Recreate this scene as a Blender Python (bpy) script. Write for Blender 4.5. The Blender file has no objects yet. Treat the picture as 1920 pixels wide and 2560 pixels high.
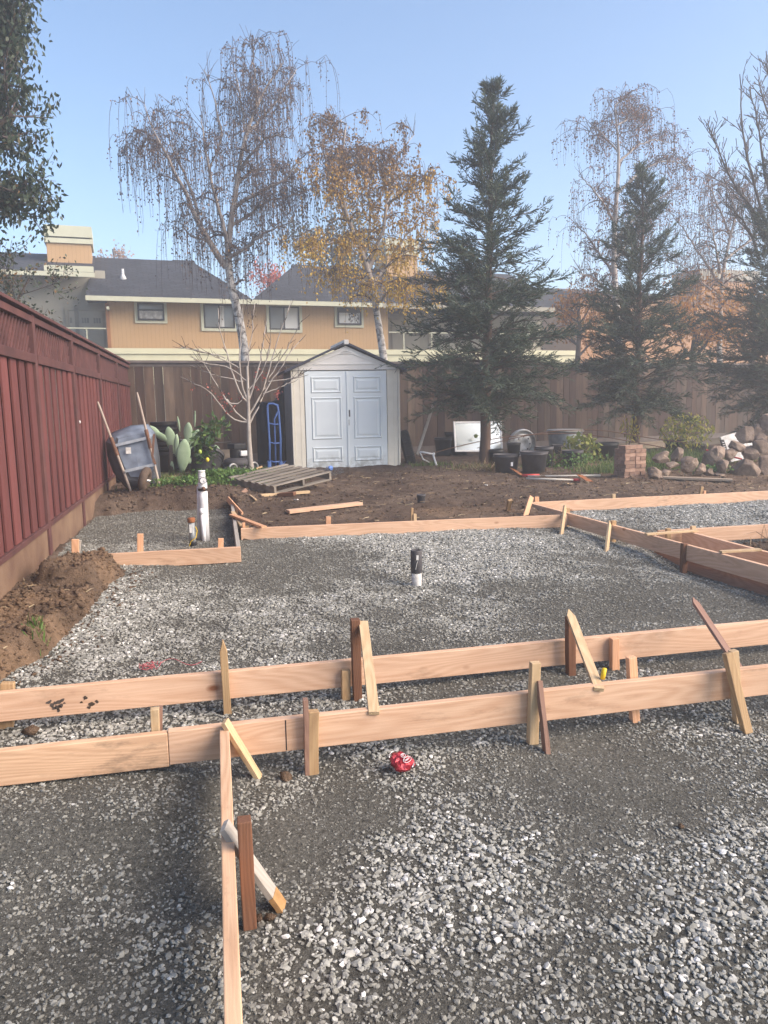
import bpy, math, random
import numpy as np
from mathutils import Vector, Matrix
random.seed(7)
RNG = np.random.default_rng(11)
SC = bpy.context.scene
COL = SC.collection
R_ = math.radians

# ------------------------------------------------------------------ camera
FPX, EYE = 1900.0, 1.5
def _cam_axes():
    a = np.array([(520 - 960) / FPX, (1013 - 1280) / FPX, 1.0])
    b = np.array([1.0, -0.018, 0.0])
    n = np.cross(a, b); n /= np.linalg.norm(n)
    if n[1] > 0: n = -n
    y = a / np.linalg.norm(a)
    return np.array([np.cross(y, n), y, n])
CR = _cam_axes()
cam_data = bpy.data.cameras.new('camera')
cam = bpy.data.objects.new('camera', cam_data); COL.objects.link(cam)
cam_data.sensor_fit = 'AUTO'; cam_data.sensor_width = 36.0
cam_data.lens = FPX / 2560 * 36.0
cam_data.clip_start = 0.05; cam_data.clip_end = 2000
_r, _u, _b = CR[:, 0], -CR[:, 1], -CR[:, 2]
cam.matrix_world = Matrix(((_r[0], _u[0], _b[0], 0), (_r[1], _u[1], _b[1], 0), (_r[2], _u[2], _b[2], EYE), (0, 0, 0, 1)))
SC.camera = cam

# ------------------------------------------------------------------ sky, sun, exposure
SUN_EL, SUN_AZ = R_(33), R_(120)          # azimuth measured from +Y towards +X
world = bpy.data.worlds.new('World'); SC.world = world
world.use_nodes = True
wn = world.node_tree.nodes; wl = world.node_tree.links
sky = wn.new('ShaderNodeTexSky'); sky.sky_type = 'NISHITA'; sky.sun_disc = False
sky.sun_elevation = SUN_EL; sky.sun_rotation = SUN_AZ
sky.altitude = 0; sky.air_density = 1.0; sky.dust_density = 0.45; sky.ozone_density = 2.2
wl.new(sky.outputs[0], wn['Background'].inputs[0])
wn['Background'].inputs[1].default_value = 0.105
sun_d = bpy.data.lights.new('sun', 'SUN'); sun_d.energy = 3.6; sun_d.angle = R_(50)
sun_d.color = (1.0, 0.83, 0.66)
sun = bpy.data.objects.new('sun', sun_d); COL.objects.link(sun)
_d = Vector((math.sin(SUN_AZ) * math.cos(SUN_EL), math.cos(SUN_AZ) * math.cos(SUN_EL), math.sin(SUN_EL)))
sun.rotation_euler = _d.to_track_quat('Z', 'Y').to_euler()
SC.view_settings.view_transform = 'Standard'; SC.view_settings.look = 'None'
SC.view_settings.exposure = 1.34; SC.view_settings.gamma = 1.0
SC.view_settings.use_curve_mapping = False
SC.render.engine = 'CYCLES'
SC.cycles.use_denoising = True
try: SC.cycles.denoiser = 'OPENIMAGEDENOISE'
except Exception: pass
SC.cycles.max_bounces = 7; SC.cycles.diffuse_bounces = 3; SC.cycles.transparent_max_bounces = 8
SC.cycles.volume_bounces = 1; SC.cycles.volume_step_rate = 10
HAZE = 0.0076

# ------------------------------------------------------------------ survey helpers: photo pixel (1659 px wide view) -> world point
SV = 1920 / 1659
def ray(x, y):
    return CR @ np.array([(x * SV - 960) / FPX, (y * SV - 1280) / FPX, 1.0])
def PZ(x, y, z=0.0):
    r = ray(x, y); t = (z - EYE) / r[2]
    return Vector((t * r[0], t * r[1], EYE + t * r[2]))
def PY(x, y, Y):
    r = ray(x, y); t = Y / r[1]
    return Vector((t * r[0], t * r[1], EYE + t * r[2]))
def PPL(x, y, o, n):
    """ray against the plane through o with normal n"""
    r = ray(x, y); c = np.array([0, 0, EYE])
    t = np.dot(np.array(o) - c, n) / np.dot(r, n)
    return Vector(c + t * r)

# ------------------------------------------------------------------ materials
def _new(name):
    m = bpy.data.materials.new(name); m.use_nodes = True
    nt = m.node_tree
    return m, nt, nt.nodes, nt.links, nt.nodes['Principled BSDF']
def rgba(c): return (c[0], c[1], c[2], 1.0)
def ramp(nd, lk, fac, stops):
    r = nd.new('ShaderNodeValToRGB'); e = r.color_ramp.elements
    while len(e) < len(stops): e.new(0.5)
    for k, (p, c) in enumerate(stops):
        e[k].position = p; e[k].color = rgba(c) if len(c) == 3 else c
    lk.new(fac, r.inputs[0]); return r.outputs[0]
def coords(nd, lk, scale=(1, 1, 1), kind='Object'):
    t = nd.new('ShaderNodeTexCoord'); mp = nd.new('ShaderNodeMapping')
    mp.inputs['Scale'].default_value = scale
    lk.new(t.outputs[kind], mp.inputs['Vector']); return mp.outputs[0]
def noise(nd, lk, vec, scale, detail=5, rough=0.55, dist=0.0):
    n = nd.new('ShaderNodeTexNoise'); n.inputs['Scale'].default_value = scale
    n.inputs['Detail'].default_value = detail; n.inputs['Roughness'].default_value = rough
    n.inputs['Distortion'].default_value = dist
    lk.new(vec, n.inputs['Vector']); return n.outputs['Fac']
def mixc(nd, lk, fac, a, b, mode='MIX'):
    m = nd.new('ShaderNodeMix'); m.data_type = 'RGBA'; m.blend_type = mode
    for sock, v in ((m.inputs['Factor'], fac), (m.inputs['A'], a), (m.inputs['B'], b)):
        if hasattr(v, 'is_linked'): lk.new(v, sock)
        elif isinstance(v, (int, float)): sock.default_value = v
        else: sock.default_value = rgba(v)
    return m.outputs['Result']
def math_(nd, lk, op, a, b=0.0, clamp=False):
    m = nd.new('ShaderNodeMath'); m.operation = op; m.use_clamp = clamp
    for k, v in ((0, a), (1, b)):
        if hasattr(v, 'is_linked'): lk.new(v, m.inputs[k])
        else: m.inputs[k].default_value = v
    return m.outputs[0]
def bump(nd, lk, p, h, strength, dist=0.01):
    b = nd.new('ShaderNodeBump'); b.inputs['Strength'].default_value = strength; b.inputs['Distance'].default_value = dist
    lk.new(h, b.inputs['Height']); lk.new(b.outputs[0], p.inputs['Normal'])
def objrand(nd): return nd.new('ShaderNodeObjectInfo').outputs['Random']
def hsv_rand(nd, lk, col, amount):
    h = nd.new('ShaderNodeHueSaturation')
    v = math_(nd, lk, 'MULTIPLY_ADD', objrand(nd), amount); v.node.inputs[2].default_value = 1 - amount / 2
    lk.new(v, h.inputs['Value']); lk.new(col, h.inputs['Color']); return h.outputs[0]

def M(name, c1, c2=None, scale=6, rough=0.75, bmp=0.0, bscale=None, stretch=(1, 1, 1), rand=0.0, metal=0.0, spec=0.3):
    m, nt, nd, lk, p = _new(name)
    c2 = c2 or tuple(x * 0.8 for x in c1)
    v = coords(nd, lk, stretch)
    col = ramp(nd, lk, noise(nd, lk, v, scale, 6), [(0.32, c2), (0.68, c1)])
    if rand: col = hsv_rand(nd, lk, col, rand)
    lk.new(col, p.inputs['Base Color'])
    p.inputs['Roughness'].default_value = rough; p.inputs['Metallic'].default_value = metal
    p.inputs['Specular IOR Level'].default_value = spec
    if bmp: bump(nd, lk, p, noise(nd, lk, v, bscale or scale * 4, 8, 0.65), bmp)
    return m

def wood(name, light, dark, knot, rand=0.25, rings=9.0, stain=0.0, stain_col=(0.06, 0.045, 0.035), rough=0.7):
    """sawn timber, the length along local X"""
    m, nt, nd, lk, p = _new(name)
    ti = nd.new('ShaderNodeTexCoord'); off = nd.new('ShaderNodeVectorMath'); off.operation = 'ADD'
    sc = nd.new('ShaderNodeVectorMath'); sc.operation = 'SCALE'; sc.inputs[0].default_value = (37, 11, 23)
    lk.new(objrand(nd), sc.inputs['Scale']); lk.new(ti.outputs['Object'], off.inputs[0]); lk.new(sc.outputs[0], off.inputs[1])
    def mp(s):
        k = nd.new('ShaderNodeMapping'); k.inputs['Scale'].default_value = s; lk.new(off.outputs[0], k.inputs['Vector']); return k.outputs[0]
    cont = noise(nd, lk, mp((0.55, 4.2, 4.2)), 1.25, 1.2, 0.4)
    ring = math_(nd, lk, 'SINE', math_(nd, lk, 'MULTIPLY', cont, rings * 15.0))
    grain = noise(nd, lk, mp((1.5, 40, 40)), 3.0, 6, 0.6)
    f = math_(nd, lk, 'MULTIPLY_ADD', ring, 0.125); lk.new(math_(nd, lk, 'MULTIPLY_ADD', grain, 0.75), f.node.inputs[2]); f.node.inputs[2].links[0].from_node.inputs[2].default_value = 0.18
    col = ramp(nd, lk, f, [(0.32, light), (0.90, dark)])
    vo = nd.new('ShaderNodeTexVoronoi'); vo.inputs['Scale'].default_value = 3.6; vo.inputs['Randomness'].default_value = 1.0
    lk.new(mp((0.55, 1.0, 1.0)), vo.inputs['Vector'])
    kn = nd.new('ShaderNodeMapRange'); kn.inputs['From Min'].default_value = 0.085; kn.inputs['From Max'].default_value = 0.03
    lk.new(vo.outputs['Distance'], kn.inputs['Value'])
    col = mixc(nd, lk, kn.outputs[0], col, knot)
    if stain:
        sf = ramp(nd, lk, noise(nd, lk, mp((1.2, 3.5, 3.5)), 2.2, 7, 0.7), [(0.56, (0, 0, 0)), (0.70, (stain,) * 3)])
        col = mixc(nd, lk, sf, col, stain_col)
    big = ramp(nd, lk, noise(nd, lk, mp((0.6, 2, 2)), 2.0, 3), [(0.3, (0.86,) * 3), (0.7, (1.06,) * 3)])
    col = mixc(nd, lk, 1.0, col, big, 'MULTIPLY')
    col = hsv_rand(nd, lk, col, rand)
    lk.new(col, p.inputs['Base Color']); p.inputs['Roughness'].default_value = rough
    p.inputs['Specular IOR Level'].default_value = 0.25
    bump(nd, lk, p, grain, 0.25, 0.004)
    return m

def leafmat(name, stops, transl=0.35, rough=0.6):
    m, nt, nd, lk, p = _new(name)
    at = nd.new('ShaderNodeAttribute'); at.attribute_name = 'tone'
    col = ramp(nd, lk, at.outputs['Fac'], stops)
    lk.new(col, p.inputs['Base Color']); p.inputs['Roughness'].default_value = rough; p.inputs['Specular IOR Level'].default_value = 0.25
    tr = nd.new('ShaderNodeBsdfTranslucent'); lk.new(col, tr.inputs['Color'])
    mx = nd.new('ShaderNodeMixShader'); mx.inputs[0].default_value = transl
    lk.new(p.outputs[0], mx.inputs[1]); lk.new(tr.outputs[0], mx.inputs[2])
    lk.new(mx.outputs[0], nd['Material Output'].inputs['Surface'])
    return m

MT = {}
MT['lumber'] = wood('fir_lumber', (0.69, 0.465, 0.32), (0.52, 0.305, 0.19), (0.26, 0.10, 0.045), stain=0.45, stain_col=(0.22, 0.13, 0.08))
MT['lumber_dirty'] = wood('muddy_fir_lumber', (0.66, 0.44, 0.285), (0.46, 0.27, 0.16), (0.25, 0.11, 0.055), stain=0.75, stain_col=(0.16, 0.11, 0.075))
MT['stake_tan'] = wood('tan_stake_wood', (0.47, 0.32, 0.175), (0.32, 0.195, 0.10), (0.16, 0.08, 0.035), rings=14, stain=0.25)
MT['stake_pale'] = wood('pale_lath_wood', (0.58, 0.43, 0.265), (0.41, 0.28, 0.155), (0.20, 0.11, 0.05), rings=14, stain=0.55, stain_col=(0.20, 0.15, 0.09))
MT['stake_dark'] = wood('dark_redwood_stake', (0.20, 0.095, 0.055), (0.11, 0.05, 0.03), (0.05, 0.025, 0.02), rings=16, stain=0.3)
MT['stake_grey'] = wood('weathered_lath', (0.40, 0.37, 0.33), (0.29, 0.255, 0.22), (0.15, 0.12, 0.10), rings=14, stain=0.3)
MT['stake_brown'] = wood('brown_thin_lath', (0.33, 0.20, 0.15), (0.22, 0.125, 0.09), (0.09, 0.05, 0.04), rings=16, stain=0.3)
MT['pink'] = wood('fresh_fir_stake', (0.74, 0.43, 0.26), (0.55, 0.28, 0.15), (0.3, 0.13, 0.06), rings=14)
MT['tip'] = M('bare_stake_tip', (0.36, 0.21, 0.09), (0.27, 0.15, 0.06), 30)
MT['redpaint'] = M('red_stained_board', (0.145, 0.046, 0.043), (0.092, 0.031, 0.030), 3.0, 0.7, 0.25, 30, (1, 1, 0.25), rand=0.28)
MT['redtrim'] = M('dark_red_trim', (0.11, 0.046, 0.043), (0.07, 0.030, 0.029), 4.0, 0.75, 0.25, 30, rand=0.2)
MT['reddark'] = M('recessed_red_board', (0.10, 0.034, 0.03), (0.07, 0.026, 0.024), 4.0, 0.8)
MT['kick'] = M('muddy_kickboard', (0.20, 0.13, 0.085), (0.12, 0.068, 0.048), 2.6, 0.9, 0.4, 22, rand=0.2)
MT['shedwall'] = M('shed_taupe_resin', (0.78, 0.73, 0.63), (0.71, 0.66, 0.56), 5, 0.55, 0.05, 80)
MT['sheddoor'] = None
MT['shedgable'] = M('shed_gable_resin', (0.76, 0.73, 0.69), (0.68, 0.65, 0.61), 4, 0.55)
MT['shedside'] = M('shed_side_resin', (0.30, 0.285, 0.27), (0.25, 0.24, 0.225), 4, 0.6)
MT['shedroof'] = M('shed_roof_resin', (0.052, 0.054, 0.075), (0.04, 0.042, 0.06), 4, 0.5)
MT['black'] = M('black_plastic', (0.022, 0.022, 0.025), (0.014, 0.014, 0.016), 8, 0.5)
MT['blackgrey'] = M('faded_black_plastic', (0.082, 0.077, 0.083), (0.056, 0.053, 0.058), 8, 0.6)
MT['rubber'] = M('tyre_rubber', (0.036, 0.035, 0.036), (0.022, 0.022, 0.023), 20, 0.85, 0.3, 60)
MT['dustrubber'] = M('dusty_brown_tyre', (0.125, 0.085, 0.06), (0.07, 0.052, 0.042), 14, 0.9, 0.4, 50)
MT['white'] = M('white_pvc', (0.78, 0.78, 0.80), (0.66, 0.66, 0.68), 6, 0.35)
MT['whitedirty'] = M('scuffed_white_pvc', (0.72, 0.72, 0.72), (0.42, 0.40, 0.37), 14, 0.45)
MT['steel'] = M('worn_steel', (0.50, 0.50, 0.50), (0.30, 0.29, 0.28), 12, 0.4, metal=0.6)
MT['greysteel'] = M('grey_conduit', (0.26, 0.28, 0.29), (0.17, 0.18, 0.19), 10, 0.5, metal=0.3)
MT['rust'] = M('rusty_iron', (0.30, 0.11, 0.04), (0.16, 0.06, 0.03), 14, 0.9, 0.4)
MT['barrow'] = M('blue_grey_tray_paint', (0.20, 0.245, 0.32), (0.12, 0.145, 0.19), 7, 0.5, 0.1, 30)
MT['barbar'] = M('pale_blue_steel_bar', (0.36, 0.40, 0.46), (0.24, 0.27, 0.31), 9, 0.5)
MT['shaft'] = M('cream_tool_shaft', (0.56, 0.52, 0.46), (0.46, 0.42, 0.37), 6, 0.5)
MT['barrowdark'] = M('worn_dark_tray_paint', (0.080, 0.088, 0.105), (0.05, 0.055, 0.065), 7, 0.6)
MT['handle'] = M('grey_weathered_handle', (0.40, 0.34, 0.29), (0.25, 0.20, 0.17), 10, 0.8, stretch=(1, 1, 0.2))
MT['rustbracket'] = M('brown_rust_bracket', (0.17, 0.085, 0.05), (0.10, 0.055, 0.04), 14, 0.85)
MT['blue'] = M('blue_truck_paint', (0.085, 0.17, 0.44), (0.06, 0.12, 0.33), 8, 0.45)
MT['cactus'] = M('cactus_skin', (0.34, 0.44, 0.30), (0.25, 0.35, 0.22), 7, 0.65, 0.1, 30, rand=0.2)
MT['yellow'] = M('yellow_plastic', (0.80, 0.55, 0.03), (0.7, 0.45, 0.02), 8, 0.4)
MT['lemon'] = M('lemon_rind', (0.78, 0.62, 0.06), (0.66, 0.52, 0.05), 18, 0.45, 0.1)
MT['limegreen'] = M('unripe_rind', (0.36, 0.46, 0.08), (0.28, 0.38, 0.07), 18, 0.5)
MT['redplastic'] = M('red_plastic', (0.55, 0.05, 0.045), (0.42, 0.04, 0.035), 8, 0.45)
MT['string'] = M('pink_mason_line', (0.50, 0.12, 0.14), (0.40, 0.08, 0.10), 30, 0.7)
MT['concrete'] = M('old_concrete', (0.30, 0.30, 0.28), (0.20, 0.20, 0.19), 8, 0.95, 0.4)
MT['brick'] = M('clay_brick', (0.36, 0.235, 0.175), (0.23, 0.135, 0.10), 14, 0.95, 0.5, 60, rand=0.55)
MT['cloth'] = M('galvanised_wire', (0.20, 0.22, 0.24), (0.14, 0.15, 0.17), 20, 0.5, metal=0.5)
MT['greypost'] = M('grey_metal_post', (0.36, 0.34, 0.32), (0.27, 0.25, 0.23), 9, 0.6)
MT['palletwood'] = M('weathered_pallet_slat', (0.25, 0.225, 0.195), (0.125, 0.108, 0.092), 5, 0.9, 0.3, 40, (0.25, 2, 2), rand=0.5)
MT['oldplank'] = M('old_grey_plank', (0.36, 0.29, 0.22), (0.22, 0.17, 0.13), 5, 0.9, 0.3, 30, (0.3, 2, 2), rand=0.3)
MT['trunkred'] = M('redwood_bark', (0.15, 0.095, 0.07), (0.075, 0.05, 0.04), 9, 0.95, 0.6, 20, (1, 1, 0.12))
MT['bark'] = M('grey_brown_bark', (0.12, 0.095, 0.08), (0.07, 0.055, 0.048), 12, 0.95, 0.5, 20, (1, 1, 0.3))
MT['twig'] = M('dark_twigs', (0.125, 0.095, 0.09), (0.08, 0.062, 0.06), 12, 0.9)
MT['maple'] = M('pale_maple_bark', (0.46, 0.42, 0.38), (0.28, 0.24, 0.21), 14, 0.85, 0.3, 30, (1, 1, 0.4))
MT['bluecap'] = M('blue_cap_plastic', (0.10, 0.22, 0.62), (0.08, 0.18, 0.5), 8, 0.4)

def doormat():
    m, nt, nd, lk, p = _new('shed_door_pale_resin')
    v = coords(nd, lk)
    base = ramp(nd, lk, noise(nd, lk, v, 3, 5), [(0.3, (0.70, 0.75, 0.77)), (0.7, (0.75, 0.80, 0.82))])
    sx = nd.new('ShaderNodeSeparateXYZ'); tc = nd.new('ShaderNodeTexCoord'); lk.new(tc.outputs['Object'], sx.inputs[0])
    low = nd.new('ShaderNodeMapRange'); low.inputs['From Min'].default_value = 0.30; low.inputs['From Max'].default_value = 0.0
    lk.new(sx.outputs['Z'], low.inputs['Value'])
    g = ramp(nd, lk, noise(nd, lk, v, 7, 8, 0.7), [(0.42, (0, 0, 0)), (0.62, (1, 1, 1))])
    f = math_(nd, lk, 'MULTIPLY', low.outputs[0], g)
    lk.new(mixc(nd, lk, math_(nd, lk, 'MULTIPLY', f, 0.75), base, (0.17, 0.155, 0.12)), p.inputs['Base Color'])
    p.inputs['Roughness'].default_value = 0.5
    return m
MT['sheddoor'] = doormat()

def planks2():
    m, nt, nd, lk, p = _new('aged_cedar_board')
    v = coords(nd, lk, (1, 1, 0.12))
    rnd = objrand(nd)
    c = ramp(nd, lk, rnd, [(0.0, (0.066, 0.036, 0.027)), (0.22, (0.12, 0.08, 0.056)), (0.42, (0.058, 0.042, 0.034)), (0.6, (0.16, 0.12, 0.088)), (0.8, (0.054, 0.028, 0.021)), (1.0, (0.092, 0.062, 0.047))])
    sc = nd.new('ShaderNodeVectorMath'); sc.operation = 'ADD'; cb = nd.new('ShaderNodeCombineXYZ')
    for k in range(3): lk.new(math_(nd, lk, 'MULTIPLY', rnd, 31.0 + 13 * k), cb.inputs[k])
    lk.new(v, sc.inputs[0]); lk.new(cb.outputs[0], sc.inputs[1])
    g = ramp(nd, lk, noise(nd, lk, sc.outputs[0], 14, 6, 0.65), [(0.25, (0.55,) * 3), (0.75, (1.3,) * 3)])
    c = mixc(nd, lk, 1.0, c, g, 'MULTIPLY')
    b = ramp(nd, lk, noise(nd, lk, sc.outputs[0], 2.2, 4, 0.6), [(0.35, (0.55, 0.5, 0.48)), (0.7, (1.3, 1.3, 1.3))])
    c = mixc(nd, lk, 1.0, c, b, 'MULTIPLY')
    vo = nd.new('ShaderNodeTexVoronoi'); vo.inputs['Scale'].default_value = 3.2
    mp = nd.new('ShaderNodeMapping'); mp.inputs['Scale'].default_value = (1, 1, 5); lk.new(sc.outputs[0], mp.inputs[0]); lk.new(mp.outputs[0], vo.inputs['Vector'])
    kn = nd.new('ShaderNodeMapRange'); kn.inputs['From Min'].default_value = 0.16; kn.inputs['From Max'].default_value = 0.06
    lk.new(vo.outputs['Distance'], kn.inputs['Value'])
    c = mixc(nd, lk, kn.outputs[0], c, (0.05, 0.03, 0.025))
    lk.new(c, p.inputs['Base Color']); p.inputs['Roughness'].default_value = 0.9
    bump(nd, lk, p, noise(nd, lk, sc.outputs[0], 20, 5), 0.3)
    return m
MT['cedar'] = planks2()
MT['cedarrail'] = M('grey_fence_rail', (0.16, 0.135, 0.125), (0.10, 0.085, 0.08), 6, 0.9)

def soilmat():
    m, nt, nd, lk, p = _new('damp_brown_soil')
    v = coords(nd, lk)
    n1 = noise(nd, lk, v, 1.3, 6, 0.6); n2 = noise(nd, lk, v, 14, 8, 0.7)
    c = ramp(nd, lk, n1, [(0.3, (0.072, 0.050, 0.039)), (0.5, (0.118, 0.084, 0.064)), (0.72, (0.185, 0.138, 0.105))])
    g = ramp(nd, lk, n2, [(0.25, (0.55,) * 3), (0.7, (1.3,) * 3)])
    c = mixc(nd, lk, 1.0, c, g, 'MULTIPLY')
    at = nd.new('ShaderNodeAttribute'); at.attribute_name = 'tan'
    c = mixc(nd, lk, at.outputs['Fac'], c, mixc(nd, lk, 1.0, (0.25, 0.165, 0.105), g, 'MULTIPLY'))
    lk.new(c, p.inputs['Base Color']); p.inputs['Roughness'].default_value = 0.97; p.inputs['Specular IOR Level'].default_value = 0.1
    h = math_(nd, lk, 'ADD', noise(nd, lk, v, 22, 8, 0.7), noise(nd, lk, v, 90, 4, 0.7))
    bump(nd, lk, p, h, 0.9, 0.03)
    return m
MT['soil'] = soilmat()
def bedmat():
    m, nt, nd, lk, p = _new('dusty_gravel_fines')
    v = coords(nd, lk)
    n1 = noise(nd, lk, v, 1.1, 6, 0.6); n2 = noise(nd, lk, v, 60, 6, 0.75); n3 = noise(nd, lk, v, 160, 3, 0.7)
    c = ramp(nd, lk, n1, [(0.3, (0.115, 0.112, 0.099)), (0.7, (0.18, 0.175, 0.155))])
    g = ramp(nd, lk, n2, [(0.32, (0.35,) * 3), (0.68, (1.55,) * 3)])
    c = mixc(nd, lk, 1.0, c, g, 'MULTIPLY')
    sp = ramp(nd, lk, n3, [(0.66, (0, 0, 0)), (0.72, (0.5,) * 3)])
    c = mixc(nd, lk, sp, c, (0.30, 0.30, 0.28))
    lk.new(c, p.inputs['Base Color']); p.inputs['Roughness'].default_value = 0.97; p.inputs['Specular IOR Level'].default_value = 0.1
    bump(nd, lk, p, math_(nd, lk, 'ADD', n2, n3), 1.0, 0.02)
    return m
MT['bed'] = bedmat()
def stonemat():
    m, nt, nd, lk, p = _new('crushed_grey_stone')
    at = nd.new('ShaderNodeAttribute'); at.attribute_name = 'tone'
    c = ramp(nd, lk, at.outputs['Fac'], [(0.0, (0.135, 0.129, 0.112)), (0.35, (0.225, 0.222, 0.20)), (0.7, (0.325, 0.325, 0.298)), (0.93, (0.49, 0.485, 0.455)), (1.0, (0.70, 0.69, 0.66))])
    v = coords(nd, lk)
    g = ramp(nd, lk, noise(nd, lk, v, 70, 6, 0.7), [(0.25, (0.65,) * 3), (0.7, (1.15,) * 3)])
    lk.new(mixc(nd, lk, 1.0, c, g, 'MULTIPLY'), p.inputs['Base Color']); p.inputs['Roughness'].default_value = 0.85
    p.inputs['Specular IOR Level'].default_value = 0.25
    bump(nd, lk, p, noise(nd, lk, v, 120, 4), 0.3, 0.004)
    return m
MT['stone'] = stonemat()
def rockmat():
    m, nt, nd, lk, p = _new('field_rock')
    v = coords(nd, lk)
    c = ramp(nd, lk, noise(nd, lk, v, 5, 8, 0.65), [(0.3, (0.10, 0.068, 0.052)), (0.52, (0.20, 0.145, 0.112)), (0.66, (0.29, 0.22, 0.17)), (0.8, (0.46, 0.39, 0.31))])
    c = hsv_rand(nd, lk, c, 0.5)
    lk.new(c, p.inputs['Base Color']); p.inputs['Roughness'].default_value = 0.95
    bump(nd, lk, p, noise(nd, lk, v, 16, 8, 0.7), 0.8, 0.03)
    return m
MT['rock'] = rockmat()
def birchbark():
    m, nt, nd, lk, p = _new('white_birch_bark')
    v = coords(nd, lk, (2.2, 2.2, 3.0))
    f = noise(nd, lk, v, 2.6, 5, 0.7, 0.6)
    c = ramp(nd, lk, f, [(0.40, (0.07, 0.06, 0.058)), (0.50, (0.40, 0.38, 0.36)), (0.62, (0.60, 0.58, 0.56))])
    lk.new(c, p.inputs['Base Color']); p.inputs['Roughness'].default_value = 0.85
    return m
MT['birch'] = birchbark()
MT['birchlimb'] = M('birch_limb_bark', (0.44, 0.40, 0.37), (0.22, 0.185, 0.17), 6, 0.9)
MT['lf_birch1'] = leafmat('withered_purple_leaves', [(0.0, (0.075, 0.062, 0.072)), (0.6, (0.15, 0.11, 0.105)), (0.9, (0.24, 0.14, 0.075)), (1.0, (0.36, 0.20, 0.08))], 0.15)
MT['lf_birch2'] = leafmat('orange_autumn_leaves', [(0.0, (0.15, 0.085, 0.045)), (0.4, (0.34, 0.19, 0.05)), (0.75, (0.50, 0.30, 0.06)), (1.0, (0.58, 0.40, 0.08))], 0.3)
MT['lf_birch3'] = leafmat('brown_autumn_leaves', [(0.0, (0.08, 0.05, 0.042)), (0.5, (0.19, 0.09, 0.045)), (1.0, (0.42, 0.17, 0.06))], 0.25)
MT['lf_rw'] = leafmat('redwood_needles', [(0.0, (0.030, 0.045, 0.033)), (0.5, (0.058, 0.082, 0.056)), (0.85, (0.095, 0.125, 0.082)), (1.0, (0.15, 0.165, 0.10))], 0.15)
MT['lf_green'] = leafmat('glossy_dark_leaves', [(0.0, (0.020, 0.030, 0.020)), (0.5, (0.038, 0.058, 0.034)), (0.9, (0.07, 0.09, 0.055)), (1.0, (0.20, 0.12, 0.05))], 0.2, 0.4)
MT['lf_red'] = leafmat('scarlet_leaves', [(0.0, (0.42, 0.08, 0.05)), (1.0, (0.72, 0.19, 0.10))], 0.4)
MT['lf_orange'] = leafmat('amber_leaves', [(0.0, (0.30, 0.12, 0.03)), (1.0, (0.62, 0.31, 0.06))], 0.4)
MT['lf_pale'] = leafmat('pale_autumn_leaves', [(0.0, (0.35, 0.22, 0.15)), (1.0, (0.55, 0.36, 0.26))], 0.4)
MT['lf_maple'] = leafmat('pink_red_leaves', [(0.0, (0.30, 0.07, 0.06)), (1.0, (0.52, 0.17, 0.13))], 0.35)
MT['lf_citrus'] = leafmat('citrus_leaves', [(0.0, (0.035, 0.075, 0.025)), (0.6, (0.075, 0.15, 0.045)), (1.0, (0.20, 0.26, 0.07))], 0.3, 0.4)
MT['lf_yellowing'] = leafmat('yellowing_leaves', [(0.0, (0.12, 0.16, 0.04)), (0.5, (0.30, 0.29, 0.06)), (1.0, (0.55, 0.42, 0.09))], 0.35)
MT['grass'] = leafmat('grass_blades', [(0.0, (0.055, 0.105, 0.025)), (0.6, (0.12, 0.20, 0.05)), (1.0, (0.26, 0.27, 0.10))], 0.3)
MT['weed'] = leafmat('weed_leaves', [(0.0, (0.05, 0.11, 0.03)), (0.6, (0.11, 0.21, 0.055)), (1.0, (0.20, 0.30, 0.09))], 0.3)
MT['dry'] = leafmat('dry_stems', [(0.0, (0.13, 0.085, 0.055)), (0.6, (0.26, 0.185, 0.11)), (1.0, (0.46, 0.38, 0.25))], 0.1)

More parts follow.
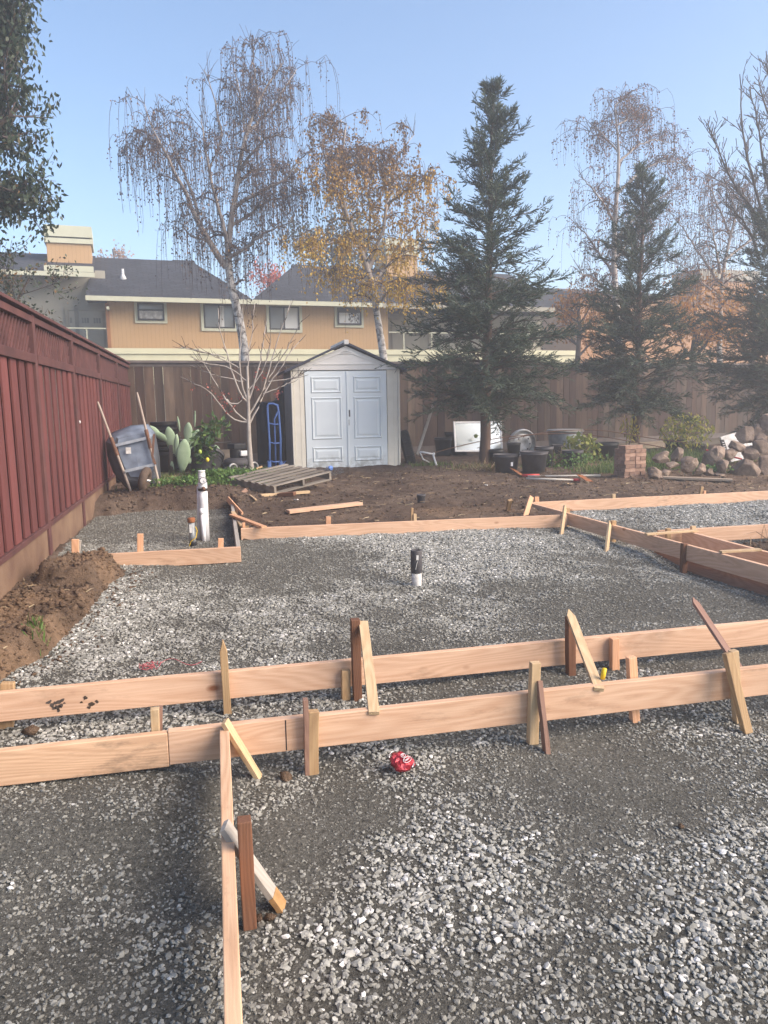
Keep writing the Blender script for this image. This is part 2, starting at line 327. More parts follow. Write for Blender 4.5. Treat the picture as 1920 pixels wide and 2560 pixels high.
# ------------------------------------------------------------------ object helpers
def link(o, parent=None):
    COL.objects.link(o)
    if parent is not None: o.parent = parent
    return o
def tag(o, label=None, cat=None, group=None, kind=None):
    if label: o['label'] = label
    if cat: o['category'] = cat
    if group: o['group'] = group
    if kind: o['kind'] = kind
    return o
def thing(name, label, cat, loc=(0, 0, 0), rotz=0.0, group=None):
    o = bpy.data.objects.new(name, None); o.empty_display_size = 0.1
    o.location = loc; o.rotation_euler = (0, 0, rotz)
    link(o); return tag(o, label, cat, group)
class MB:
    def __init__(s): s.v = []; s.f = []
    def add(s, vs, fs):
        n = len(s.v); s.v.extend([tuple(p) for p in vs]); s.f.extend([tuple(i + n for i in q) for q in fs]); return s
    def box(s, a, b, mat=None):
        (x0, y0, z0), (x1, y1, z1) = a, b
        vs = [Vector(p) for p in ((x0, y0, z0), (x1, y0, z0), (x1, y1, z0), (x0, y1, z0), (x0, y0, z1), (x1, y0, z1), (x1, y1, z1), (x0, y1, z1))]
        if mat is not None: vs = [mat @ p for p in vs]
        return s.add(vs, [(0, 3, 2, 1), (4, 5, 6, 7), (0, 1, 5, 4), (1, 2, 6, 5), (2, 3, 7, 6), (3, 0, 4, 7)])
    def tube(s, pts, rad, n=8, cap=True):
        pts = [Vector(p) for p in pts]
        if not hasattr(rad, '__len__'): rad = [rad] * len(pts)
        base = len(s.v); prev = None
        for i, p in enumerate(pts):
            d = (pts[min(i + 1, len(pts) - 1)] - pts[max(i - 1, 0)])
            d = d.normalized() if d.length > 1e-9 else Vector((0, 0, 1))
            if prev is None: a = d.orthogonal().normalized()
            else:
                a = prev - d * prev.dot(d)
                a = a.normalized() if a.length > 1e-6 else d.orthogonal().normalized()
            prev = a; b = d.cross(a)
            for k in range(n):
                t = 2 * math.pi * k / n
                s.v.append(tuple(p + (a * math.cos(t) + b * math.sin(t)) * rad[i]))
        for i in range(len(pts) - 1):
            for k in range(n):
                k2 = (k + 1) % n
                s.f.append((base + i * n + k, base + i * n + k2, base + (i + 1) * n + k2, base + (i + 1) * n + k))
        if cap:
            s.f.append(tuple(base + k for k in range(n))[::-1]); s.f.append(tuple(base + (len(pts) - 1) * n + k for k in range(n)))
        return s
    def lathe(s, prof, n=20, mat=None, cap0=True, cap1=True):
        """prof: list of (radius, z)"""
        base = len(s.v)
        for r, z in prof:
            for k in range(n):
                t = 2 * math.pi * k / n; p = Vector((r * math.cos(t), r * math.sin(t), z))
                s.v.append(tuple(mat @ p if mat is not None else p))
        for i in range(len(prof) - 1):
            for k in range(n):
                k2 = (k + 1) % n
                s.f.append((base + i * n + k, base + i * n + k2, base + (i + 1) * n + k2, base + (i + 1) * n + k))
        if cap0: s.f.append(tuple(base + k for k in range(n))[::-1])
        if cap1: s.f.append(tuple(base + (len(prof) - 1) * n + k for k in range(n)))
        return s
    def torus(s, R, r, mat, n=28, m=10):
        base = len(s.v)
        for i in range(n):
            a = 2 * math.pi * i / n
            for j in range(m):
                b = 2 * math.pi * j / m
                p = Vector(((R + r * math.cos(b)) * math.cos(a), (R + r * math.cos(b)) * math.sin(a), r * math.sin(b)))
                s.v.append(tuple(mat @ p))
        for i in range(n):
            for j in range(m):
                i2, j2 = (i + 1) % n, (j + 1) % m
                s.f.append((base + i * m + j, base + i2 * m + j, base + i2 * m + j2, base + i * m + j2))
        return s
    def build(s, name, mat, parent=None, smooth=False, bevel=0.0, loc=None):
        me = bpy.data.meshes.new(name); me.from_pydata(s.v, [], s.f); me.update()
        if isinstance(mat, (list, tuple)):
            for q in mat: me.materials.append(q)
        else: me.materials.append(mat)
        if smooth: me.polygons.foreach_set('use_smooth', [True] * len(me.polygons))
        o = bpy.data.objects.new(name, me); link(o, parent)
        if loc is not None: o.location = loc
        if bevel:
            b = o.modifiers.new('edge', 'BEVEL'); b.width = bevel; b.segments = 2; b.limit_method = 'ANGLE'
        return o
def npmesh(name, V, F, mat, parent=None, attrs=None, smooth=False):
    """V (n,3), F (m,k) equal-sided faces"""
    me = bpy.data.meshes.new(name); V = np.ascontiguousarray(V, np.float32); F = np.ascontiguousarray(F, np.int32)
    m, k = F.shape
    me.vertices.add(len(V)); me.vertices.foreach_set('co', V.ravel())
    me.loops.add(m * k); me.loops.foreach_set('vertex_index', F.ravel())
    me.polygons.add(m); me.polygons.foreach_set('loop_start', np.arange(0, m * k, k, dtype=np.int32))
    try: me.polygons.foreach_set('loop_total', np.full(m, k, np.int32))
    except Exception: pass
    me.polygons.foreach_set('use_smooth', np.full(m, bool(smooth)))
    me.update(calc_edges=True)
    for an, av in (attrs or {}).items():
        a = me.attributes.new(an, 'FLOAT', 'POINT'); a.data.foreach_set('value', np.ascontiguousarray(av, np.float32))
    me.materials.append(mat)
    return link(bpy.data.objects.new(name, me), parent)
def copy_tree(o, parent=None, linked=True):
    c = o.copy(); link(c); c.parent = parent
    for ch in [x for x in bpy.data.objects if x.parent == o]: copy_tree(ch, c)
    return c
def frame(x, up):
    """matrix with local X along x and local Z close to up"""
    x = Vector(x).normalized(); z = Vector(up); z = (z - x * z.dot(x)).normalized(); y = z.cross(x)
    return Matrix(((x.x, y.x, z.x, 0), (x.y, y.y, z.y, 0), (x.z, y.z, z.z, 0), (0, 0, 0, 1)))
def stick(name, p0, p1, w, t, mat, face=(0, -1, 0), point=False, parent=None, rag=0.0015):
    """sawn stick from p0 to p1; its wide face (w) looks along `face`; local X is the length"""
    p0, p1 = Vector(p0), Vector(p1); L = (p1 - p0).length
    m = frame(p1 - p0, face); m.translation = p0
    b = MB(); n = 4; hs = []
    for i in range(n + 1):
        x = L * i / n; j = lambda: random.uniform(-rag, rag)
        hs.append([(x, -w / 2 + j(), -t / 2), (x, w / 2 + j(), -t / 2), (x, w / 2 + j(), t / 2), (x, -w / 2 + j(), t / 2)])
    if point:
        k = min(0.3 * L, w * 1.6)
        hs[0] = [(0, w * -.06, -t / 2), (0, w * .06, -t / 2), (0, w * .06, t / 2), (0, w * -.06, t / 2)]
        hs.insert(1, [(k, -w / 2, -t / 2), (k, w / 2, -t / 2), (k, w / 2, t / 2), (k, -w / 2, t / 2)])
    vs = [p for h in hs for p in h]; fs = [(0, 1, 2, 3)]
    for i in range(len(hs) - 1):
        for k in range(4):
            k2 = (k + 1) % 4; fs.append((4 * i + k, 4 * i + 4 + k, 4 * i + 4 + k2, 4 * i + k2))
    q = 4 * (len(hs) - 1); fs.append((q + 3, q + 2, q + 1, q))
    b.add(vs, fs)
    o = b.build(name, mat, parent, bevel=min(w, t) * 0.08); o.matrix_world = m
    return o

# value noise on numpy arrays
_NT = RNG.random((256, 256))
def vnoise(x, y, f, s=0):
    x = np.asarray(x) * f + 17.3 * s; y = np.asarray(y) * f + 91.7 * s
    xi = np.floor(x).astype(int); yi = np.floor(y).astype(int); fx = x - xi; fy = y - yi
    fx = fx * fx * (3 - 2 * fx); fy = fy * fy * (3 - 2 * fy)
    a = _NT[xi % 256, yi % 256]; b = _NT[(xi + 1) % 256, yi % 256]; c = _NT[xi % 256, (yi + 1) % 256]; d = _NT[(xi + 1) % 256, (yi + 1) % 256]
    return (a * (1 - fx) + b * fx) * (1 - fy) + (c * (1 - fx) + d * fx) * fy - 0.5
def fbm(x, y, f, o=4, s=0):
    r = 0; a = 1.0
    for k in range(o): r = r + a * vnoise(x, y, f * 2.03 ** k, s + k); a *= 0.52
    return r
def sstep(a, b, x):
    t = np.clip((np.asarray(x) - a) / (b - a), 0, 1); return t * t * (3 - 2 * t)

# ------------------------------------------------------------------ ground heights
def gravel_h(x, y):
    x = np.asarray(x, float); y = np.asarray(y, float)
    h = 0.10 * sstep(4.2, 7.6, y) * sstep(4.6, 3.2, x) + 0.07 * sstep(3.9, 4.4, x) * sstep(6.3, 7.2, y)
    h = h + 0.075 * sstep(0.02, -0.35, x) * sstep(2.2, 2.8, y) * sstep(3.3, 3.05, y)     # banked against the muddy plank
    h = h - 0.06 * sstep(3.6, 4.1, x) * sstep(6.4, 5.6, y) * sstep(3.6, 4.4, y)
    return h + 0.05 * fbm(x, y, 0.8, 3, 3) + 0.014 * fbm(x, y, 5, 2, 8)
def soil_h(x, y):
    x = np.asarray(x, float); y = np.asarray(y, float)
    wob = 0.16 * fbm(x, y, 2.2, 3, 21)
    back = np.where(x < 0.26, 10.3 + wob, np.where(x < 3.9, 8.02, 8.86))
    inside_b = sstep(0.0, 0.35, y - back)
    inside_b = np.where((x >= 0.26) & (y > 8.03 - 0.05), np.maximum(inside_b, np.where(x < 3.88, sstep(7.98, 8.06, y), sstep(8.84, 8.92, y))), inside_b)
    # bank along the red fence
    edge = np.interp(y, [-9, 3.2, 4.4, 4.9, 5.4, 6.1, 6.7, 7.0, 7.4, 9.5, 10.4], [-1.40, -1.3, -1.26, -1.05, -0.98, -0.86, -0.80, -0.95, -1.38, -1.5, -1.5]) + 0.10 * fbm(x, y, 2.4, 3, 31)
    left = sstep(0.10, -0.10, x - edge)
    hb = 0.17 + 0.022 * np.clip(y - 8, 0, 6) + 0.02 * fbm(x, y, 1.2, 3, 5)
    hb = hb + 0.14 * np.exp(-((x + 0.4) / 1.0) ** 2 - ((y - 11.1) / 0.75) ** 2)
    hl = 0.13 + 0.15 * sstep(1.25, .85, ((x + 1.02) / 0.34) ** 2 + ((y - 6.5) / 0.36) ** 2 + 0.7 * fbm(x, y, 4.5, 3, 77)) + 0.05 * fbm(x, y, 2.5, 3, 12)
    pit = 0.12 * np.exp(-((x - 5.4) / 0.75) ** 2 - ((y - 5.7) / 0.42) ** 2)       # heap inside the right-hand form
    low = gravel_h(x, y) - 0.12
    low = low + sstep(4.5, 4.6, x) * sstep(6.4, 6.3, y) * sstep(3.6, 3.9, y) * (0.17 + 1.3 * pit + 0.07 * fbm(x, y, 2.2, 3, 4))
    low = low + 0.16 * sstep(0.03, 0.2, x - 0.0) * 0
    h = low * (1 - np.maximum(inside_b, left)) + hb * inside_b + hl * left * (1 - inside_b)
    rough = np.maximum(np.maximum(inside_b, left), 0.3)
    h = h + rough * (0.035 * fbm(x, y, 5.5, 4, 44) + 0.02 * fbm(x, y, 17, 2, 55))
    far = sstep(17, 24, y)
    return h * (1 - far) + 0.15 * far
def soil_z(x, y): return float(soil_h(np.array([x]), np.array([y]))[0])
def grav_z(x, y): return float(gravel_h(np.array([x]), np.array([y]))[0])
def ground_z(x, y): return max(soil_z(x, y), grav_z(x, y))

def grid(name, xs, ys, hf, mat, attrs=None):
    X, Y = np.meshgrid(xs, ys); Z = hf(X, Y)
    V = np.stack([X.ravel(), Y.ravel(), Z.ravel()], 1); nx, ny = len(xs), len(ys)
    i = np.arange(nx * (ny - 1)).reshape(ny - 1, nx)[:, :-1].ravel()
    F = np.stack([i, i + 1, i + nx + 1, i + nx], 1)
    at = {k: f(X, Y).ravel() for k, f in (attrs or {}).items()}
    return npmesh(name, V, F, mat, None, at, smooth=True)
ar = lambda a, b, s: np.arange(a, b, s)
xs = np.concatenate([[-80, -60, -40, -20, -10, -6, -4, -3, -2.4, -2.0], ar(-1.75, -0.6, 0.022), ar(-0.6, 9.5, 0.05), ar(9.5, 16, 0.3), [18, 24, 40, 60, 80]])
ys = np.concatenate([[-30, -20, -10, -4, -2, 0, 2], ar(3, 8.3, 0.03), ar(8.3, 13, 0.045), ar(13, 18, 0.09), [19, 21, 24, 30, 45, 80, 130]])
def tanmask(x, y):
    return np.clip(sstep(-0.55, -0.9, x) * sstep(7.4, 6.9, y) * (0.55 + 1.1 * fbm(x, y, 3, 3, 61)) + 0.75 * np.exp(-((x - 3.0) / 1.2) ** 2 - ((y - 8.7) / 0.45) ** 2) * (0.5 + fbm(x, y, 2, 3, 9)) + 0.35 * sstep(4.5, 8, x) * sstep(8.8, 9.2, y), 0, 1)
tag(grid('soil_ground', xs, ys, soil_h, MT['soil'], {'tan': tanmask}), kind='structure')
tag(grid('gravel_bed', ar(-1.5, 9.6, 0.05), ar(-3, 10.62, 0.05), gravel_h, MT['bed']), kind='structure')

# ------------------------------------------------------------------ loose stone
def stone_protos(n, base):
    out = []
    for k in range(n):
        if base == 20:
            t = (1 + 5 ** .5) / 2
            v = np.array([(-1, t, 0), (1, t, 0), (-1, -t, 0), (1, -t, 0), (0, -1, t), (0, 1, t), (0, -1, -t), (0, 1, -t), (t, 0, -1), (t, 0, 1), (-t, 0, -1), (-t, 0, 1)]) / 1.9
        else:
            v = np.array([(-1, -1, -1), (1, -1, -1), (1, 1, -1), (-1, 1, -1), (-1, -1, 1), (1, -1, 1), (1, 1, 1), (-1, 1, 1)]) * 0.62
        v = v * (1 + RNG.uniform(-0.30, 0.30, v.shape))
        for _ in range(3 if base == 20 else 1):                      # a few broken flats
            d = RNG.normal(size=3); d /= np.linalg.norm(d); h = v @ d; lim = RNG.uniform(0.38, 0.62)
            v = v - np.outer(np.clip(h - lim, 0, None), d)
        v = v * np.array([RNG.uniform(0.9, 1.3), RNG.uniform(0.75, 1.0), RNG.uniform(0.4, 0.68)])
        out.append(v)
    return np.array(out)
ICO_F = np.array([(0, 11, 5), (0, 5, 1), (0, 1, 7), (0, 7, 10), (0, 10, 11), (1, 5, 9), (5, 11, 4), (11, 10, 2), (10, 7, 6), (7, 1, 8), (3, 9, 4), (3, 4, 2), (3, 2, 6), (3, 6, 8), (3, 8, 9), (4, 9, 5), (2, 4, 11), (6, 2, 10), (8, 6, 7), (9, 8, 1)])
CUB_F = np.array([(0, 2, 1), (0, 3, 2), (4, 5, 6), (4, 6, 7), (0, 1, 5), (0, 5, 4), (1, 2, 6), (1, 6, 5), (2, 3, 7), (2, 7, 6), (3, 0, 4), (3, 4, 7)])
def scatter_mesh(P, size, protos, F, tilt=0.34):
    n = len(P); k = RNG.integers(0, len(protos), n); V = protos[k] * size[:, None, None]
    a = RNG.uniform(0, 2 * np.pi, n); b = RNG.normal(0, tilt, n)
    ca, sa, cb, sb = np.cos(a), np.sin(a), np.cos(b), np.sin(b)
    x, y, z = V[..., 0], V[..., 1], V[..., 2]
    y2 = y * cb[:, None] - z * sb[:, None]; z2 = y * sb[:, None] + z * cb[:, None]
    x3 = x * ca[:, None] - y2 * sa[:, None]; y3 = x * sa[:, None] + y2 * ca[:, None]
    V = np.stack([x3, y3, z2], 2) + P[:, None, :]
    nv = protos.shape[1]
    FF = (F[None] + (np.arange(n) * nv)[:, None, None]).reshape(-1, 3)
    return V.reshape(-1, 3), FF, nv
BLOBS = []
def blob(px, py, r, w, z=0.0):
    p = PZ(px, py, z); BLOBS.append((p.x, p.y, r, w))
for a in ((200, 1330, .8, .45), (330, 1290, .7, .35), (80, 1420, .5, .5), (300, 1400, .6, .3), (900, 1180, .9, .55), (1000, 1250, .8, .7), (800, 1170, .8, .5), (700, 1330, .6, .35), (1050, 1200, .8, .5),
          (230, 1570, .5, .6), (600, 1500, .35, .45), (760, 1480, .4, .3), (900, 1660, .4, .35), (900, 1790, .22, .5), (1050, 1850, .28, .6), (800, 1960, .3, .4), (1050, 2050, .3, .4), (700, 2100, .2, .35), (1500, 1800, .25, .5), (1600, 1980, .3, .6), (1450, 2100, .3, .55), (1200, 1650, .25, .25), (1000, 1950, .25, .4),
          (600, 1250, .8, -.5), (470, 1220, .6, -.6), (850, 1320, .45, -.3), (1350, 1300, .9, -.45), (1550, 1340, .8, -.35), (1300, 1720, .35, -.8), (850, 1740, .22, -.8), (1200, 1670, .22, -.3), (1050, 1480, .35, -.35), (250, 1900, .5, -.16), (350, 2100, .4, -.18), (100, 2050, .5, -.12), (200, 1730, .4, -.12), (1180, 1950, .16, -.5), (900, 2130, .18, -.4), (1100, 2150, .15, -.5), (620, 1800, .3, -.5),
          (150, 1160, 1.0, -.6), (350, 1130, 1.2, -.6), (400, 1170, .8, -.6), (1400, 1110, 1.6, .5), (1600, 1110, 1.4, .5)):
    blob(*a)
def clean(x, y):
    v = 0.38 + 0.65 * fbm(x, y, 1.7, 4, 71) + 0.75 * fbm(x, y, 6, 3, 81)
    for bx, by, r, w in BLOBS: v = v + w * np.exp(-((x - bx) ** 2 + (y - by) ** 2) / (r * r))
    return np.clip(v, 0, 1)
def in_view(x, y, m):
    d = y * 0.9752 + x * 0.2185; s = x * 0.9752 - y * 0.2239
    return (np.abs(s) < 0.515 * d + m) & (d > 0.9)
def stones(name, n, x0, x1, y0, y1, smin, smax, base, m=0.5, dens=lambda c: 0.50 + 0.5 * c, sink=0.30):
    x = RNG.uniform(x0, x1, n); y = RNG.uniform(y0, y1, n)
    c = clean(x, y)
    keep = (RNG.random(n) < dens(c)) & in_view(x, y, m) & (soil_h(x, y) < gravel_h(x, y) + 0.015)
    x, y, c = x[keep], y[keep], c[keep]; n = len(x)
    s = smin + (smax - smin) * RNG.beta(1.2, 3.2, n) ; s = s * (0.75 + 0.35 * c)
    z = gravel_h(x, y) + s * (0.30 - sink) + s * 0.25 * c
    V, F, nv = scatter_mesh(np.stack([x, y, z], 1), s, stone_protos(40, base), CUB_F if base == 8 else ICO_F)
    t = np.clip(0.15 + 0.50 * c + RNG.normal(0, 0.18, n) + (RNG.random(n) < 0.03) * 0.35, 0, 1)
    o = npmesh(name, V, F, MT['stone'], None, {'tone': np.repeat(t, nv)})
    tag(o, kind='stuff'); return n
stones('gravel_stones', 50000, -1.6, 3.3, 0.9, 3.0, 0.005, 0.0165, 20, 0.3, dens=lambda c: np.where(c < .03, .38, .50 + .50 * c))
stones('gravel_stones', 26000, -1.4, 4.1, 3.0, 4.6, 0.007, 0.018, 20, 0.3)
stones('gravel_stones', 74000, -1.4, 4.2, 4.6, 8.05, 0.009, 0.019, 8, 0.3)
stones('gravel_stones', 26000, 3.95, 8.4, 6.5, 8.8, 0.010, 0.020, 8, 0.3)
stones('gravel_stones', 15000, -1.5, 0.22, 6.9, 10.6, 0.010, 0.022, 8, 0.3, dens=lambda c: 0.7 + 0.3 * c, sink=0.1)
stones('gravel_chips', 52000, -1.6, 3.3, 0.9, 3.2, 0.0022, 0.0065, 8, 0.2, dens=lambda c: 0.9 - 0.4 * c, sink=0.1)
stones('gravel_chips', 40000, -1.4, 4.2, 3.2, 6.0, 0.003, 0.0075, 8, 0.2, dens=lambda c: 0.8 - 0.4 * c, sink=0.1)

# soil clods and straw
def clods(name, n, x0, x1, y0, y1, smin, smax, cond=None):
    x = RNG.uniform(x0, x1, n); y = RNG.uniform(y0, y1, n)
    keep = (soil_h(x, y) > gravel_h(x, y) + 0.01) | ((y > 10.6) | (x > 9.5))
    x, y = x[keep], y[keep]; n = len(x); s = smin + (smax - smin) * RNG.beta(1.2, 5, n)
    V, F, nv = scatter_mesh(np.stack([x, y, soil_h(x, y) + s * 0.1], 1), s, stone_protos(30, 20), ICO_F, 0.8)
    o = npmesh(name, V, F, MT['soil'], None, {'tan': np.repeat(np.clip(tanmask(x, y) + RNG.uniform(-.1, .25, n), 0, 1), nv)}, smooth=True)
    tag(o, kind='stuff')
clods('soil_clods', 2200, -1.5, -0.7, 3.8, 7.2, 0.008, 0.06)
def spill(name, n):
    y = RNG.uniform(4.3, 7.0, n); e = np.interp(y, [4.4, 4.9, 5.4, 6.1, 6.7, 7.0], [-1.26, -1.05, -.98, -.86, -.80, -.95]); x = e + RNG.normal(.06, .09, n)
    s_ = .005 + .022 * RNG.beta(1.2, 4, n); V, F, nv = scatter_mesh(np.stack([x, y, np.maximum(soil_h(x, y), gravel_h(x, y)) + s_ * .3], 1), s_, stone_protos(20, 20), ICO_F, .8)
    tag(npmesh(name, V, F, MT['soil'], None, {'tan': np.repeat(RNG.uniform(.1, .7, n), nv)}, smooth=True), kind='stuff')
spill('soil_clods', 650)
clods('soil_clods', 5200, -1.4, 10, 8.0, 13.5, 0.01, 0.05)
clods('soil_clods', 900, -1.4, 1.2, 10.2, 12.2, 0.015, 0.07)
clods('soil_clods', 1200, 4.5, 8.0, 3.9, 6.3, 0.015, 0.06)

def blades(P, D, L, W, bend=0.0):
    """flat strips: base P, unit direction D, length L, width W -> two quads each"""
    n = len(P); side = np.cross(D, RNG.normal(size=(n, 3))); side /= np.linalg.norm(side, axis=1)[:, None] + 1e-9
    w = side * (W / 2)[:, None]; mid = P + D * (L * 0.55)[:, None]; tip = P + D * L[:, None]; tip[:, 2] -= bend * L
    V = np.stack([P - w, P + w, mid + w * .8, mid - w * .8, tip + w * .12, tip - w * .12], 1).reshape(-1, 3)
    i = np.arange(n) * 6
    F = np.concatenate([np.stack([i, i + 1, i + 2, i + 3], 1), np.stack([i + 3, i + 2, i + 4, i + 5], 1)])
    return V, F
def straw(name, n, x0, x1, y0, y1):
    x = RNG.uniform(x0, x1, n); y = RNG.uniform(y0, y1, n); keep = soil_h(x, y) > gravel_h(x, y) + 0.01; x, y = x[keep], y[keep]; n = len(x)
    P = np.stack([x, y, soil_h(x, y) + 0.012], 1); a = RNG.uniform(0, 6.28, n)
    D = np.stack([np.cos(a), np.sin(a), RNG.uniform(-.05, .2, n)], 1)
    V, F = blades(P, D, RNG.uniform(.03, .14, n), RNG.uniform(.004, .012, n), 0.1)
    tag(npmesh(name, V, F, MT['dry'], None, {'tone': np.repeat(RNG.uniform(0.2, 1, n), 6)}), kind='stuff')
straw('dry_straw', 1500, -0.5, 9.5, 8.05, 13)
straw('dry_straw', 120, -1.5, -0.8, 4.2, 7)
def grass(name, spots, mat='grass'):
    Ps, Ls = [], []
    for (x, y, rx, ry, n, L) in spots:
        px = x + rx * RNG.normal(0, .5, n); py = y + ry * RNG.normal(0, .5, n)
        Ps.append(np.stack([px, py, np.maximum(soil_h(px, py), gravel_h(px, py) - .2) - .01], 1)); Ls.append(RNG.uniform(.4, 1.1, n) * L)
    P = np.concatenate(Ps); L = np.concatenate(Ls); n = len(P)
    D = np.stack([RNG.normal(0, .35, n), RNG.normal(0, .35, n), np.ones(n)], 1); D /= np.linalg.norm(D, axis=1)[:, None]
    V, F = blades(P, D, L, RNG.uniform(.004, .009, n) * 1.6, 0.15)
    tag(npmesh(name, V, F, MT[mat], None, {'tone': np.repeat(RNG.random(n), 6)}), kind='stuff')


# ------------------------------------------------------------------ red fence on the left
FX = -1.55
def vboard(name, x0, x1, y0, y1, z0, z1, mat, parent): return MB().box((x0, y0, z0), (x1, y1, z1)).build(name, mat, parent)
def red_fence():
    t = thing('red_fence', 'dark red board fence with lattice top along the left side', 'fence', (FX, 10, 0.1))
    o = Vector((FX, 10, 0.1))
    def bx(name, x0, x1, y0, y1, z0, z1, m, bev=0.004):
        e = MB().box((x0 - o.x, y0 - o.y, z0 - o.z), (x1 - o.x, y1 - o.y, z1 - o.z)).build(name, m, t, bevel=bev); return e
    posts = [3.2, 5.42, 7.6, 9.62, 11.9, 14.15, 16.5]
    for y in posts:
        bx('post', FX - 0.05, FX + 0.045, y - 0.05, y + 0.05, -0.15, 2.34, MT['redtrim'], 0.006)
    for a, b in zip(posts[:-1], posts[1:]):
        y0, y1 = a + 0.055, b - 0.055
        bx('kickboard', FX - 0.02, FX + 0.025, y0, y1, -0.05, 0.385, MT['kick'])
        bx('bottom_rail', FX - 0.03, FX + 0.045, y0, y1, 0.387, 0.43, MT['redtrim'])
        bx('middle_rail', FX - 0.03, FX + 0.05, y0, y1, 1.905, 1.985, MT['redtrim'])
        bx('top_rail', FX - 0.03, FX + 0.045, y0, y1, 2.265, 2.325, MT['redtrim'])
        n = max(5, round((y1 - y0) / 0.30)); pitch = (y1 - y0) / n
        for k in range(n):
            c = y0 + pitch * (k + .5); w = 0.185 + random.uniform(-.006, .006)
            bx('board', FX + 0.004, FX + 0.026 + random.uniform(-.003, .003), c - w / 2, c + w / 2, 0.432, 1.903, MT['redpaint'], 0.003)
        for k in range(n + 1):
            c = y0 + pitch * k; lo = max(c - .09, y0); hi = min(c + .09, y1)
            bx('back_board', FX - 0.022, FX - 0.002, lo, hi, 0.432, 1.903, MT['reddark'], 0)
        # lattice
        z0, z1 = 1.987, 2.263; H = z1 - z0; single = b < 12.0
        joined = MB()
        step = 0.105; w = 0.036
        for lay, sgn in ((0, 1), (1, -1)):
            k = -4
            while True:
                ys_ = y0 + k * step; k += 1
                if ys_ > y1 + H: break
                a0, a1 = (ys_, ys_ + H) if sgn > 0 else (ys_ + H, ys_)
                zA, zB = z0, z1
                def cut(ya, za, yb, zb):
                    pts = [(ya, za), (yb, zb)]
                    for i, lim, s in ((0, y0, 1), (0, y1, -1)):
                        pass
                    lo_t, hi_t = 0.0, 1.0
                    d = yb - ya
                    for lim, s in ((y0 + .02, 1), (y1 - .02, -1)):
                        tt = (lim - ya) / d
                        if (d > 0) == (s > 0): lo_t = max(lo_t, tt)
                        else: hi_t = min(hi_t, tt)
                    if hi_t - lo_t < 0.08: return None
                    return (ya + d * lo_t, za + (zb - za) * lo_t, ya + d * hi_t, za + (zb - za) * hi_t)
                c = cut(a0, zA, a1, zB)
                if c is None: continue
                xa = FX + 0.010 - lay * 0.013; hw = w * 0.707
                pv = [(xa, c[0] - hw, c[1]), (xa, c[0] + hw, c[1]), (xa, c[2] + hw, c[3]), (xa, c[2] - hw, c[3])]
                vs = [(p[0] - o.x, p[1] - o.y, p[2] - o.z) for p in pv] + [(p[0] - .011 - o.x, p[1] - o.y, p[2] - o.z) for p in pv]
                fs = [(0, 1, 2, 3), (7, 6, 5, 4), (0, 4, 5, 1), (1, 5, 6, 2), (2, 6, 7, 3), (3, 7, 4, 0)]
                if single: MB().add(vs, fs).build('lattice_slat', MT['redtrim'], t)
                else: joined.add(vs, fs)
        if joined.v: tag(joined.build('lattice_slats', MT['redtrim'], t), kind='stuff')
    for a, b in zip(posts[:-1], posts[1:]):
        bx('cap', FX - 0.07, FX + 0.075, a + 0.003, b - 0.003, 2.345, 2.375, MT['redtrim'])
    # pale knot hole plug seen on one board
    y = 9.66
    MB().lathe([(0.0, 0), (.018, 0.002), (.02, .012), (.010, .016)], 10, Matrix.Translation((FX + .05 - o.x, y - o.y, 1.33 - o.z)) @ Matrix.Rotation(math.pi / 2, 4, 'Y')).build('plug', MT['whitedirty'], t, True)
red_fence()

# ------------------------------------------------------------------ cedar fence at the back
BF0, BFA = Vector((-1.62, 16.30, 0)), math.atan(0.19)
def back_fence():
    t = thing('cedar_fence', 'weathered brown cedar plank fence across the back of the yard', 'fence', (BF0.x, BF0.y, 0), BFA)
    L = 20.5; x = 0.03
    while x < L:
        w = random.uniform(0.165, 0.205); dz = random.uniform(-.012, .012); dy = random.uniform(-.006, .006)
        c = x + w / 2
        MB().box((-w / 2, -0.011, -0.4), (w / 2, 0.011, 1.886 + dz)).build('board', MT['cedar'], t, loc=(c, dy, 0.42))
        x += w + random.uniform(.002, .010)
    for k in range(10):
        a = 2.2 * k + 0.01; b = a + 2.18
        MB().box((a, -0.02, 2.30), (b, 0.05, 2.37)).build('top_rail', MT['cedarrail'], t)
        MB().box((a, -0.07, 2.373), (b, 0.10, 2.42)).build('cap', MT['cedarrail'], t)
        MB().box((a, 0.02, 0.6), (b, 0.06, 0.69)).build('rear_rail', MT['cedarrail'], t)
        MB().box((b - 0.04, 0.062, 0.0), (b + 0.05, 0.15, 2.29)).build('post', MT['cedarrail'], t)
        MB().box((a, -0.045, 0.1), (b, -0.015, 0.44)).build('kickboard', MT['cedarrail'], t)
back_fence()

# ------------------------------------------------------------------ formwork
ZT = 0.22
GB = 'form boards around the gravel'
def form(name, label, p0, p1, h=0.14, mat='lumber', out=(0, -1, 0), zt=ZT, t=0.038):
    p0 = Vector((p0[0], p0[1], zt - h / 2)); p1 = Vector((p1[0], p1[1], zt - h / 2))
    d = (p1 - p0).normalized(); f = Vector(out); f = (f - d * f.dot(d)).normalized()
    o = stick('form_board', p0 - f * (t / 2), p1 - f * (t / 2), h, t, MT[mat], f, rag=0.0012)
    return tag(o, label, 'board', GB)
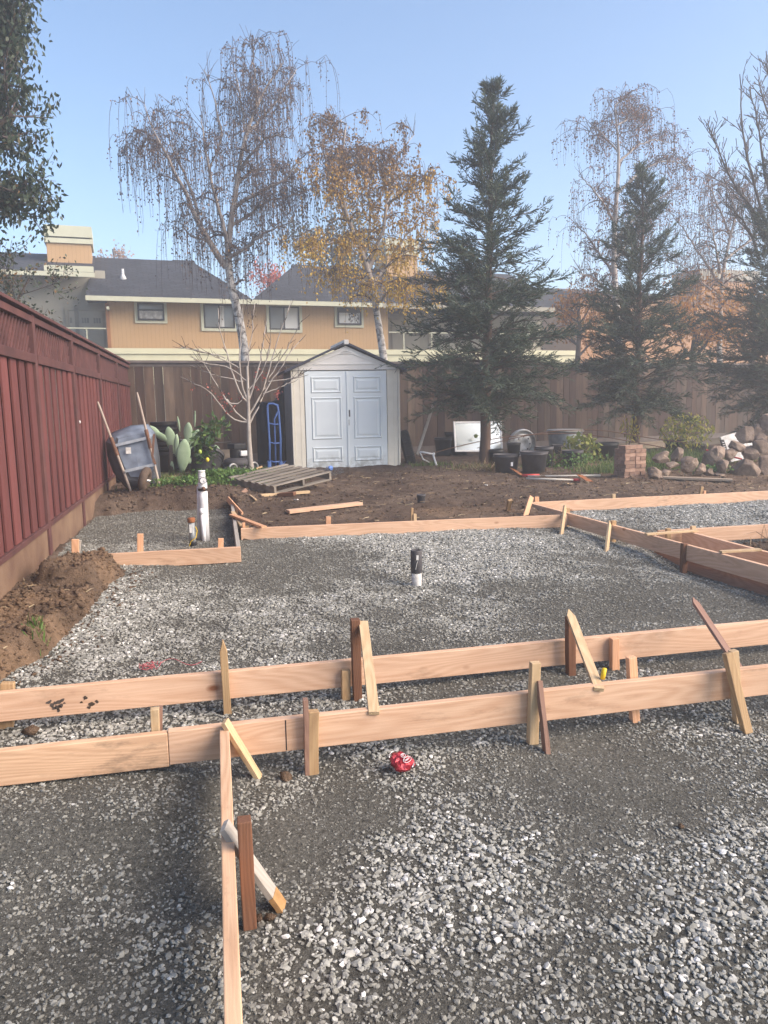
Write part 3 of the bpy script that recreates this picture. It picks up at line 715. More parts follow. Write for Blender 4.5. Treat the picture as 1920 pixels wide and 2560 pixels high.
# front trench pair
lb1 = form('a', 'mud-stained end plank of the nearest long form, butted at the left', (-1.75, 2.97), (-0.2205, 2.97), mat='lumber_dirty')
lb2 = form('b', 'nearest long form board with a pencilled line, running out to the right', (-0.2185, 2.97), (3.6, 2.97), zt=0.226)
MB().box((0, 0, 0), (0.004, 0.0012, 0.13)).build('pencil_line', MT['black'], None).matrix_world = Matrix.Translation((0.243, 2.9684, 0.092))
_pl = bpy.data.objects['pencil_line']; _mw = _pl.matrix_world.copy(); _pl.parent = lb2; _pl.matrix_parent_inverse = lb2.matrix_world.inverted()
form('c', 'second long form board from the front, with a dark paint splash at its left end', (-1.9, 3.68), (4.12, 3.68), mat='lumber', zt=0.198)
def splash(pts, Yf, name='paint_splash', mat='black', par=None):
    b = MB()
    for (px, py, rr) in pts:
        c = PY(px, py, Yf); n = 9; k = len(b.v)
        ring = [(c.x + rr * random.uniform(.5, 1.3) * math.cos(2 * math.pi * i / n), Yf, c.z + rr * random.uniform(.5, 1.2) * math.sin(2 * math.pi * i / n)) for i in range(n)]
        b.add(ring, [tuple(range(n))])
    o = b.build(name, MT[mat], par); o.matrix_parent_inverse = par.matrix_world.inverted(); return o
_cb = [o for o in bpy.data.objects if o.get('label', '').startswith('second long form board')][0]
splash([(104, 1518, .010), (112, 1523, .013), (120, 1519, .010), (128, 1516, .012), (135, 1512, .010), (117, 1530, .012), (124, 1528, .014), (132, 1524, .011), (126, 1534, .009), (109, 1514, .007), (139, 1519, .006)], 3.6785, mat='bark', par=_cb)
splash([(184, 1508, .012), (198, 1521, .014), (210, 1516, .010), (192, 1528, .009), (176, 1517, .007)], 3.6787, 'mud_smear', 'soil', _cb)
form('d', 'form board running straight towards the viewer with a footworn top edge', (0.019, 2.966), (0.0, 0.6), mat='lumber_dirty', out=(1, 0, 0), zt=0.222)
# small bay at the left
form('e', 'short form board beside the dirt chunk, closing the small left bay', (-1.12, 6.98), (0.226, 6.936), zt=0.215)
form('f', 'greyed form board on the right of the white standpipe', (0.188, 6.985), (0.232, 10.5), mat='stake_grey', out=(-1, 0, 0), zt=0.215, h=0.16)
form('g', 'form board in front of the bare soil in the middle of the yard', (0.272, 8.03), (3.875, 7.78), zt=0.21)
# right-hand footing
p_d0, p_d1 = (3.866, 8.8), (4.135, 3.76)
form('h', 'long form board going away on the right, with stakes leaning on it', p_d0, p_d1, out=(-1, 0, 0), zt=0.215)
form('i', 'dark lower form board underneath the long board on the right', (4.10, 6.4), (4.16, 3.76), h=0.13, mat='stake_brown', out=(-1, 0, 0), zt=0.070)
form('j', 'rearmost form board on the right, in front of the brick stack', (3.909, 8.84), (9.3, 8.80), zt=0.215)
form('k', 'inner form board beside the heap of dug soil on the right', (4.43, 6.46), (4.46, 3.76), out=(-1, 0, 0), zt=0.215)
form('l', 'form board across the right-hand bay behind the dug soil heap', (4.21, 6.50), (8.6, 6.46), zt=0.215)

GS = 'stakes and laths holding the form boards'
def stk(label, a, b, w, t, mat, face=(0, -1, 0), point=False, deep=0.12, name='stake', top=False):
    a, b = Vector(a), Vector(b); d = (b - a).normalized()
    o = stick(name, a, b + d * deep, w, t, MT[mat], face, point)
    return tag(o, label, 'stake' if name == 'stake' else 'brace', GS)
def up(px, py, px2, py2, Y, label, w, t, mat, **k):
    a = PY(px, py, Y); b = PY(px2, py2, Y); b = a + (b - a) * ((a.z - 0.0) / max(a.z - b.z, 1e-3))
    g = ground_z(b.x, b.y); b = a + (b - a) * ((a.z - g) / max(a.z - b.z, 1e-3))
    return stk(label, a, b, w, t, mat, **k)
up(481, 1383, 493, 1560, 3.655, 'pointed grey-tan stake nailed to the second board, above the corner', 0.036, 0.036, 'stake_tan', point=True)
up(767, 1337, 773, 1530, 3.635, 'dark brown stake in the middle of the second board, beside a pale lath', 0.045, 0.045, 'stake_dark')
up(747, 1447, 747, 1533, 3.655, 'short tan stake left of the middle dark brown stake', 0.044, 0.035, 'stake_tan')
up(1232, 1332, 1233, 1478, 3.635, 'dark brown stake standing against a pointed lath right of centre', 0.045, 0.045, 'stake_dark')
up(1327, 1378, 1327, 1468, 3.655, 'short orange-tan stake on the second board, right of the dark stake', 0.045, 0.036, 'pink')
up(17, 1474, 15, 1598, 3.745, 'cut-off stake behind the second board at the left edge', 0.06, 0.038, 'stake_tan')
up(334, 1530, 336, 1583, 3.035, 'stubby tan stake behind the muddy plank, left of the corner', 0.034, 0.035, 'stake_pale')
up(347, 1527, 348, 1583, 3.05, 'thin dark slip of wood beside the stubby tan stake', 0.012, 0.035, 'stake_brown')
up(660, 1510, 664, 1673, 2.945, 'thin reddish lath nailed upright next to a tan stake on the nearest board', 0.020, 0.036, 'stake_brown')
up(677, 1535, 676, 1670, 2.945, 'tan stake on the nearest board beside the thin reddish lath', 0.042, 0.036, 'stake_tan')
up(1156, 1430, 1150, 1605, 2.945, 'pale mud-spotted stake on the nearest board, right of the crushed can', 0.044, 0.034, 'stake_pale')
up(1363, 1419, 1371, 1560, 3.035, 'orange-tan stake behind the nearest board with its foot showing below', 0.040, 0.036, 'pink')
up(1584, 1405, 1592, 1528, 2.945, 'grey-tan stake behind the leaning brace at the right end', 0.036, 0.034, 'stake_pale')
stk('narrow brown kicker leaning on the mud-spotted pale stake', PY(1164, 1470, 2.935), PY(1181, 1627, 2.85), 0.022, 0.036, 'stake_brown', deep=0.04, name='brace')
stk('pale lath from the middle dark stake down to the nearest board', PY(785, 1344, 3.65), PY(808, 1541, 2.958), 0.045, 0.018, 'stake_pale', face=(0, -.5, 1), deep=0, name='brace')
stk('pointed pale lath from the right dark stake down to the nearest board', PY(1228, 1319, 3.668), PY(1294, 1490, 2.958), 0.045, 0.018, 'stake_pale', face=(0, -.5, 1), point=True, deep=0, name='brace')
stk('pointed brown lath leaning over the second board near the right edge', PY(1496, 1293, 3.66), PY(1606, 1458, 2.99), 0.036, 0.018, 'stake_brown', face=(0, -.5, 1), point=True, deep=0, name='brace')
stk('tan brace leaning from the nearest board to the gravel at far right', PY(1571, 1410, 2.93), PZ(1612, 1574, 0.0), 0.04, 0.034, 'stake_tan', deep=0.02, name='brace')
stk('split pale brace from the corner of the boards down into the gravel', PY(485, 1558, 2.945), PZ(557, 1677, 0.0), 0.036, 0.02, 'stake_pale', face=(0.5, -.5, 1), deep=0.03, name='brace')
a = PZ(511, 1795, 0.31); b = PZ(525, 1983, 0.0)
stk('dark brown stake beside the board running towards the viewer', (0.043, 2.10, a.z), (0.045, 2.09, 0.0), 0.040, 0.045, 'stake_dark', deep=0.1)
kb = stk('grey lath with a bare tan end leaning on the near board', PZ(484, 1783, 0.262), PZ(588, 1930, 0.03), 0.052, 0.018, 'stake_grey', face=(.4, -.2, 1), deep=0, name='brace')
kd = (PZ(588, 1930, 0.03) - PZ(484, 1783, 0.262)); tipo = stick('bare_end', (kd.length + .0005, 0, 0), (kd.length + 0.06, 0, 0), 0.052, 0.018, MT['tip'], (0, 0, 1))
tipo.parent = kb
# small left bay
up(163, 1165, 163, 1190, 7.03, 'pinkish stake by the dirt chunk at the left fence', 0.06, 0.036, 'pink')
up(173, 1167, 170, 1190, 7.05, 'thin grey slip behind the pinkish stake by the dirt chunk', 0.022, 0.03, 'stake_grey')
up(303, 1153, 303, 1190, 7.02, 'tall pinkish stake in the middle of the small left bay', 0.052, 0.036, 'pink')
up(477, 1163, 477, 1180, 7.00, 'short pinkish stake at the right end of the small left bay', 0.048, 0.036, 'pink')
stk('pinkish lath leaning off the far end of the greyed form board', PY(492, 1078, 10.48), PZ(522, 1112, 0.19), 0.07, 0.02, 'pink', deep=0.02, name='brace')
stk('long pale lath from the greyed board to the soil-side board', PZ(500, 1112, 0.245), PZ(571, 1139, 0.232), 0.06, 0.022, 'pink', face=(0, 0, 1), deep=0, name='brace')
stk('short tan lath under the long pale one by the greyed board', PZ(503, 1106, 0.24), PZ(522, 1134, 0.20), 0.05, 0.02, 'stake_pale', face=(0, 0, 1), deep=0.02, name='brace')
up(526, 1129, 527, 1142, 8.10, 'little pinkish stake in the corner behind the soil-side board', 0.03, 0.03, 'pink')
up(532, 1136, 532, 1143, 8.14, 'low tan block next to the little corner stake', 0.055, 0.03, 'stake_tan')
up(709, 1116, 709, 1128, 8.09, 'pinkish stub standing behind the soil-side board, left part', 0.055, 0.036, 'pink')
up(890, 1097, 889, 1120, 8.05, 'thin dark stub behind the soil-side board near the black pipe', 0.024, 0.036, 'stake_tan')
up(896, 1110, 896, 1122, 8.03, 'low pale stub beside the thin dark stub near the black pipe', 0.035, 0.03, 'stake_pale')
# right-hand corner and the long board
stk('tan lath leaning on the outside of the far right corner', PY(1102, 1080, 8.35), PZ(1094, 1114, 0.1), 0.05, 0.03, 'stake_tan', deep=0.05, name='brace')
stk('pale lath crossing the far corner of the long board', PY(1148, 1073, 8.30), PZ(1129, 1132, 0.08), 0.06, 0.022, 'pink', deep=0.03, name='brace')
up(1140, 1085, 1140, 1126, 8.28, 'narrow tan stake just behind the lath at the far corner', 0.035, 0.03, 'stake_tan')
up(1159, 1073, 1159, 1090, 8.90, 'pinkish stub standing behind the far corner of the rearmost board', 0.055, 0.036, 'pink')
up(1325, 1067, 1325, 1078, 8.86, 'low tan stub behind the rearmost board, left of its middle', 0.05, 0.036, 'stake_pale')
up(1516, 1051, 1513, 1072, 8.88, 'tall tan stub behind the rearmost board, nearer the rocks', 0.04, 0.036, 'stake_tan')
up(1522, 1060, 1521, 1072, 8.86, 'small pinkish stub beside the tall tan one by the rocks', 0.03, 0.03, 'pink')
a = PPL(1231, 1097, (3.99, 7.7, 0), (1, 0.05, 0)); stk('tan stake on the long right board, second brace from its far end', (a.x - .03, a.y, a.z), (a.x - .03, a.y, ground_z(a.x - .03, a.y)), 0.05, 0.036, 'stake_tan')
stk('tan lath leaning on the second stake of the long right board', (a.x - .05, a.y + .02, a.z + .01), PZ(1212, 1158, 0.06), 0.05, 0.022, 'stake_pale', deep=0.03, name='brace')
a = PPL(1331, 1124, (4.03, 6.75, 0), (1, 0.05, 0)); stk('tan stake on the long right board, third brace from its far end', (a.x - .03, a.y, a.z), (a.x - .03, a.y, ground_z(a.x - .03, a.y)), 0.05, 0.036, 'stake_tan')
stk('tan lath leaning on the third stake of the long right board', (a.x - .06, a.y + .02, a.z - .02), PZ(1310, 1194, 0.04), 0.045, 0.022, 'stake_pale', deep=0.03, name='brace')
a = PPL(1485, 1173, (4.06, 5.6, 0), (1, 0.05, 0)); stk('lone dark brown stake against the long right board', (a.x - .03, a.y, a.z), (a.x - .03, a.y, ground_z(a.x - .03, a.y)), 0.05, 0.045, 'stake_dark')
up(1443, 1141, 1443, 1160, 6.46, 'low tan stub at the end of the inner right form board', 0.045, 0.036, 'stake_tan')
up(1497, 1136, 1497, 1163, 6.44, 'tan stake on the board behind the dug soil heap', 0.045, 0.036, 'stake_pale')
stk('flat lath nailed across the tops of the two right form boards, farther one', PZ(1395, 1154, 0.228), PZ(1506, 1146, 0.232), 0.05, 0.018, 'stake_pale', face=(0, 0, 1), deep=0, name='brace')
stk('flat lath nailed across the tops of the two right form boards, nearer one', PZ(1556, 1192, 0.228), PZ(1642, 1187, 0.232), 0.05, 0.018, 'stake_pale', face=(0, 0, 1), deep=0, name='brace')

# ------------------------------------------------------------------ pipes, can, string
p = PZ(900, 1258, 0.05)
t = thing('cleanout_pipe', 'white cleanout pipe with a black rubber sleeve standing in the gravel', 'pipe', (p.x, p.y, 0))
g = ground_z(p.x, p.y)
zt_ = PY(899, 1188, p.y).z; zm = PY(899, 1237, p.y).z
MB().lathe([(.040, g - .1), (.040, zm + .02)], 24).build('riser', MT['whitedirty'], t, True)
MB().lathe([(.044, zm), (.046, zm + .004), (.046, zt_ - .006), (.044, zt_), (.036, zt_), (.036, zt_ - .03)], 24, cap0=False).build('sleeve', MT['blackgrey'], t, True)
MB().box((-.012, -.0475, zt_ - .075), (.006, -.045, zt_ - .035)).build('sticker', MT['whitedirty'], t)
MB().tube([(-.020, -.047, zt_ - .15), (-.012, -.0485, zt_ - .11), (-.004, -.0485, zt_ - .085)], .0025, 5).build('paint_drip', MT['whitedirty'], t)

p = PZ(441, 1166, 0.10)
t = thing('standpipe', 'white plumbing standpipe with pressure gauge and brass tap in the left bay', 'standpipe', (p.x, p.y, 0))
def lz(py): return PY(440, py, p.y).z
def lx(px, py): return PY(px, py, p.y).x - p.x
MB().tube([(lx(441, 1166), -.02, 0.02), (lx(437, 1110), -.02, lz(1110))], .022, 14).build('small_riser', MT['white'], t, True)
MB().tube([(lx(437, 1112), -.02, lz(1110)), (lx(436, 1104), -.01, lz(1103)), (lx(436, 1100), .03, lz(1099))], .028, 14).build('elbow', MT['white'], t, True)
MB().tube([(.012, .03, 0.03), (lx(439, 1080), .03, lz(1080)), (lx(438, 1062), .03, lz(1062))], .047, 18).build('main_riser', MT['white'], t, True)
MB().tube([(-.05, .06, 0.05), (lx(429, 1080), .06, lz(1080)), (lx(429, 1052), .06, lz(1052))], .020, 12).build('side_riser', MT['white'], t, True)
MB().lathe([(.048, lz(1060)), (.050, lz(1058)), (.050, lz(1056)), (.048, lz(1055))], 18, Matrix.Translation((lx(438, 1062), .03, 0))).build('joint_ring', MT['black'], t, True)
MB().tube([(lx(438, 1061), .03, lz(1060)), (lx(437, 1043), .03, lz(1043))], .048, 18).build('upper_riser', MT['white'], t, True)
MB().tube([(lx(437, 1043), .03, lz(1043)), (lx(436, 1036), .03, lz(1036)), (lx(435.5, 1021), .03, lz(1021))], [.043, .036, .034], 18).build('top_adapter', MT['white'], t, True)
for k in range(4):
    MB().lathe([(.035, 0), (.038, .003), (.038, .009), (.035, .012)], 18, Matrix.Translation((lx(435.5, 1025), .03, lz(1034) + k * .024))).build('thread_ring', MT['white'], t, True)
gm = Matrix.Translation((lx(439, 1036), -.045, lz(1037))) @ Matrix.Rotation(math.pi / 2, 4, 'X')
ga = MB().lathe([(.034, -.012), (.037, 0), (.037, .016), (.032, .017)], 20, gm, cap1=False).build('gauge', MT['black'], t, True)
MB().lathe([(.0, .0165), (.0325, .0165)], 20, gm, cap0=False, cap1=False).build('dial', MT['white'], ga)
MB().box((-.002, -.001, .0), (.002, .001, .024), gm @ Matrix.Translation((0, 0, .018)) @ Matrix.Rotation(1.57, 4, 'X') @ Matrix.Rotation(.6, 4, 'Y')).build('needle', MT['black'], ga)
gm2 = Matrix.Translation((lx(438, 1054) + .008, -.03, lz(1055))) @ Matrix.Rotation(math.pi / 2, 4, 'X')
MB().lathe([(.012, 0), (.022, .004), (.022, .018), (.012, .022), (.009, .045)], 14, gm2).build('tap', MT['rustbracket'], t, True)

p = PZ(418, 1180, 0.09)
t = thing('conduit_stub', 'grey conduit stub with rusty cap, tape label and yellow wire', 'pipe', (p.x, p.y, 0))
zt_ = PY(417, 1118, p.y).z
MB().tube([(0, 0, -.02), (-.008, 0, zt_ - .03)], .032, 16).build('pipe', MT['greysteel'], t, True)
MB().lathe([(.034, zt_ - .05), (.038, zt_ - .04), (.040, zt_ - .01), (.034, zt_)], 16, Matrix.Translation((-.008, 0, 0))).build('cap', MT['rust'], t, True)
MB().box((-.030, -.036, zt_ - .15), (-.004, -.031, zt_ - .065)).build('tape_label', MT['whitedirty'], t)
MB().lathe([(.035, .10), (.037, .105), (.037, .135), (.035, .14)], 16, Matrix.Translation((-.003, 0, 0))).build('band', MT['black'], t, True)
MB().tube([(.03, -.03, zt_ - .09), (.045, -.03, zt_ - .13), (.03, -.04, zt_ - .20), (-.02, -.045, .15), (-.04, -.03, .10), (-.045, -.02, .03)], .004, 6).build('wire', MT['yellow'], t, True)

p = PZ(910, 1086, 0.19); z = soil_z(p.x, p.y)
t = thing('pipe_stub', 'short black pipe stub poking out of the bare soil', 'pipe', (p.x, p.y, z))
MB().lathe([(.052, -.05), (.052, .085), (.058, .087), (.058, .115), (.048, .115), (.046, .07)], 18, cap0=False).build('stub', MT['blackgrey'], t, True)
MB().lathe([(.047, .07), (.0, .07)], 18, cap0=False, cap1=False).build('plug', MT['black'], t)

def crushed_can():
    p = PZ(868, 1652, 0.03); z = grav_z(p.x, p.y)
    t = thing('crushed_can', 'crushed dark red drink can with white oval lettering, lying on the gravel', 'can', (p.x, p.y, z + .016), 0.55)
    t.rotation_euler = (R_(24), R_(8), 0.25); t.scale = (1.1,) * 3; t.location.z += .022
    m, nt, nd, lk, pr = _new('red_can_print')
    v = coords(nd, lk)
    lk.new(ramp(nd, lk, noise(nd, lk, v, 30, 4), [(.35, (.22, .016, .03)), (.65, (.36, .024, .04))]), pr.inputs['Base Color'])
    pr.inputs['Roughness'].default_value = .28; pr.inputs['Metallic'].default_value = .45
    n = 26; b = MB(); rows = [(0.30, .016), (.62, .015), (.86, .012), (1.0, .004), (1.0, -.004), (.86, -.012), (.3, -.013)]
    rad = [.044 * (1 + .07 * math.cos(3 * k * 2 * math.pi / n + .5) + random.uniform(-.09, .09)) for k in range(n)]
    vs = []
    for f, h in rows:
        for k in range(n):
            a_ = 2 * math.pi * k / n; d = .0035 * math.sin(5 * a_ + f * 9) * (f < .99)
            vs.append((rad[k] * f * math.cos(a_) * 1.06, rad[k] * f * math.sin(a_), h + d))
    fs = [tuple(range(n))]
    for i in range(len(rows) - 1):
        for k in range(n): k2 = (k + 1) % n; fs.append((i * n + k, (i + 1) * n + k, (i + 1) * n + k2, i * n + k2))
    fs.append(tuple((len(rows) - 1) * n + k for k in range(n))[::-1])
    b.add(vs, fs); b.build('body', m, t)
    al = M('bare_aluminium', (.62, .62, .62), (.45, .45, .45), 20, .3, metal=.8)
    MB().tube([(.030 * math.cos(a_) * 1.3 - .012, .030 * math.sin(a_) * 1.3 + .006, .012) for a_ in np.linspace(1.7, 2.9, 8)], .0028, 6).build('rim', al, t, True)
    MB().tube([(.034 * math.cos(a_) * 1.3, .034 * math.sin(a_) * 1.25, .008) for a_ in np.linspace(-1.0, .0, 8)], .003, 6).build('rim', al, t, True)
    def oval(cx, cy, rx, ry, rot):
        pts = []
        for k in range(25):
            a_ = 2 * math.pi * k / 24; x = rx * math.cos(a_); y = ry * math.sin(a_)
            pts.append((cx + x * math.cos(rot) - y * math.sin(rot), cy + x * math.sin(rot) + y * math.cos(rot), .0193))
        MB().tube(pts, .0009, 5, False).build('oval_mark', MT['white'], t)
    oval(.006, .014, .011, .008, .5); oval(.014, -.007, .021, .011, .5)
    for txt, x, y, s in (('Dr', .001, .0095, .011), ('Pepper', .001, -.016, .0105)):
        cu = bpy.data.curves.new('lettering', 'FONT'); cu.body = txt; cu.size = s; cu.extrude = .0004; cu.shear = .3
        tmp = bpy.data.objects.new('tmp', cu); link(tmp); cu.materials.append(MT['white']); bpy.context.view_layer.update(); me = bpy.data.meshes.new_from_object(tmp.evaluated_get(bpy.context.evaluated_depsgraph_get())); bpy.data.objects.remove(tmp)
        o = bpy.data.objects.new('lettering', me); link(o, t); o.location = (x, y, .0195); o.rotation_euler = (0, 0, .5)
crushed_can()

def tangle(name, label, cat, px, py, z, r, n, mat, rr=.0018, h=.03):
    c = PZ(px, py, z); c.z = ground_z(c.x, c.y)
    b = MB()
    for k in range(n):
        pts = []; a0 = random.uniform(0, 6.28); rr0 = r * random.uniform(.3, 1)
        ox, oy = random.uniform(-r, r) * .5, random.uniform(-r, r) * .3
        for i in range(12):
            a_ = a0 + i * .55
            pts.append((ox + rr0 * math.cos(a_) * random.uniform(.8, 1.2), oy + rr0 * .7 * math.sin(a_) * random.uniform(.8, 1.2), .008 + h * random.random()))
        b.tube(pts, rr, 4)
    return b, c
b, c = tangle('', '', '', 325, 1446, 0.0, .05, 6, None, .0016, .04)
pts = [(.05 + .03 * i, .01 + .025 * math.sin(i * .9), .03 + .02 * math.sin(i * .7)) for i in range(9)]
b.tube(pts, .0016, 4)
o = b.build('string_tangle', MT['string'], None, loc=(c.x, c.y, c.z)); tag(o, 'tangle of pink-red mason string on the gravel behind the second board', 'string')
p = PY(1299, 1468, 3.02)
o = MB().tube([(-.004, 0, -.028), (.004, 0, .022)], .011, 10).build('yellow_tube', MT['yellow'], None, True, loc=(p.x + .01, p.y + .0, .26)); tag(o, 'small yellow plastic tube end behind the pointed lath', 'tube')

# ------------------------------------------------------------------ shed
def shed():
    x0, x1, y0, y1 = 1.515, 3.545, 14.15, 15.55
    zb, ze, zr = 0.27, 2.10, 2.56; xm = (x0 + x1) / 2
    t = thing('garden_shed', 'small taupe resin garden shed with pale double doors', 'shed', (xm, y0, zb))
    def L(v): return (v[0] - xm, v[1] - y0, v[2] - zb)
    def bx(name, a, b, m, bev=.004, par=None): return MB().box(L(a), L(b)).build(name, MT[m], par or t, bevel=bev)
    bx('side_wall', (x0, y0 + .04, zb), (x0 + .04, y1, ze), 'shedside'); bx('side_wall', (x1 - .04, y0 + .04, zb), (x1, y1, ze), 'shedside')
    for k in range(6):
        y = y0 + .12 + k * .23
        bx('wall_rib', (x0 - .012, y, zb), (x0 - .001, y + .10, ze - .01), 'shedside', .003)
    bx('rear_wall', (x0 + .041, y1 - .04, zb), (x1 - .041, y1, ze), 'shedside')
    dl, dr = PY(660, 900, y0).x, PY(836, 900, y0).x; dm = PY(752, 900, y0).x
    dz0, dz1 = zb + .015, ze - .012
    for a, b in ((x0 + .03, dl - .012), (dr + .012, x1 - .03)):
        bx('front_panel', (a, y0 + .012, zb), (b, y0 + .05, ze), 'shedwall')
        m_ = (a + b) / 2
        bx('panel_seam', (m_ + .02, y0 + .006, zb + .01), (m_ + .035, y0 + .0115, ze - .01), 'shedwall', .002)
    bx('corner_trim', (x0 - .012, y0 - .004, zb), (x0 + .026, y0 + .05, ze), 'shedwall'); bx('corner_trim', (x1 - .026, y0 - .004, zb), (x1 + .012, y0 + .05, ze), 'shedwall')
    # doors with raised moulding
    for k, (a, b) in enumerate(((dl, dm - .004), (dm + .004, dr))):
        d = MB().box((0, .022, 0), (b - a, .05, dz1 - dz0)).build('door', MT['sheddoor'], t, bevel=.004, loc=L((a, y0 - .022, dz0)))
        W = b - a; H = dz1 - dz0
        for f0, f1 in ((.055, .225), (.265, .70), (.775, .935)):
            zt, zbm = H * (1 - f0), H * (1 - f1); xa, xb = W * .14, W * .86
            if k == 0: xb = W * .86
            def ring(x0_, x1_, z0_, z1_, w, yf):
                q = MB(); o_ = [(x0_, z0_), (x1_, z0_), (x1_, z1_), (x0_, z1_)]; i_ = [(x0_ + w, z0_ + w), (x1_ - w, z0_ + w), (x1_ - w, z1_ - w), (x0_ + w, z1_ - w)]
                mid = [((p[0] + r_[0]) / 2, (p[1] + r_[1]) / 2) for p, r_ in zip(o_, i_)]
                vs = [(p[0], .022, p[1]) for p in o_] + [(p[0], yf, p[1]) for p in mid] + [(p[0], .0225, p[1]) for p in i_]
                fs = []
                for r0 in (0, 4):
                    for i in range(4): j = (i + 1) % 4; fs.append((r0 + i, r0 + j, r0 + 4 + j, r0 + 4 + i))
                q.add(vs, fs); return q
            ring(xa, xb, zbm, zt, .040, .004).build('moulding', MT['sheddoor'], d)
            g = .058
            vs = [(xa + g, .022, zbm + g), (xb - g, .022, zbm + g), (xb - g, .022, zt - g), (xa + g, .022, zt - g), (xa + g + .03, .009, zbm + g + .03), (xb - g - .03, .009, zbm + g + .03), (xb - g - .03, .009, zt - g - .03), (xa + g + .03, .009, zt - g - .03)]
            MB().add(vs, [(4, 5, 6, 7), (0, 1, 5, 4), (1, 2, 6, 5), (2, 3, 7, 6), (3, 0, 4, 7)]).build('raised_panel', MT['sheddoor'], d)
        if k == 0: MB().box((W - .018, .004, .01), (W + .012, .0215, H - .01)).build('astragal', MT['sheddoor'], d, bevel=.003)
        else:
            MB().box((.012, .006, H * .53), (.035, .0215, H * .60)).build('handle', MT['blackgrey'], d, bevel=.004)
            MB().box((.004, .010, H * .44), (.014, .0215, H * .50)).build('latch', MT['blackgrey'], d, bevel=.002)
    bx('threshold', (dl - .01, y0 - .01, zb - .02), (dr + .01, y0 + .05, zb + .012), 'shedwall')
    # gable
    def tri(name, xa, xb, xp, z0, z1, ya, yb, m):
        vs = [L(p) for p in ((xa, ya, z0), (xb, ya, z0), (xp, ya, z1), (xa, yb, z0), (xb, yb, z0), (xp, yb, z1))]
        return MB().add(vs, [(0, 1, 2), (5, 4, 3), (0, 3, 4, 1), (1, 4, 5, 2), (2, 5, 3, 0)]).build(name, MT[m], t)
    tri('gable', x0 - .01, x1 + .01, xm, ze + .004, zr - .02, y0 - .02, y0 + .03, 'shedgable')
    tri('rear_gable', x0, x1, xm, ze + .004, zr - .03, y1 - .03, y1, 'shedside')
    s = (zr - ze) / (x1 - x0) * 2
    def bar(p, q, w, yf): 
        o = stick('gable_trim', L((p[0], yf, p[1])), L((q[0], yf, q[1])), w, .014, MT['shedgable'], (0, -1, 0)); mw = o.matrix_world.copy(); o.parent = t; o.matrix_basis = mw
    bar((x0 + .42, ze + .11), (x1 - .42, ze + .11), .022, y0 - .027)
    bar((x0 + .30, ze + .085), (xm - .01, zr - .115), .022, y0 - .027); bar((xm + .01, zr - .115), (x1 - .30, ze + .085), .022, y0 - .027)
    for k in range(4):
        hw = .125 - .032 * k
        bx('vent_slat', (xm - hw, y0 - .034, ze + .285 + k * .022), (xm + hw, y0 - .0205, ze + .297 + k * .022), 'shedgable', .002)
    # roof
    ov = .12
    for sg in (-1, 1):
        e = (xm + sg * ((x1 - x0) / 2 + ov), ze - ov * s + .01); r = (xm + sg * .002, zr + .012)
        dx, dz = (r[0] - e[0]), (r[1] - e[1]); ln = math.hypot(dx, dz); nx, nz = -sg * -dz / ln * 1, abs(dx) / ln
        nrm = Vector((sg * abs(dz) / ln, 0, abs(dx) / ln)) * .045
        vs = []
        for y in (y0 - .10, y1 + .06):
            vs += [L((e[0], y, e[1])), L((r[0], y, r[1])), L((r[0] + nrm.x * 0, y, r[1] + nrm.z)), L((e[0] + nrm.x, y, e[1] + nrm.z))]
        MB().add(vs, [(0, 1, 2, 3), (7, 6, 5, 4), (0, 4, 5, 1), (1, 5, 6, 2), (2, 6, 7, 3), (3, 7, 4, 0)]).build('roof', MT['shedroof'], t, bevel=.006)
    bx('ridge_cap', (xm - .045, y0 - .125, zr + .0), (xm + .045, y1 + .07, zr + .085), 'shedgable', .012)
shed()

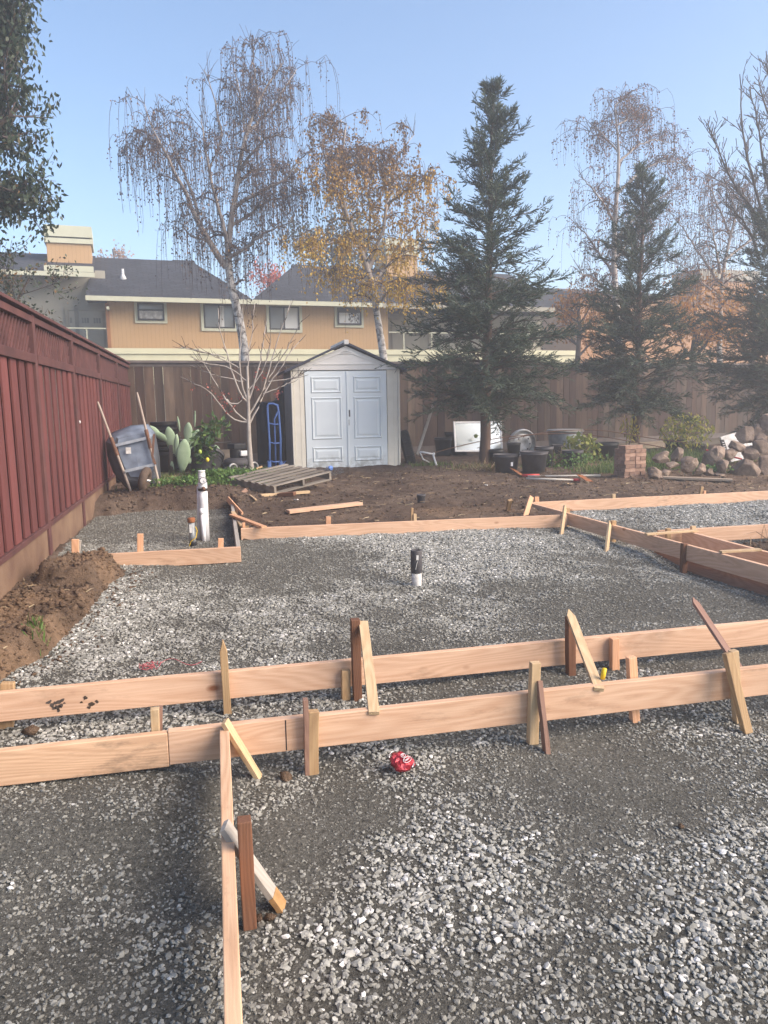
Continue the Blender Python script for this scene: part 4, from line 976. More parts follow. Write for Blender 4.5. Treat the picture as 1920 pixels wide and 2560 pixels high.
# ------------------------------------------------------------------ neighbouring two-storey house
def house():
    ang = math.atan2(.94, 8.84); o = Vector((-3.0, 26.45, 0)); u = Vector((math.cos(ang), math.sin(ang), 0)); n = Vector((math.sin(ang), -math.cos(ang), 0))
    t = thing('neighbour_house', 'two-storey neighbouring house with orange-tan board walls and dark shingle roofs', 'house', o, ang)
    siding, nt, nd, lk, p = _new('orange_tan_siding')
    v = coords(nd, lk)
    base = ramp(nd, lk, noise(nd, lk, v, .8, 4), [(.3, (.42, .27, .135)), (.7, (.47, .305, .155))])
    sx = nd.new('ShaderNodeSeparateXYZ'); lk.new(v, sx.inputs[0])
    fr = math_(nd, lk, 'FRACT', math_(nd, lk, 'MULTIPLY', sx.outputs['X'], 1 / .13))
    gr = math_(nd, lk, 'LESS_THAN', fr, .11)
    lk.new(mixc(nd, lk, math_(nd, lk, 'MULTIPLY', gr, .28), base, (.22, .11, .05)), p.inputs['Base Color']); p.inputs['Roughness'].default_value = .8
    bump(nd, lk, p, math_(nd, lk, 'MULTIPLY', gr, -1), .6, .02)
    grey = M('grey_beige_stucco', (.36, .345, .29), (.32, .305, .255), 4, .9, .1, 90)
    trim = M('pale_green_trim', (.52, .53, .41), (.47, .48, .37), 3, .7)
    cream = M('cream_parapet_paint', (.66, .65, .46), (.60, .59, .42), 2, .7)
    shingle, nt, nd, lk, p = _new('charcoal_shingles')
    br = nd.new('ShaderNodeTexBrick'); br.inputs['Scale'].default_value = 1.0; br.inputs['Brick Width'].default_value = .34; br.inputs['Row Height'].default_value = .15
    br.inputs['Mortar Size'].default_value = .02; br.inputs['Color1'].default_value = (.046, .049, .058, 1); br.inputs['Color2'].default_value = (.024, .027, .034, 1); br.inputs['Mortar'].default_value = (.008, .008, .011, 1)
    uv = coords(nd, lk, (1, 1, 1)); cb = nd.new('ShaderNodeCombineXYZ'); s2 = nd.new('ShaderNodeSeparateXYZ'); lk.new(uv, s2.inputs[0])
    wob = math_(nd, lk, 'MULTIPLY', noise(nd, lk, uv, 3, 3), .3)
    lk.new(math_(nd, lk, 'ADD', s2.outputs['X'], wob), cb.inputs[0]); lk.new(math_(nd, lk, 'MULTIPLY', s2.outputs['Z'], 2.3), cb.inputs[1]); lk.new(cb.outputs[0], br.inputs['Vector'])
    g = ramp(nd, lk, noise(nd, lk, uv, 2.2, 6, .7), [(.3, (.7,) * 3), (.7, (1.35,) * 3)])
    lk.new(mixc(nd, lk, 1.0, br.outputs['Color'], g, 'MULTIPLY'), p.inputs['Base Color']); p.inputs['Roughness'].default_value = .9
    bump(nd, lk, p, br.outputs['Fac'], -.5, .02)
    dark = M('dark_window_frame', (.03, .03, .032), None, 5, .4)
    glass, nt, nd, lk, p = _new('window_pane_glass'); p.inputs['Base Color'].default_value = (.16, .175, .18, 1); p.inputs['Roughness'].default_value = .08; p.inputs['Specular IOR Level'].default_value = .9
    blind = M('pale_blind', (.60, .61, .60), (.54, .55, .54), 3, .8)
    curtain = M('lace_curtain', (.52, .52, .50), (.20, .20, .20), 9, .9)
    brown = M('brown_downspout', (.34, .155, .07), None, 5, .7)
    door_m = M('grey_beige_door', (.40, .385, .33), (.37, .355, .30), 4, .8)
    def S(px, py, d=0.0):
        """photo point on the wall plane pushed out by d -> (s, z)"""
        q = PPL(px, py, o + n * d, np.array(n)); r = q - o
        return r.dot(u), q.z
    def bx(name, a, b, m, par=None, bev=0): return MB().box(a, b).build(name, m, par or t, bevel=bev)
    zl = 2.9
    sR = S(838, 700)[0]
    bx('wall', (0, 0, 0), (sR, 4.5, 4.86), siding)
    bx('corner_board', (-.06, -.03, zl + .45), (.05, .05, 4.80), brown)
    # windows
    def win(px0, py0, px1, py1, kind):
        s0, z1 = S(px0, py0); s1, z0 = S(px1, py1)
        f = thing_part('window', t)
        tw = .09
        for a, b in (((s0, -.05, z0), (s1, -.002, z0 + tw)), ((s0, -.05, z1 - tw), (s1, -.002, z1)), ((s0, -.05, z0 + tw + .001), (s0 + tw, -.002, z1 - tw - .001)), ((s1 - tw, -.05, z0 + tw + .001), (s1, -.002, z1 - tw - .001))):
            bx('trim', a, b, trim, f)
        a0, a1, c0, c1 = s0 + tw + .002, s1 - tw - .002, z0 + tw + .002, z1 - tw - .002
        fw = .05; bulge = -.10 if kind in ('curtain', 'tree') else -.035
        for a, b in (((a0, bulge, c0), (a1, -.002, c0 + fw)), ((a0, bulge, c1 - fw), (a1, -.002, c1)), ((a0, bulge, c0 + fw), (a0 + fw, -.002, c1 - fw)), ((a1 - fw, bulge, c0 + fw), (a1, -.002, c1 - fw))):
            bx('sash', a, b, dark, f)
        m_ = (a0 + a1) / 2
        if kind in ('slider_left', 'slider_right'):
            bx('mullion', (m_ - .02, -.030, c0 + fw), (m_ + .02, -.002, c1 - fw), dark, f)
            if kind == 'slider_right':
                bx('blind', (m_ + .021, -.012, c0 + fw), (a1 - fw, -.004, c1 - fw), blind, f)
                bx('pane', (a0 + fw, -.012, c0 + fw), (m_ - .021, -.004, c1 - fw), glass, f)
            else:
                bx('pane', (a0 + fw, -.012, c0 + fw), (m_ - .021, -.004, c1 - fw), glass, f)
                bx('blind', (m_ + .021, -.012, c0 + fw), (m_ + .16, -.004, c1 - fw), blind, f)
                bx('pane', (m_ + .161, -.012, c0 + fw), (a1 - fw, -.004, c1 - fw), glass, f)
        elif kind == 'curtain':
            zc = c0 + (c1 - c0) * .60
            bx('meeting_rail', (a0 + fw, -.095, zc - .025), (a1 - fw, -.070, zc + .025), dark, f)
            bx('curtain', (a0 + fw, -.060, c0 + fw), (a1 - fw, -.052, c1 - .20), curtain, f)
            bx('pane', (a0 + fw, -.085, c1 - .195), (a1 - fw, -.080, c1 - fw), glass, f)
        else:
            zc = c1 - .17
            bx('hood', (a0 + fw, -.095, zc), (a1 - fw, -.02, c1 - fw), dark, f)
            bx('blind', (a0 + fw, -.060, c0 + fw), (a1 - fw, -.052, zc), blind, f)
            lf = []
            for k in range(70):
                x = a0 + fw + (a1 - a0 - 2 * fw) * (.45 + .5 * random.random()); z = zc - (zc - c0 - fw) * random.random() ** 1.5 * .95
                lf.append((x, z))
            q = MB()
            for x, z in lf: q.add([(x - .014, -.064, z), (x, -.0645, z - .05), (x + .014, -.064, z), (x, -.0635, z + .03)], [(0, 1, 2, 3)])
            q.build('hanging_leaves', dark, f)
    def thing_part(name, par):
        e = bpy.data.objects.new(name, None); link(e, par); return e
    win(289, 648, 362, 699, 'curtain'); win(432, 650, 514, 716, 'slider_left'); win(574, 655, 653, 719, 'slider_right'); win(722, 659, 785, 708, 'tree')
    # parapet band of the lower roof in front
    sB = S(1250, 765, .6)[0]
    bx('parapet', (S(195, 752, .6)[0] - .6, -.62, 2.2), (sB, -.45, 3.16), cream); bx('parapet_cap', (S(195, 752, .6)[0] - .6, -.66, 3.163), (sB, -.42, 3.34), cream)
    bx('lower_wall', (-6, -.40, 0), (sB, -.02, 2.9), grey)
    # main roofs: two hipped blocks meeting in a valley
    eo = .55; ze = 4.95
    def rp(px, py, back):   # roof point at depth `back` behind the wall plane
        q = PPL(px, py, o - n * back, np.array(n)); r = q - o; return Vector((r.dot(u), back, q.z))
    sv = S(545, 640, eo)[0]; sl = S(184, 632, eo)[0]; sr2 = S(1245, 640, eo)[0]
    rb = 3.6
    def roof(name, pts, fs):
        th = .06; vs = [Vector(p) for p in pts]; 
        return MB().add(vs, fs).build(name, shingle, t)
    def hip(name, s0, s1, L_, Rr, lefthip, righthip):
        EL, ER = Vector((s0, -eo, ze)), Vector((s1, -eo, ze)); EBL, EBR = Vector((s0, 2 * rb + eo, ze)), Vector((s1, 2 * rb + eo, ze))
        RL, RR = Vector((L_[0], rb, L_[1])), Vector((Rr[0], rb, Rr[1]))
        vs = [EL, ER, EBR, EBL, RL, RR]
        return roof(name, vs, [(0, 1, 5, 4), (1, 2, 5), (2, 3, 4, 5), (3, 0, 4), (0, 3, 2, 1)])
    a = rp(205, 556, rb); b = rp(420, 561, rb); c = rp(630, 573, rb); d = rp(1100, 590, rb)
    r1 = hip('roof', sl, sv + .02, (a.x, a.z), (b.x - .1, a.z), 0, 1)
    r2 = hip('roof', sv + .02, sr2, (c.x + .1, c.z), (d.x, c.z), 1, 1)
    for q, sg, rr in ((b, 1, r1), (c, -1, r2)):        # small gablets where the ridges stop
        z1 = a.z if sg > 0 else c.z
        MB().add([(q.x, rb - .75, z1 - .42), (q.x, rb + .75, z1 - .42), (q.x, rb, z1 + .03), (q.x - sg * .8, rb - .75, z1 - .40), (q.x - sg * .8, rb + .75, z1 - .40), (q.x - sg * .8, rb, z1 + .03)],
                 [(0, 1, 2), (0, 2, 5, 3), (1, 4, 5, 2), (3, 5, 4), (0, 3, 4, 1)]).build('gablet', shingle, rr)
    bx('gutter', (sl, -eo - .07, 4.80), (S(825, 656, eo)[0], -eo + .02, 4.945), trim)
    bx('gutter', (S(825, 656, eo)[0] + .01, -eo - .05, 4.78), (sr2, -eo + .02, 4.945), grey)
    bx('soffit', (sl + .02, -eo + .03, 4.865), (sr2 - .02, -.01, 4.89), trim)
    bx('eave_bracket', (-.02, -.5, 4.55), (.06, -.06, 4.64), trim)
    # plumbing vent on the roof
    vp = rp(267, 617, 1.3); rm = (a.z - ze) / (rb + eo)
    vz = ze + rm * (vp.y + eo)
    MB().lathe([(.16, -.10), (.05, .12), (.045, .13), (.045, .30), (.0, .30)], 14, Matrix.Translation((vp.x, vp.y, vz))).build('vent_pipe', M('pale_vent', (.6, .61, .62), None, 5, .5), r1, True)
    # second roof vent seen over the right block
    # recessed balcony right of the orange wall
    sE = S(1215, 700)[0]
    bx('wall', (sR + .01, 1.6, 0), (sE, 4.5, 4.86), grey, None); bx('floor_slab', (sR + .01, -.38, 2.92), (sE, 1.59, 3.10), grey)
    for px0, px1 in ((846, 905), (925, 985)):
        q0, q1 = S(px0, 700, -1.6)[0], S(px1, 700, -1.6)[0]
        d_ = bx('door', (q0, 1.55, 3.12), (q1, 1.595, 4.62), door_m); bx('frame', (q0 - .1, 1.53, 4.621), (q1 + .1, 1.594, 4.74), grey, d_)
    def rail(sa, sb):
        r_ = MB().box((sa, -.06, 3.98), (sb, -.01, 4.02)).build('railing', trim, t)
        for k in range(int((sb - sa) / 1.1) + 1):
            x = sa + .55 + k * 1.1
            if x < sb: bx('baluster', (x, -.055, 3.345), (x + .04, -.015, 3.975), trim, r_)
    rail(sR + .02, sE - .3)
    # stuccoed stair tower on the left with its doors
    sT = S(40, 700)[0] - 3.0
    bx('wall', (sT, 1.2, 0), (-.01, 4.5, 6.0), grey)
    for px0, px1 in ((150, 165), (171, 222)):
        q0, q1 = S(px0, 700, -1.2)[0], S(px1, 700, -1.2)[0]
        d_ = bx('door', (q0, 1.15, 3.12), (q1, 1.195, 4.68), door_m)
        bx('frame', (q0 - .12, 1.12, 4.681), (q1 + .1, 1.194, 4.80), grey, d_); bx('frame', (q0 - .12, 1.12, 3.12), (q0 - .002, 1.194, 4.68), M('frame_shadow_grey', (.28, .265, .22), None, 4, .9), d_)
        w = (q1 - q0)
        for k in range(2 if w > .5 else 1):
            for j in range(3): bx('light', (q0 + w * (.12 + .5 * k) + j * w * .11, 1.14, 4.28), (q0 + w * (.12 + .5 * k) + j * w * .11 + w * .085, 1.149, 4.45), M('door_light', (.20, .20, .18), None, 5, .3), d_)
    rail(sT, -.08)
    bx('beam', (S(95, 580, -.4)[0], .38, rp(150, 592, .4).z), (S(202, 580, -.4)[0], .46, rp(150, 574, .4).z), trim)
    pz_ = rp(60, 548, 4.0)
    MB().add([(sT - 6, .2, 4.7), (S(205, 600, -.3)[0], .2, 5.75), (S(205, 600, -.3)[0], 4.2, 7.0), (sT - 6, 4.2, 7.0), (sT - 6, .2, 5.75), (sT - 6, 4.2, 5.8), (S(205, 600, -.3)[0], 4.2, 5.8)][1:4] + [(sT - 6, .2, 5.75)], [(0, 1, 2, 3)]).build('roof', shingle, t)
    bx('fascia', (sT - 6, .15, 5.62), (S(205, 600, -.3)[0], .22, 5.76), trim)
    # chimneys
    def chim(px0, px1, py0, py1, py2, back, d):
        q0, q1 = rp(px0, py0, back), rp(px1, py0, back); zt = q0.z; zm = rp(px0, py1, back).z; zb = rp(px0, py2, back).z - .8
        c_ = bx('chimney', (q0.x + .06, back + .06, zb), (q1.x - .06, back + d - .06, zm - .16), siding)
        bx('chimney_band', (q0.x, back, zm - .158), (q1.x, back + d, zm), trim, c_)
        bx('chimney_gap', (q0.x + .08, back + .08, zm), (q1.x - .08, back + d - .08, zm + .05), dark, c_)
        bx('chimney_cap', (q0.x, back, zm + .051), (q1.x, back + d, zt), trim, c_)
    chim(92, 197, 484, 512, 560, 2.2, 1.6); chim(833, 905, 515, 540, 600, 2.6, 1.6)
house()

def far_house():
    o = PY(1235, 640, 36)
    t = thing('far_house', 'far neighbouring house with flat roof and boxed chimney behind the birches', 'house', (o.x, 36, 0), .1)
    s = M('tan_far_siding', (.42, .23, .11), (.36, .19, .09), 2, .85); g = M('grey_far_trim', (.33, .31, .25), None, 3, .8); rf = M('far_dark_roof', (.08, .075, .075), (.05, .05, .05), 4, .9)
    def X(px): return PY(px, 640, 36).x - o.x
    def Z(py): return PY(1500, py, 36).z
    MB().box((X(1255), 0, 0), (X(1900), 6, Z(640))).build('wall', s, t)
    MB().add([(X(1250), -.4, Z(640)), (X(1920), -.4, Z(640)), (X(1920), 4, Z(615)), (X(1262), 4, Z(600)), (X(1250), 8, Z(640)), (X(1920), 8, Z(640))], [(0, 1, 2, 3), (3, 2, 5, 4), (0, 3, 4), (1, 5, 2), (0, 4, 5, 1)]).build('roof', rf, t)
    c = MB().box((X(1562), 1, Z(640)), (X(1700), 3, Z(592))).build('chimney', s, t); MB().box((X(1558), .9, Z(591.5)), (X(1705), 3.1, Z(566))).build('chimney_cap', g, c)
far_house()

# ------------------------------------------------------------------ trees
def tubemesh(name, paths, mat, parent, n=5):
    V, F = [], []; base = 0
    for pts, rad in paths:
        P = np.array(pts, float); m = len(P)
        if m < 2: continue
        D = np.gradient(P, axis=0); D /= np.linalg.norm(D, axis=1)[:, None] + 1e-9
        ref = np.where(np.abs(D[:, 2:3]) > .9, np.array([[1., 0, 0]]), np.array([[0, 0, 1.]]))
        A = np.cross(D, ref); A /= np.linalg.norm(A, axis=1)[:, None] + 1e-9; B = np.cross(D, A)
        th = np.arange(n) * 2 * np.pi / n; r = np.broadcast_to(np.array(rad, float), (m,)) if np.ndim(rad) else np.full(m, rad)
        ring = P[:, None] + (A[:, None] * np.cos(th)[None, :, None] + B[:, None] * np.sin(th)[None, :, None]) * r[:, None, None]
        V.append(ring.reshape(-1, 3))
        i = np.arange(m - 1)[:, None] * n; k = np.arange(n)[None]; k2 = (k + 1) % n
        F.append(np.stack([i + k, i + k2, i + n + k2, i + n + k], 2).reshape(-1, 4) + base); base += m * n
    return npmesh(name, np.concatenate(V), np.concatenate(F), mat, parent, None, True)
def leaves(name, P, L, W, mat, parent, tone, droop=0.6, up=None):
    """leaf-shaped quads (two triangles each), hanging or spread"""
    n = len(P); D = RNG.normal(size=(n, 3)); D[:, 2] -= droop * 2.2
    if up is not None: D = D * .5 + up
    D /= np.linalg.norm(D, axis=1)[:, None]
    S = np.cross(D, RNG.normal(size=(n, 3))); S /= np.linalg.norm(S, axis=1)[:, None] + 1e-9
    L = np.broadcast_to(L, (n,)); W = np.broadcast_to(W, (n,))
    V = np.stack([P, P + D * (L * .45)[:, None] + S * (W / 2)[:, None], P + D * L[:, None], P + D * (L * .45)[:, None] - S * (W / 2)[:, None]], 1).reshape(-1, 3)
    F = np.arange(n * 4).reshape(-1, 4)
    return npmesh(name, V, F, mat, parent, {'tone': np.repeat(tone, 4)})
def resample(pts, k):
    P = np.array([tuple(p) for p in pts]); d = np.r_[0, np.cumsum(np.linalg.norm(np.diff(P, axis=0), axis=1))]; t = np.linspace(0, d[-1], k)
    return np.stack([np.interp(t, d, P[:, j]) for j in range(3)], 1)
def smooth_path(pts, k=14, jit=0.0):
    P = resample(pts, k)
    for _ in range(2): P[1:-1] = (P[:-2] + 2 * P[1:-1] + P[2:]) / 4
    if jit: P[1:-1] += RNG.normal(0, jit, P[1:-1].shape)
    return P
def birch(label, Y, trunk, limbs, r0, n_sub, n_strand, Lmin, Lmax, leafmat_, leaf_n, lower_orange, group, tip_twigs=6, wide=1.0, leafsz=.055, strand_r=.005):
    base = PY(trunk[0][0], trunk[0][1], Y)
    base.z = 0.0
    t = thing('birch_tree', label, 'tree', base, 0, group)
    o = np.array(base)
    W = lambda pts, dy=0.0: [np.array(PY(p[0], p[1], Y + dy * i / max(1, len(pts) - 1))) - o for i, p in enumerate(pts)]
    tp = np.vstack([[0, 0, -.2], smooth_path([np.array([0, 0, 0.0])] + W(trunk), 26)])
    tr = np.linspace(r0, .012, len(tp)) ; tr = r0 * (1 - np.linspace(0, 1, len(tp))) ** .8 + .012
    k = len(tp) * 55 // 100
    tubemesh('trunk', [(tp[:k + 1], tr[:k + 1])], MT['birch'], t, 10)
    paths = [(tp[k:], tr[k:])]; skel = [(tp[len(tp) // 3:], tr[len(tp) // 3:])]
    for pts, r in limbs:
        dy = random.uniform(-2.0, 2.0) * wide
        P = smooth_path(W(pts, dy), 16, .012); R = np.linspace(r, .008, 16); paths.append((P, R)); skel.append((P, R))
    subs = []
    for _ in range(n_sub):
        P, R = random.choice(skel); i = random.randint(max(1, len(P) // 5), len(P) - 1); s = P[i]
        a = random.uniform(0, 6.28); L = random.uniform(.5, 1.35) * wide; pts = [s]; d = np.array([math.cos(a), math.sin(a), random.uniform(.5, 1.1)]); d /= np.linalg.norm(d)
        for j in range(7):
            pts.append(pts[-1] + d * L / 7); d = d + np.array([0, 0, -.16 - .05 * j]) + RNG.normal(0, .07, 3); d /= np.linalg.norm(d)
        subs.append((np.array(pts), np.linspace(max(.008, R[i] * .45), .004, 8)))
    # upright bare twigs at the tips
    for P, R in skel:
        for _ in range(tip_twigs):
            a = random.uniform(0, 6.28); d = np.array([math.cos(a) * .5, math.sin(a) * .5, 1]); pts = [P[-1] - (P[-1] - P[-3]) * random.random()]
            for j in range(5): pts.append(pts[-1] + d * random.uniform(.05, .11)); d = d + RNG.normal(0, .16, 3)
            subs.append((np.array(pts), np.linspace(.007, .003, 6)))
    tubemesh('limbs', paths, MT['birchlimb'], t, 6); 
    strands = []; LP, LT = [], []
    allsub = [q for q in subs if len(q[0]) == 8]
    for _ in range(n_strand):
        P, R = random.choice(allsub); i = random.randint(2, len(P) - 1); s = P[i]; L = random.uniform(Lmin, Lmax) * random.uniform(.5, 1); m = 7
        a = random.uniform(0, 6.28); d = np.array([math.cos(a) * .5, math.sin(a) * .5, .25]); pts = [s]
        for j in range(m):
            pts.append(pts[-1] + d / max(np.linalg.norm(d), 1e-6) * L / m); d = d * .55 + np.array([0, 0, -.6]) + RNG.normal(0, .05, 3)
        pts = np.array(pts); strands.append((pts, np.linspace(strand_r, strand_r * .5, m + 1)))
        q = np.random.default_rng(int(RNG.integers(1e9)))
        nl = q.poisson(leaf_n)
        if nl:
            tt = q.random(nl) * m; ii = np.minimum(tt.astype(int), m - 1); f = (tt - ii)[:, None]
            LP.append(pts[ii] * (1 - f) + pts[ii + 1] * f + q.normal(0, .03, (nl, 3)))
    tag(tubemesh('twigs', subs, MT['twig'], t, 4), kind='stuff')
    tag(tubemesh('weeping_twigs', strands, MT['twig'], t, 3), kind='stuff')
    LP = np.concatenate(LP); z = LP[:, 2]
    tone = np.clip(RNG.normal(.42, .22, len(LP)) + lower_orange(LP + o), 0, 1)
    leaves('crown', LP, RNG.uniform(.7, 1.25, len(LP)) * leafsz, RNG.uniform(.55, .8, len(LP)) * leafsz, MT[leafmat_], t, tone, .8)
    return t
GBR = 'weeping birches behind the back fence'
birch('tall weeping birch, nearly bare with drooping purple-grey twigs', 18.8,
      [(532, 800), (528, 750), (520, 700), (508, 650), (497, 610), (489, 578), (492, 520), (503, 455), (512, 400), (517, 345), (530, 290), (552, 230), (578, 180), (604, 140), (612, 135)],
      [([(489, 578), (460, 535), (432, 490), (410, 440), (392, 400), (372, 355), (345, 310), (325, 270), (312, 225)], .085), ([(432, 490), (420, 430), (400, 380), (362, 300), (352, 240)], .05),
       ([(492, 530), (478, 470), (462, 420), (450, 370), (440, 300), (435, 240)], .06), ([(488, 560), (540, 530), (570, 500), (610, 485), (640, 480)], .05), ([(498, 490), (530, 470), (565, 440), (610, 425), (655, 420)], .045),
       ([(503, 450), (540, 425), (580, 405), (620, 385), (650, 340), (665, 330)], .05), ([(512, 395), (540, 370), (580, 365), (630, 375)], .04), ([(514, 370), (545, 330), (570, 300), (600, 290), (632, 300)], .04),
       ([(530, 290), (560, 260), (590, 230), (620, 180), (640, 150)], .035), ([(530, 280), (520, 220), (515, 180), (500, 130)], .035), ([(452, 520), (425, 515), (405, 505), (385, 470)], .04), ([(450, 370), (480, 300), (470, 250), (455, 180), (440, 150)], .035), ([(552, 230), (555, 180), (545, 130), (548, 100)], .03), ([(345, 310), (330, 300), (312, 300), (302, 330)], .03)],
      .135, 180, 1250, .8, 2.5, 'lf_birch1', 8, lambda p: .35 * np.exp(-((p[:, 2] - 5.2) / .9) ** 2) * (RNG.random(len(p)) < .35) + .5 * (RNG.random(len(p)) < .03), GBR, wide=.68, leafsz=.055, strand_r=.0065)
birch('middle weeping birch still holding amber leaves on its lower branches', 18.4,
      [(832, 800), (826, 750), (818, 705), (812, 665), (806, 620), (796, 580), (778, 535), (760, 495), (742, 450), (734, 410), (737, 355), (742, 310), (748, 268)],
      [([(796, 580), (822, 520), (835, 450), (842, 395), (855, 350), (875, 310), (895, 290)], .06), ([(806, 610), (850, 560), (885, 540), (920, 530)], .05), ([(778, 535), (730, 520), (700, 525), (670, 540)], .035), ([(742, 450), (720, 400), (705, 370), (700, 330)], .035), ([(838, 440), (880, 410), (915, 390), (935, 395)], .035),
       ([(806, 620), (770, 600), (740, 590), (700, 600)], .035), ([(812, 660), (850, 620), (880, 610), (905, 615)], .035), ([(790, 560), (800, 480), (795, 420), (800, 370)], .045), ([(737, 355), (760, 330), (775, 340), (785, 380)], .025), ([(748, 268), (735, 262), (722, 275), (715, 300)], .02), ([(842, 395), (820, 360), (815, 340), (800, 335)], .025), ([(855, 540), (900, 480), (925, 450), (945, 450)], .03)],
      .115, 260, 1000, .45, 1.4, 'lf_birch2', 15, lambda p: .48 * sstep(7.2, 4.2, p[:, 2]) - .40 * sstep(6.0, 7.6, p[:, 2]), GBR, wide=.85, leafsz=.068)
birch('right-hand weeping birch with rust-brown leaves, behind the second redwood', 19.8,
      [(1340, 800), (1335, 720), (1330, 640), (1325, 560), (1328, 480), (1332, 420), (1338, 350), (1335, 290), (1328, 230)],
      [([(1330, 600), (1290, 540), (1260, 500), (1240, 480)], .05), ([(1328, 480), (1290, 420), (1265, 390), (1250, 380)], .04), ([(1332, 420), (1380, 370), (1420, 350), (1465, 345), (1490, 370)], .045), ([(1328, 520), (1390, 450), (1440, 420), (1475, 400)], .045), ([(1338, 350), (1380, 310), (1420, 300), (1450, 310)], .035), ([(1338, 330), (1300, 290), (1285, 270), (1270, 290)], .03), ([(1328, 230), (1345, 212), (1365, 240)], .02), ([(1335, 270), (1370, 250), (1390, 270)], .025), ([(1330, 640), (1280, 600), (1250, 590)], .04), ([(1330, 560), (1370, 500), (1400, 470)], .04)],
      .13, 240, 950, .6, 1.7, 'lf_birch3', 9, lambda p: -.1 + .3 * (RNG.random(len(p)) < .2), GBR, wide=.9)
birch('bare weeping birch with long hanging twigs near the right edge', 21.0,
      [(1556, 800), (1553, 740), (1556, 680), (1558, 620), (1566, 560), (1578, 510), (1590, 460), (1600, 420)],
      [([(1558, 620), (1520, 560), (1490, 520), (1470, 480), (1450, 470)], .05), ([(1566, 560), (1620, 520), (1660, 490), (1690, 480)], .05), ([(1578, 510), (1550, 440), (1530, 400), (1525, 380)], .04), ([(1590, 460), (1570, 400), (1540, 385)], .035), ([(1556, 640), (1500, 600), (1470, 570), (1440, 560)], .04), ([(1590, 460), (1630, 420), (1660, 410)], .03), ([(1556, 590), (1540, 500), (1510, 460)], .04)],
      .11, 170, 700, .8, 2.2, 'lf_birch3', 5, lambda p: .12 + .3 * sstep(6.5, 3.5, p[:, 2]), GBR, wide=.9)

def redwood(label, base, apex, low_z, half_w, seed, group, n_br=250, trunk_r=.11):
    rs = np.random.default_rng(seed); base = Vector(base); apex = Vector(apex)
    t = thing('redwood_tree', label, 'tree', base, 0, group)
    H = (apex - base).length; ax = np.array(apex - base) / H
    lean = lambda h: ax * h
    k = 18; hs = np.linspace(-.2, H, k); tp = np.array([lean(h) + np.array([rs.normal(0, .012), rs.normal(0, .012), 0]) for h in hs]); tr = trunk_r * (1 - np.linspace(0, 1, k) ** 1.1) + .012; tr[0] *= 1.35
    tubemesh('trunk', [(tp, tr)], MT['trunkred'], t, 12)
    br, P, D, L, W, T = [], [], [], [], [], []
    for i in range(n_br):
        f = (i + rs.random()) / n_br; f = f ** 1.08
        h = low_z + (H - low_z) * f; rem = 1 - f
        ln = half_w * (rem ** .72) * rs.uniform(.55, 1.18) + .16
        if f < .12: ln *= .72 + 2.3 * f
        a = rs.uniform(0, 6.28); el = (1.0 - .72 * rem) + rs.normal(0, .20)
        d = np.array([math.cos(a) * math.cos(el), math.sin(a) * math.cos(el), math.sin(el)]); m = 7; pts = [lean(h)]
        sag = -.06 - .06 * rem
        for j in range(m):
            d = d + np.array([0, 0, sag if j < m * .6 else .14]) + rs.normal(0, .07, 3); d /= np.linalg.norm(d); pts.append(pts[-1] + d * ln / m)
        pts = np.array(pts)
        if f > .45 and rs.random() < .42: continue
        br.append((pts, np.linspace(.007 + .012 * rem, .003, m + 1)))
        nt_ = int(11 + 20 * ln)
        for q in range(nt_):
            u = rs.uniform(.18, 1.0); x = u * m; ii = min(int(x), m - 1); p = pts[ii] * (1 - (x - ii)) + pts[ii + 1] * (x - ii)
            dd = pts[ii + 1] - pts[ii]; dd /= np.linalg.norm(dd); sd = np.cross(dd, rs.normal(0, .55, 3) + np.array([0, 0, 1.])); sd /= np.linalg.norm(sd) + 1e-9
            s = rs.choice([-1, 1]); tl = (.10 + .24 * ln * (1 - u * .75) * .55) * rs.uniform(.6, 1.2)
            td = dd * rs.uniform(.6, 1.0) + sd * s * rs.uniform(.4, .9) + np.array([0, 0, rs.normal(.28 - .14 * rem, .34)]); td /= np.linalg.norm(td)
            nn = max(2, int(tl / .045)); e = p + td * tl
            ss = np.cross(td, [0, 0, 1.]); ss /= np.linalg.norm(ss) + 1e-9
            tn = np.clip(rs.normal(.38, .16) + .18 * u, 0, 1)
            for w_ in range(nn):
                c = p + td * tl * (w_ + .3) / nn
                for sg in (-1, 1):
                    nd = td * .8 + ss * sg * .55 + rs.normal(0, .16, 3); nd /= np.linalg.norm(nd)
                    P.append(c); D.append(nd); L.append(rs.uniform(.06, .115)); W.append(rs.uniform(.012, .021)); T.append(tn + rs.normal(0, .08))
            P.append(p); D.append(td); L.append(tl * 1.1); W.append(.017); T.append(tn)
    tubemesh('limbs', br, MT['bark'], t, 5)
    P, D, L, W = np.array(P), np.array(D), np.array(L), np.array(W); n = len(P)
    S = np.cross(D, rs.normal(size=(n, 3))); S /= np.linalg.norm(S, axis=1)[:, None] + 1e-9
    V = np.stack([P - S * (W * .3)[:, None], P + D * (L * .5)[:, None] - S * (W / 2)[:, None], P + D * L[:, None], P + D * (L * .5)[:, None] + S * (W / 2)[:, None]], 1).reshape(-1, 3)
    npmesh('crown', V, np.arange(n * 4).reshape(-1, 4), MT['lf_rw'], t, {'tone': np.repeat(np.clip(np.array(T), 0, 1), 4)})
    return n
GRW = 'young redwoods along the back fence'
b1 = PZ(1046, 1008, .27); a1 = PY(1066, 198, 13.1)
redwood('tall young redwood right of the shed, in front of the leaning window', (b1.x, b1.y, .25), a1, 1.05, 1.72, 5, GRW, 345, .095)
b2 = PY(1372, 975, 14.8); a2 = PY(1390, 375, 14.8)
redwood('young redwood behind the brick stack, in front of the rusty birch', (b2.x, b2.y, .25), a2, .95, 1.65, 9, GRW, 300, .09)
b3 = PY(1690, 985, 14.6); a3 = PY(1690, 330, 14.6)
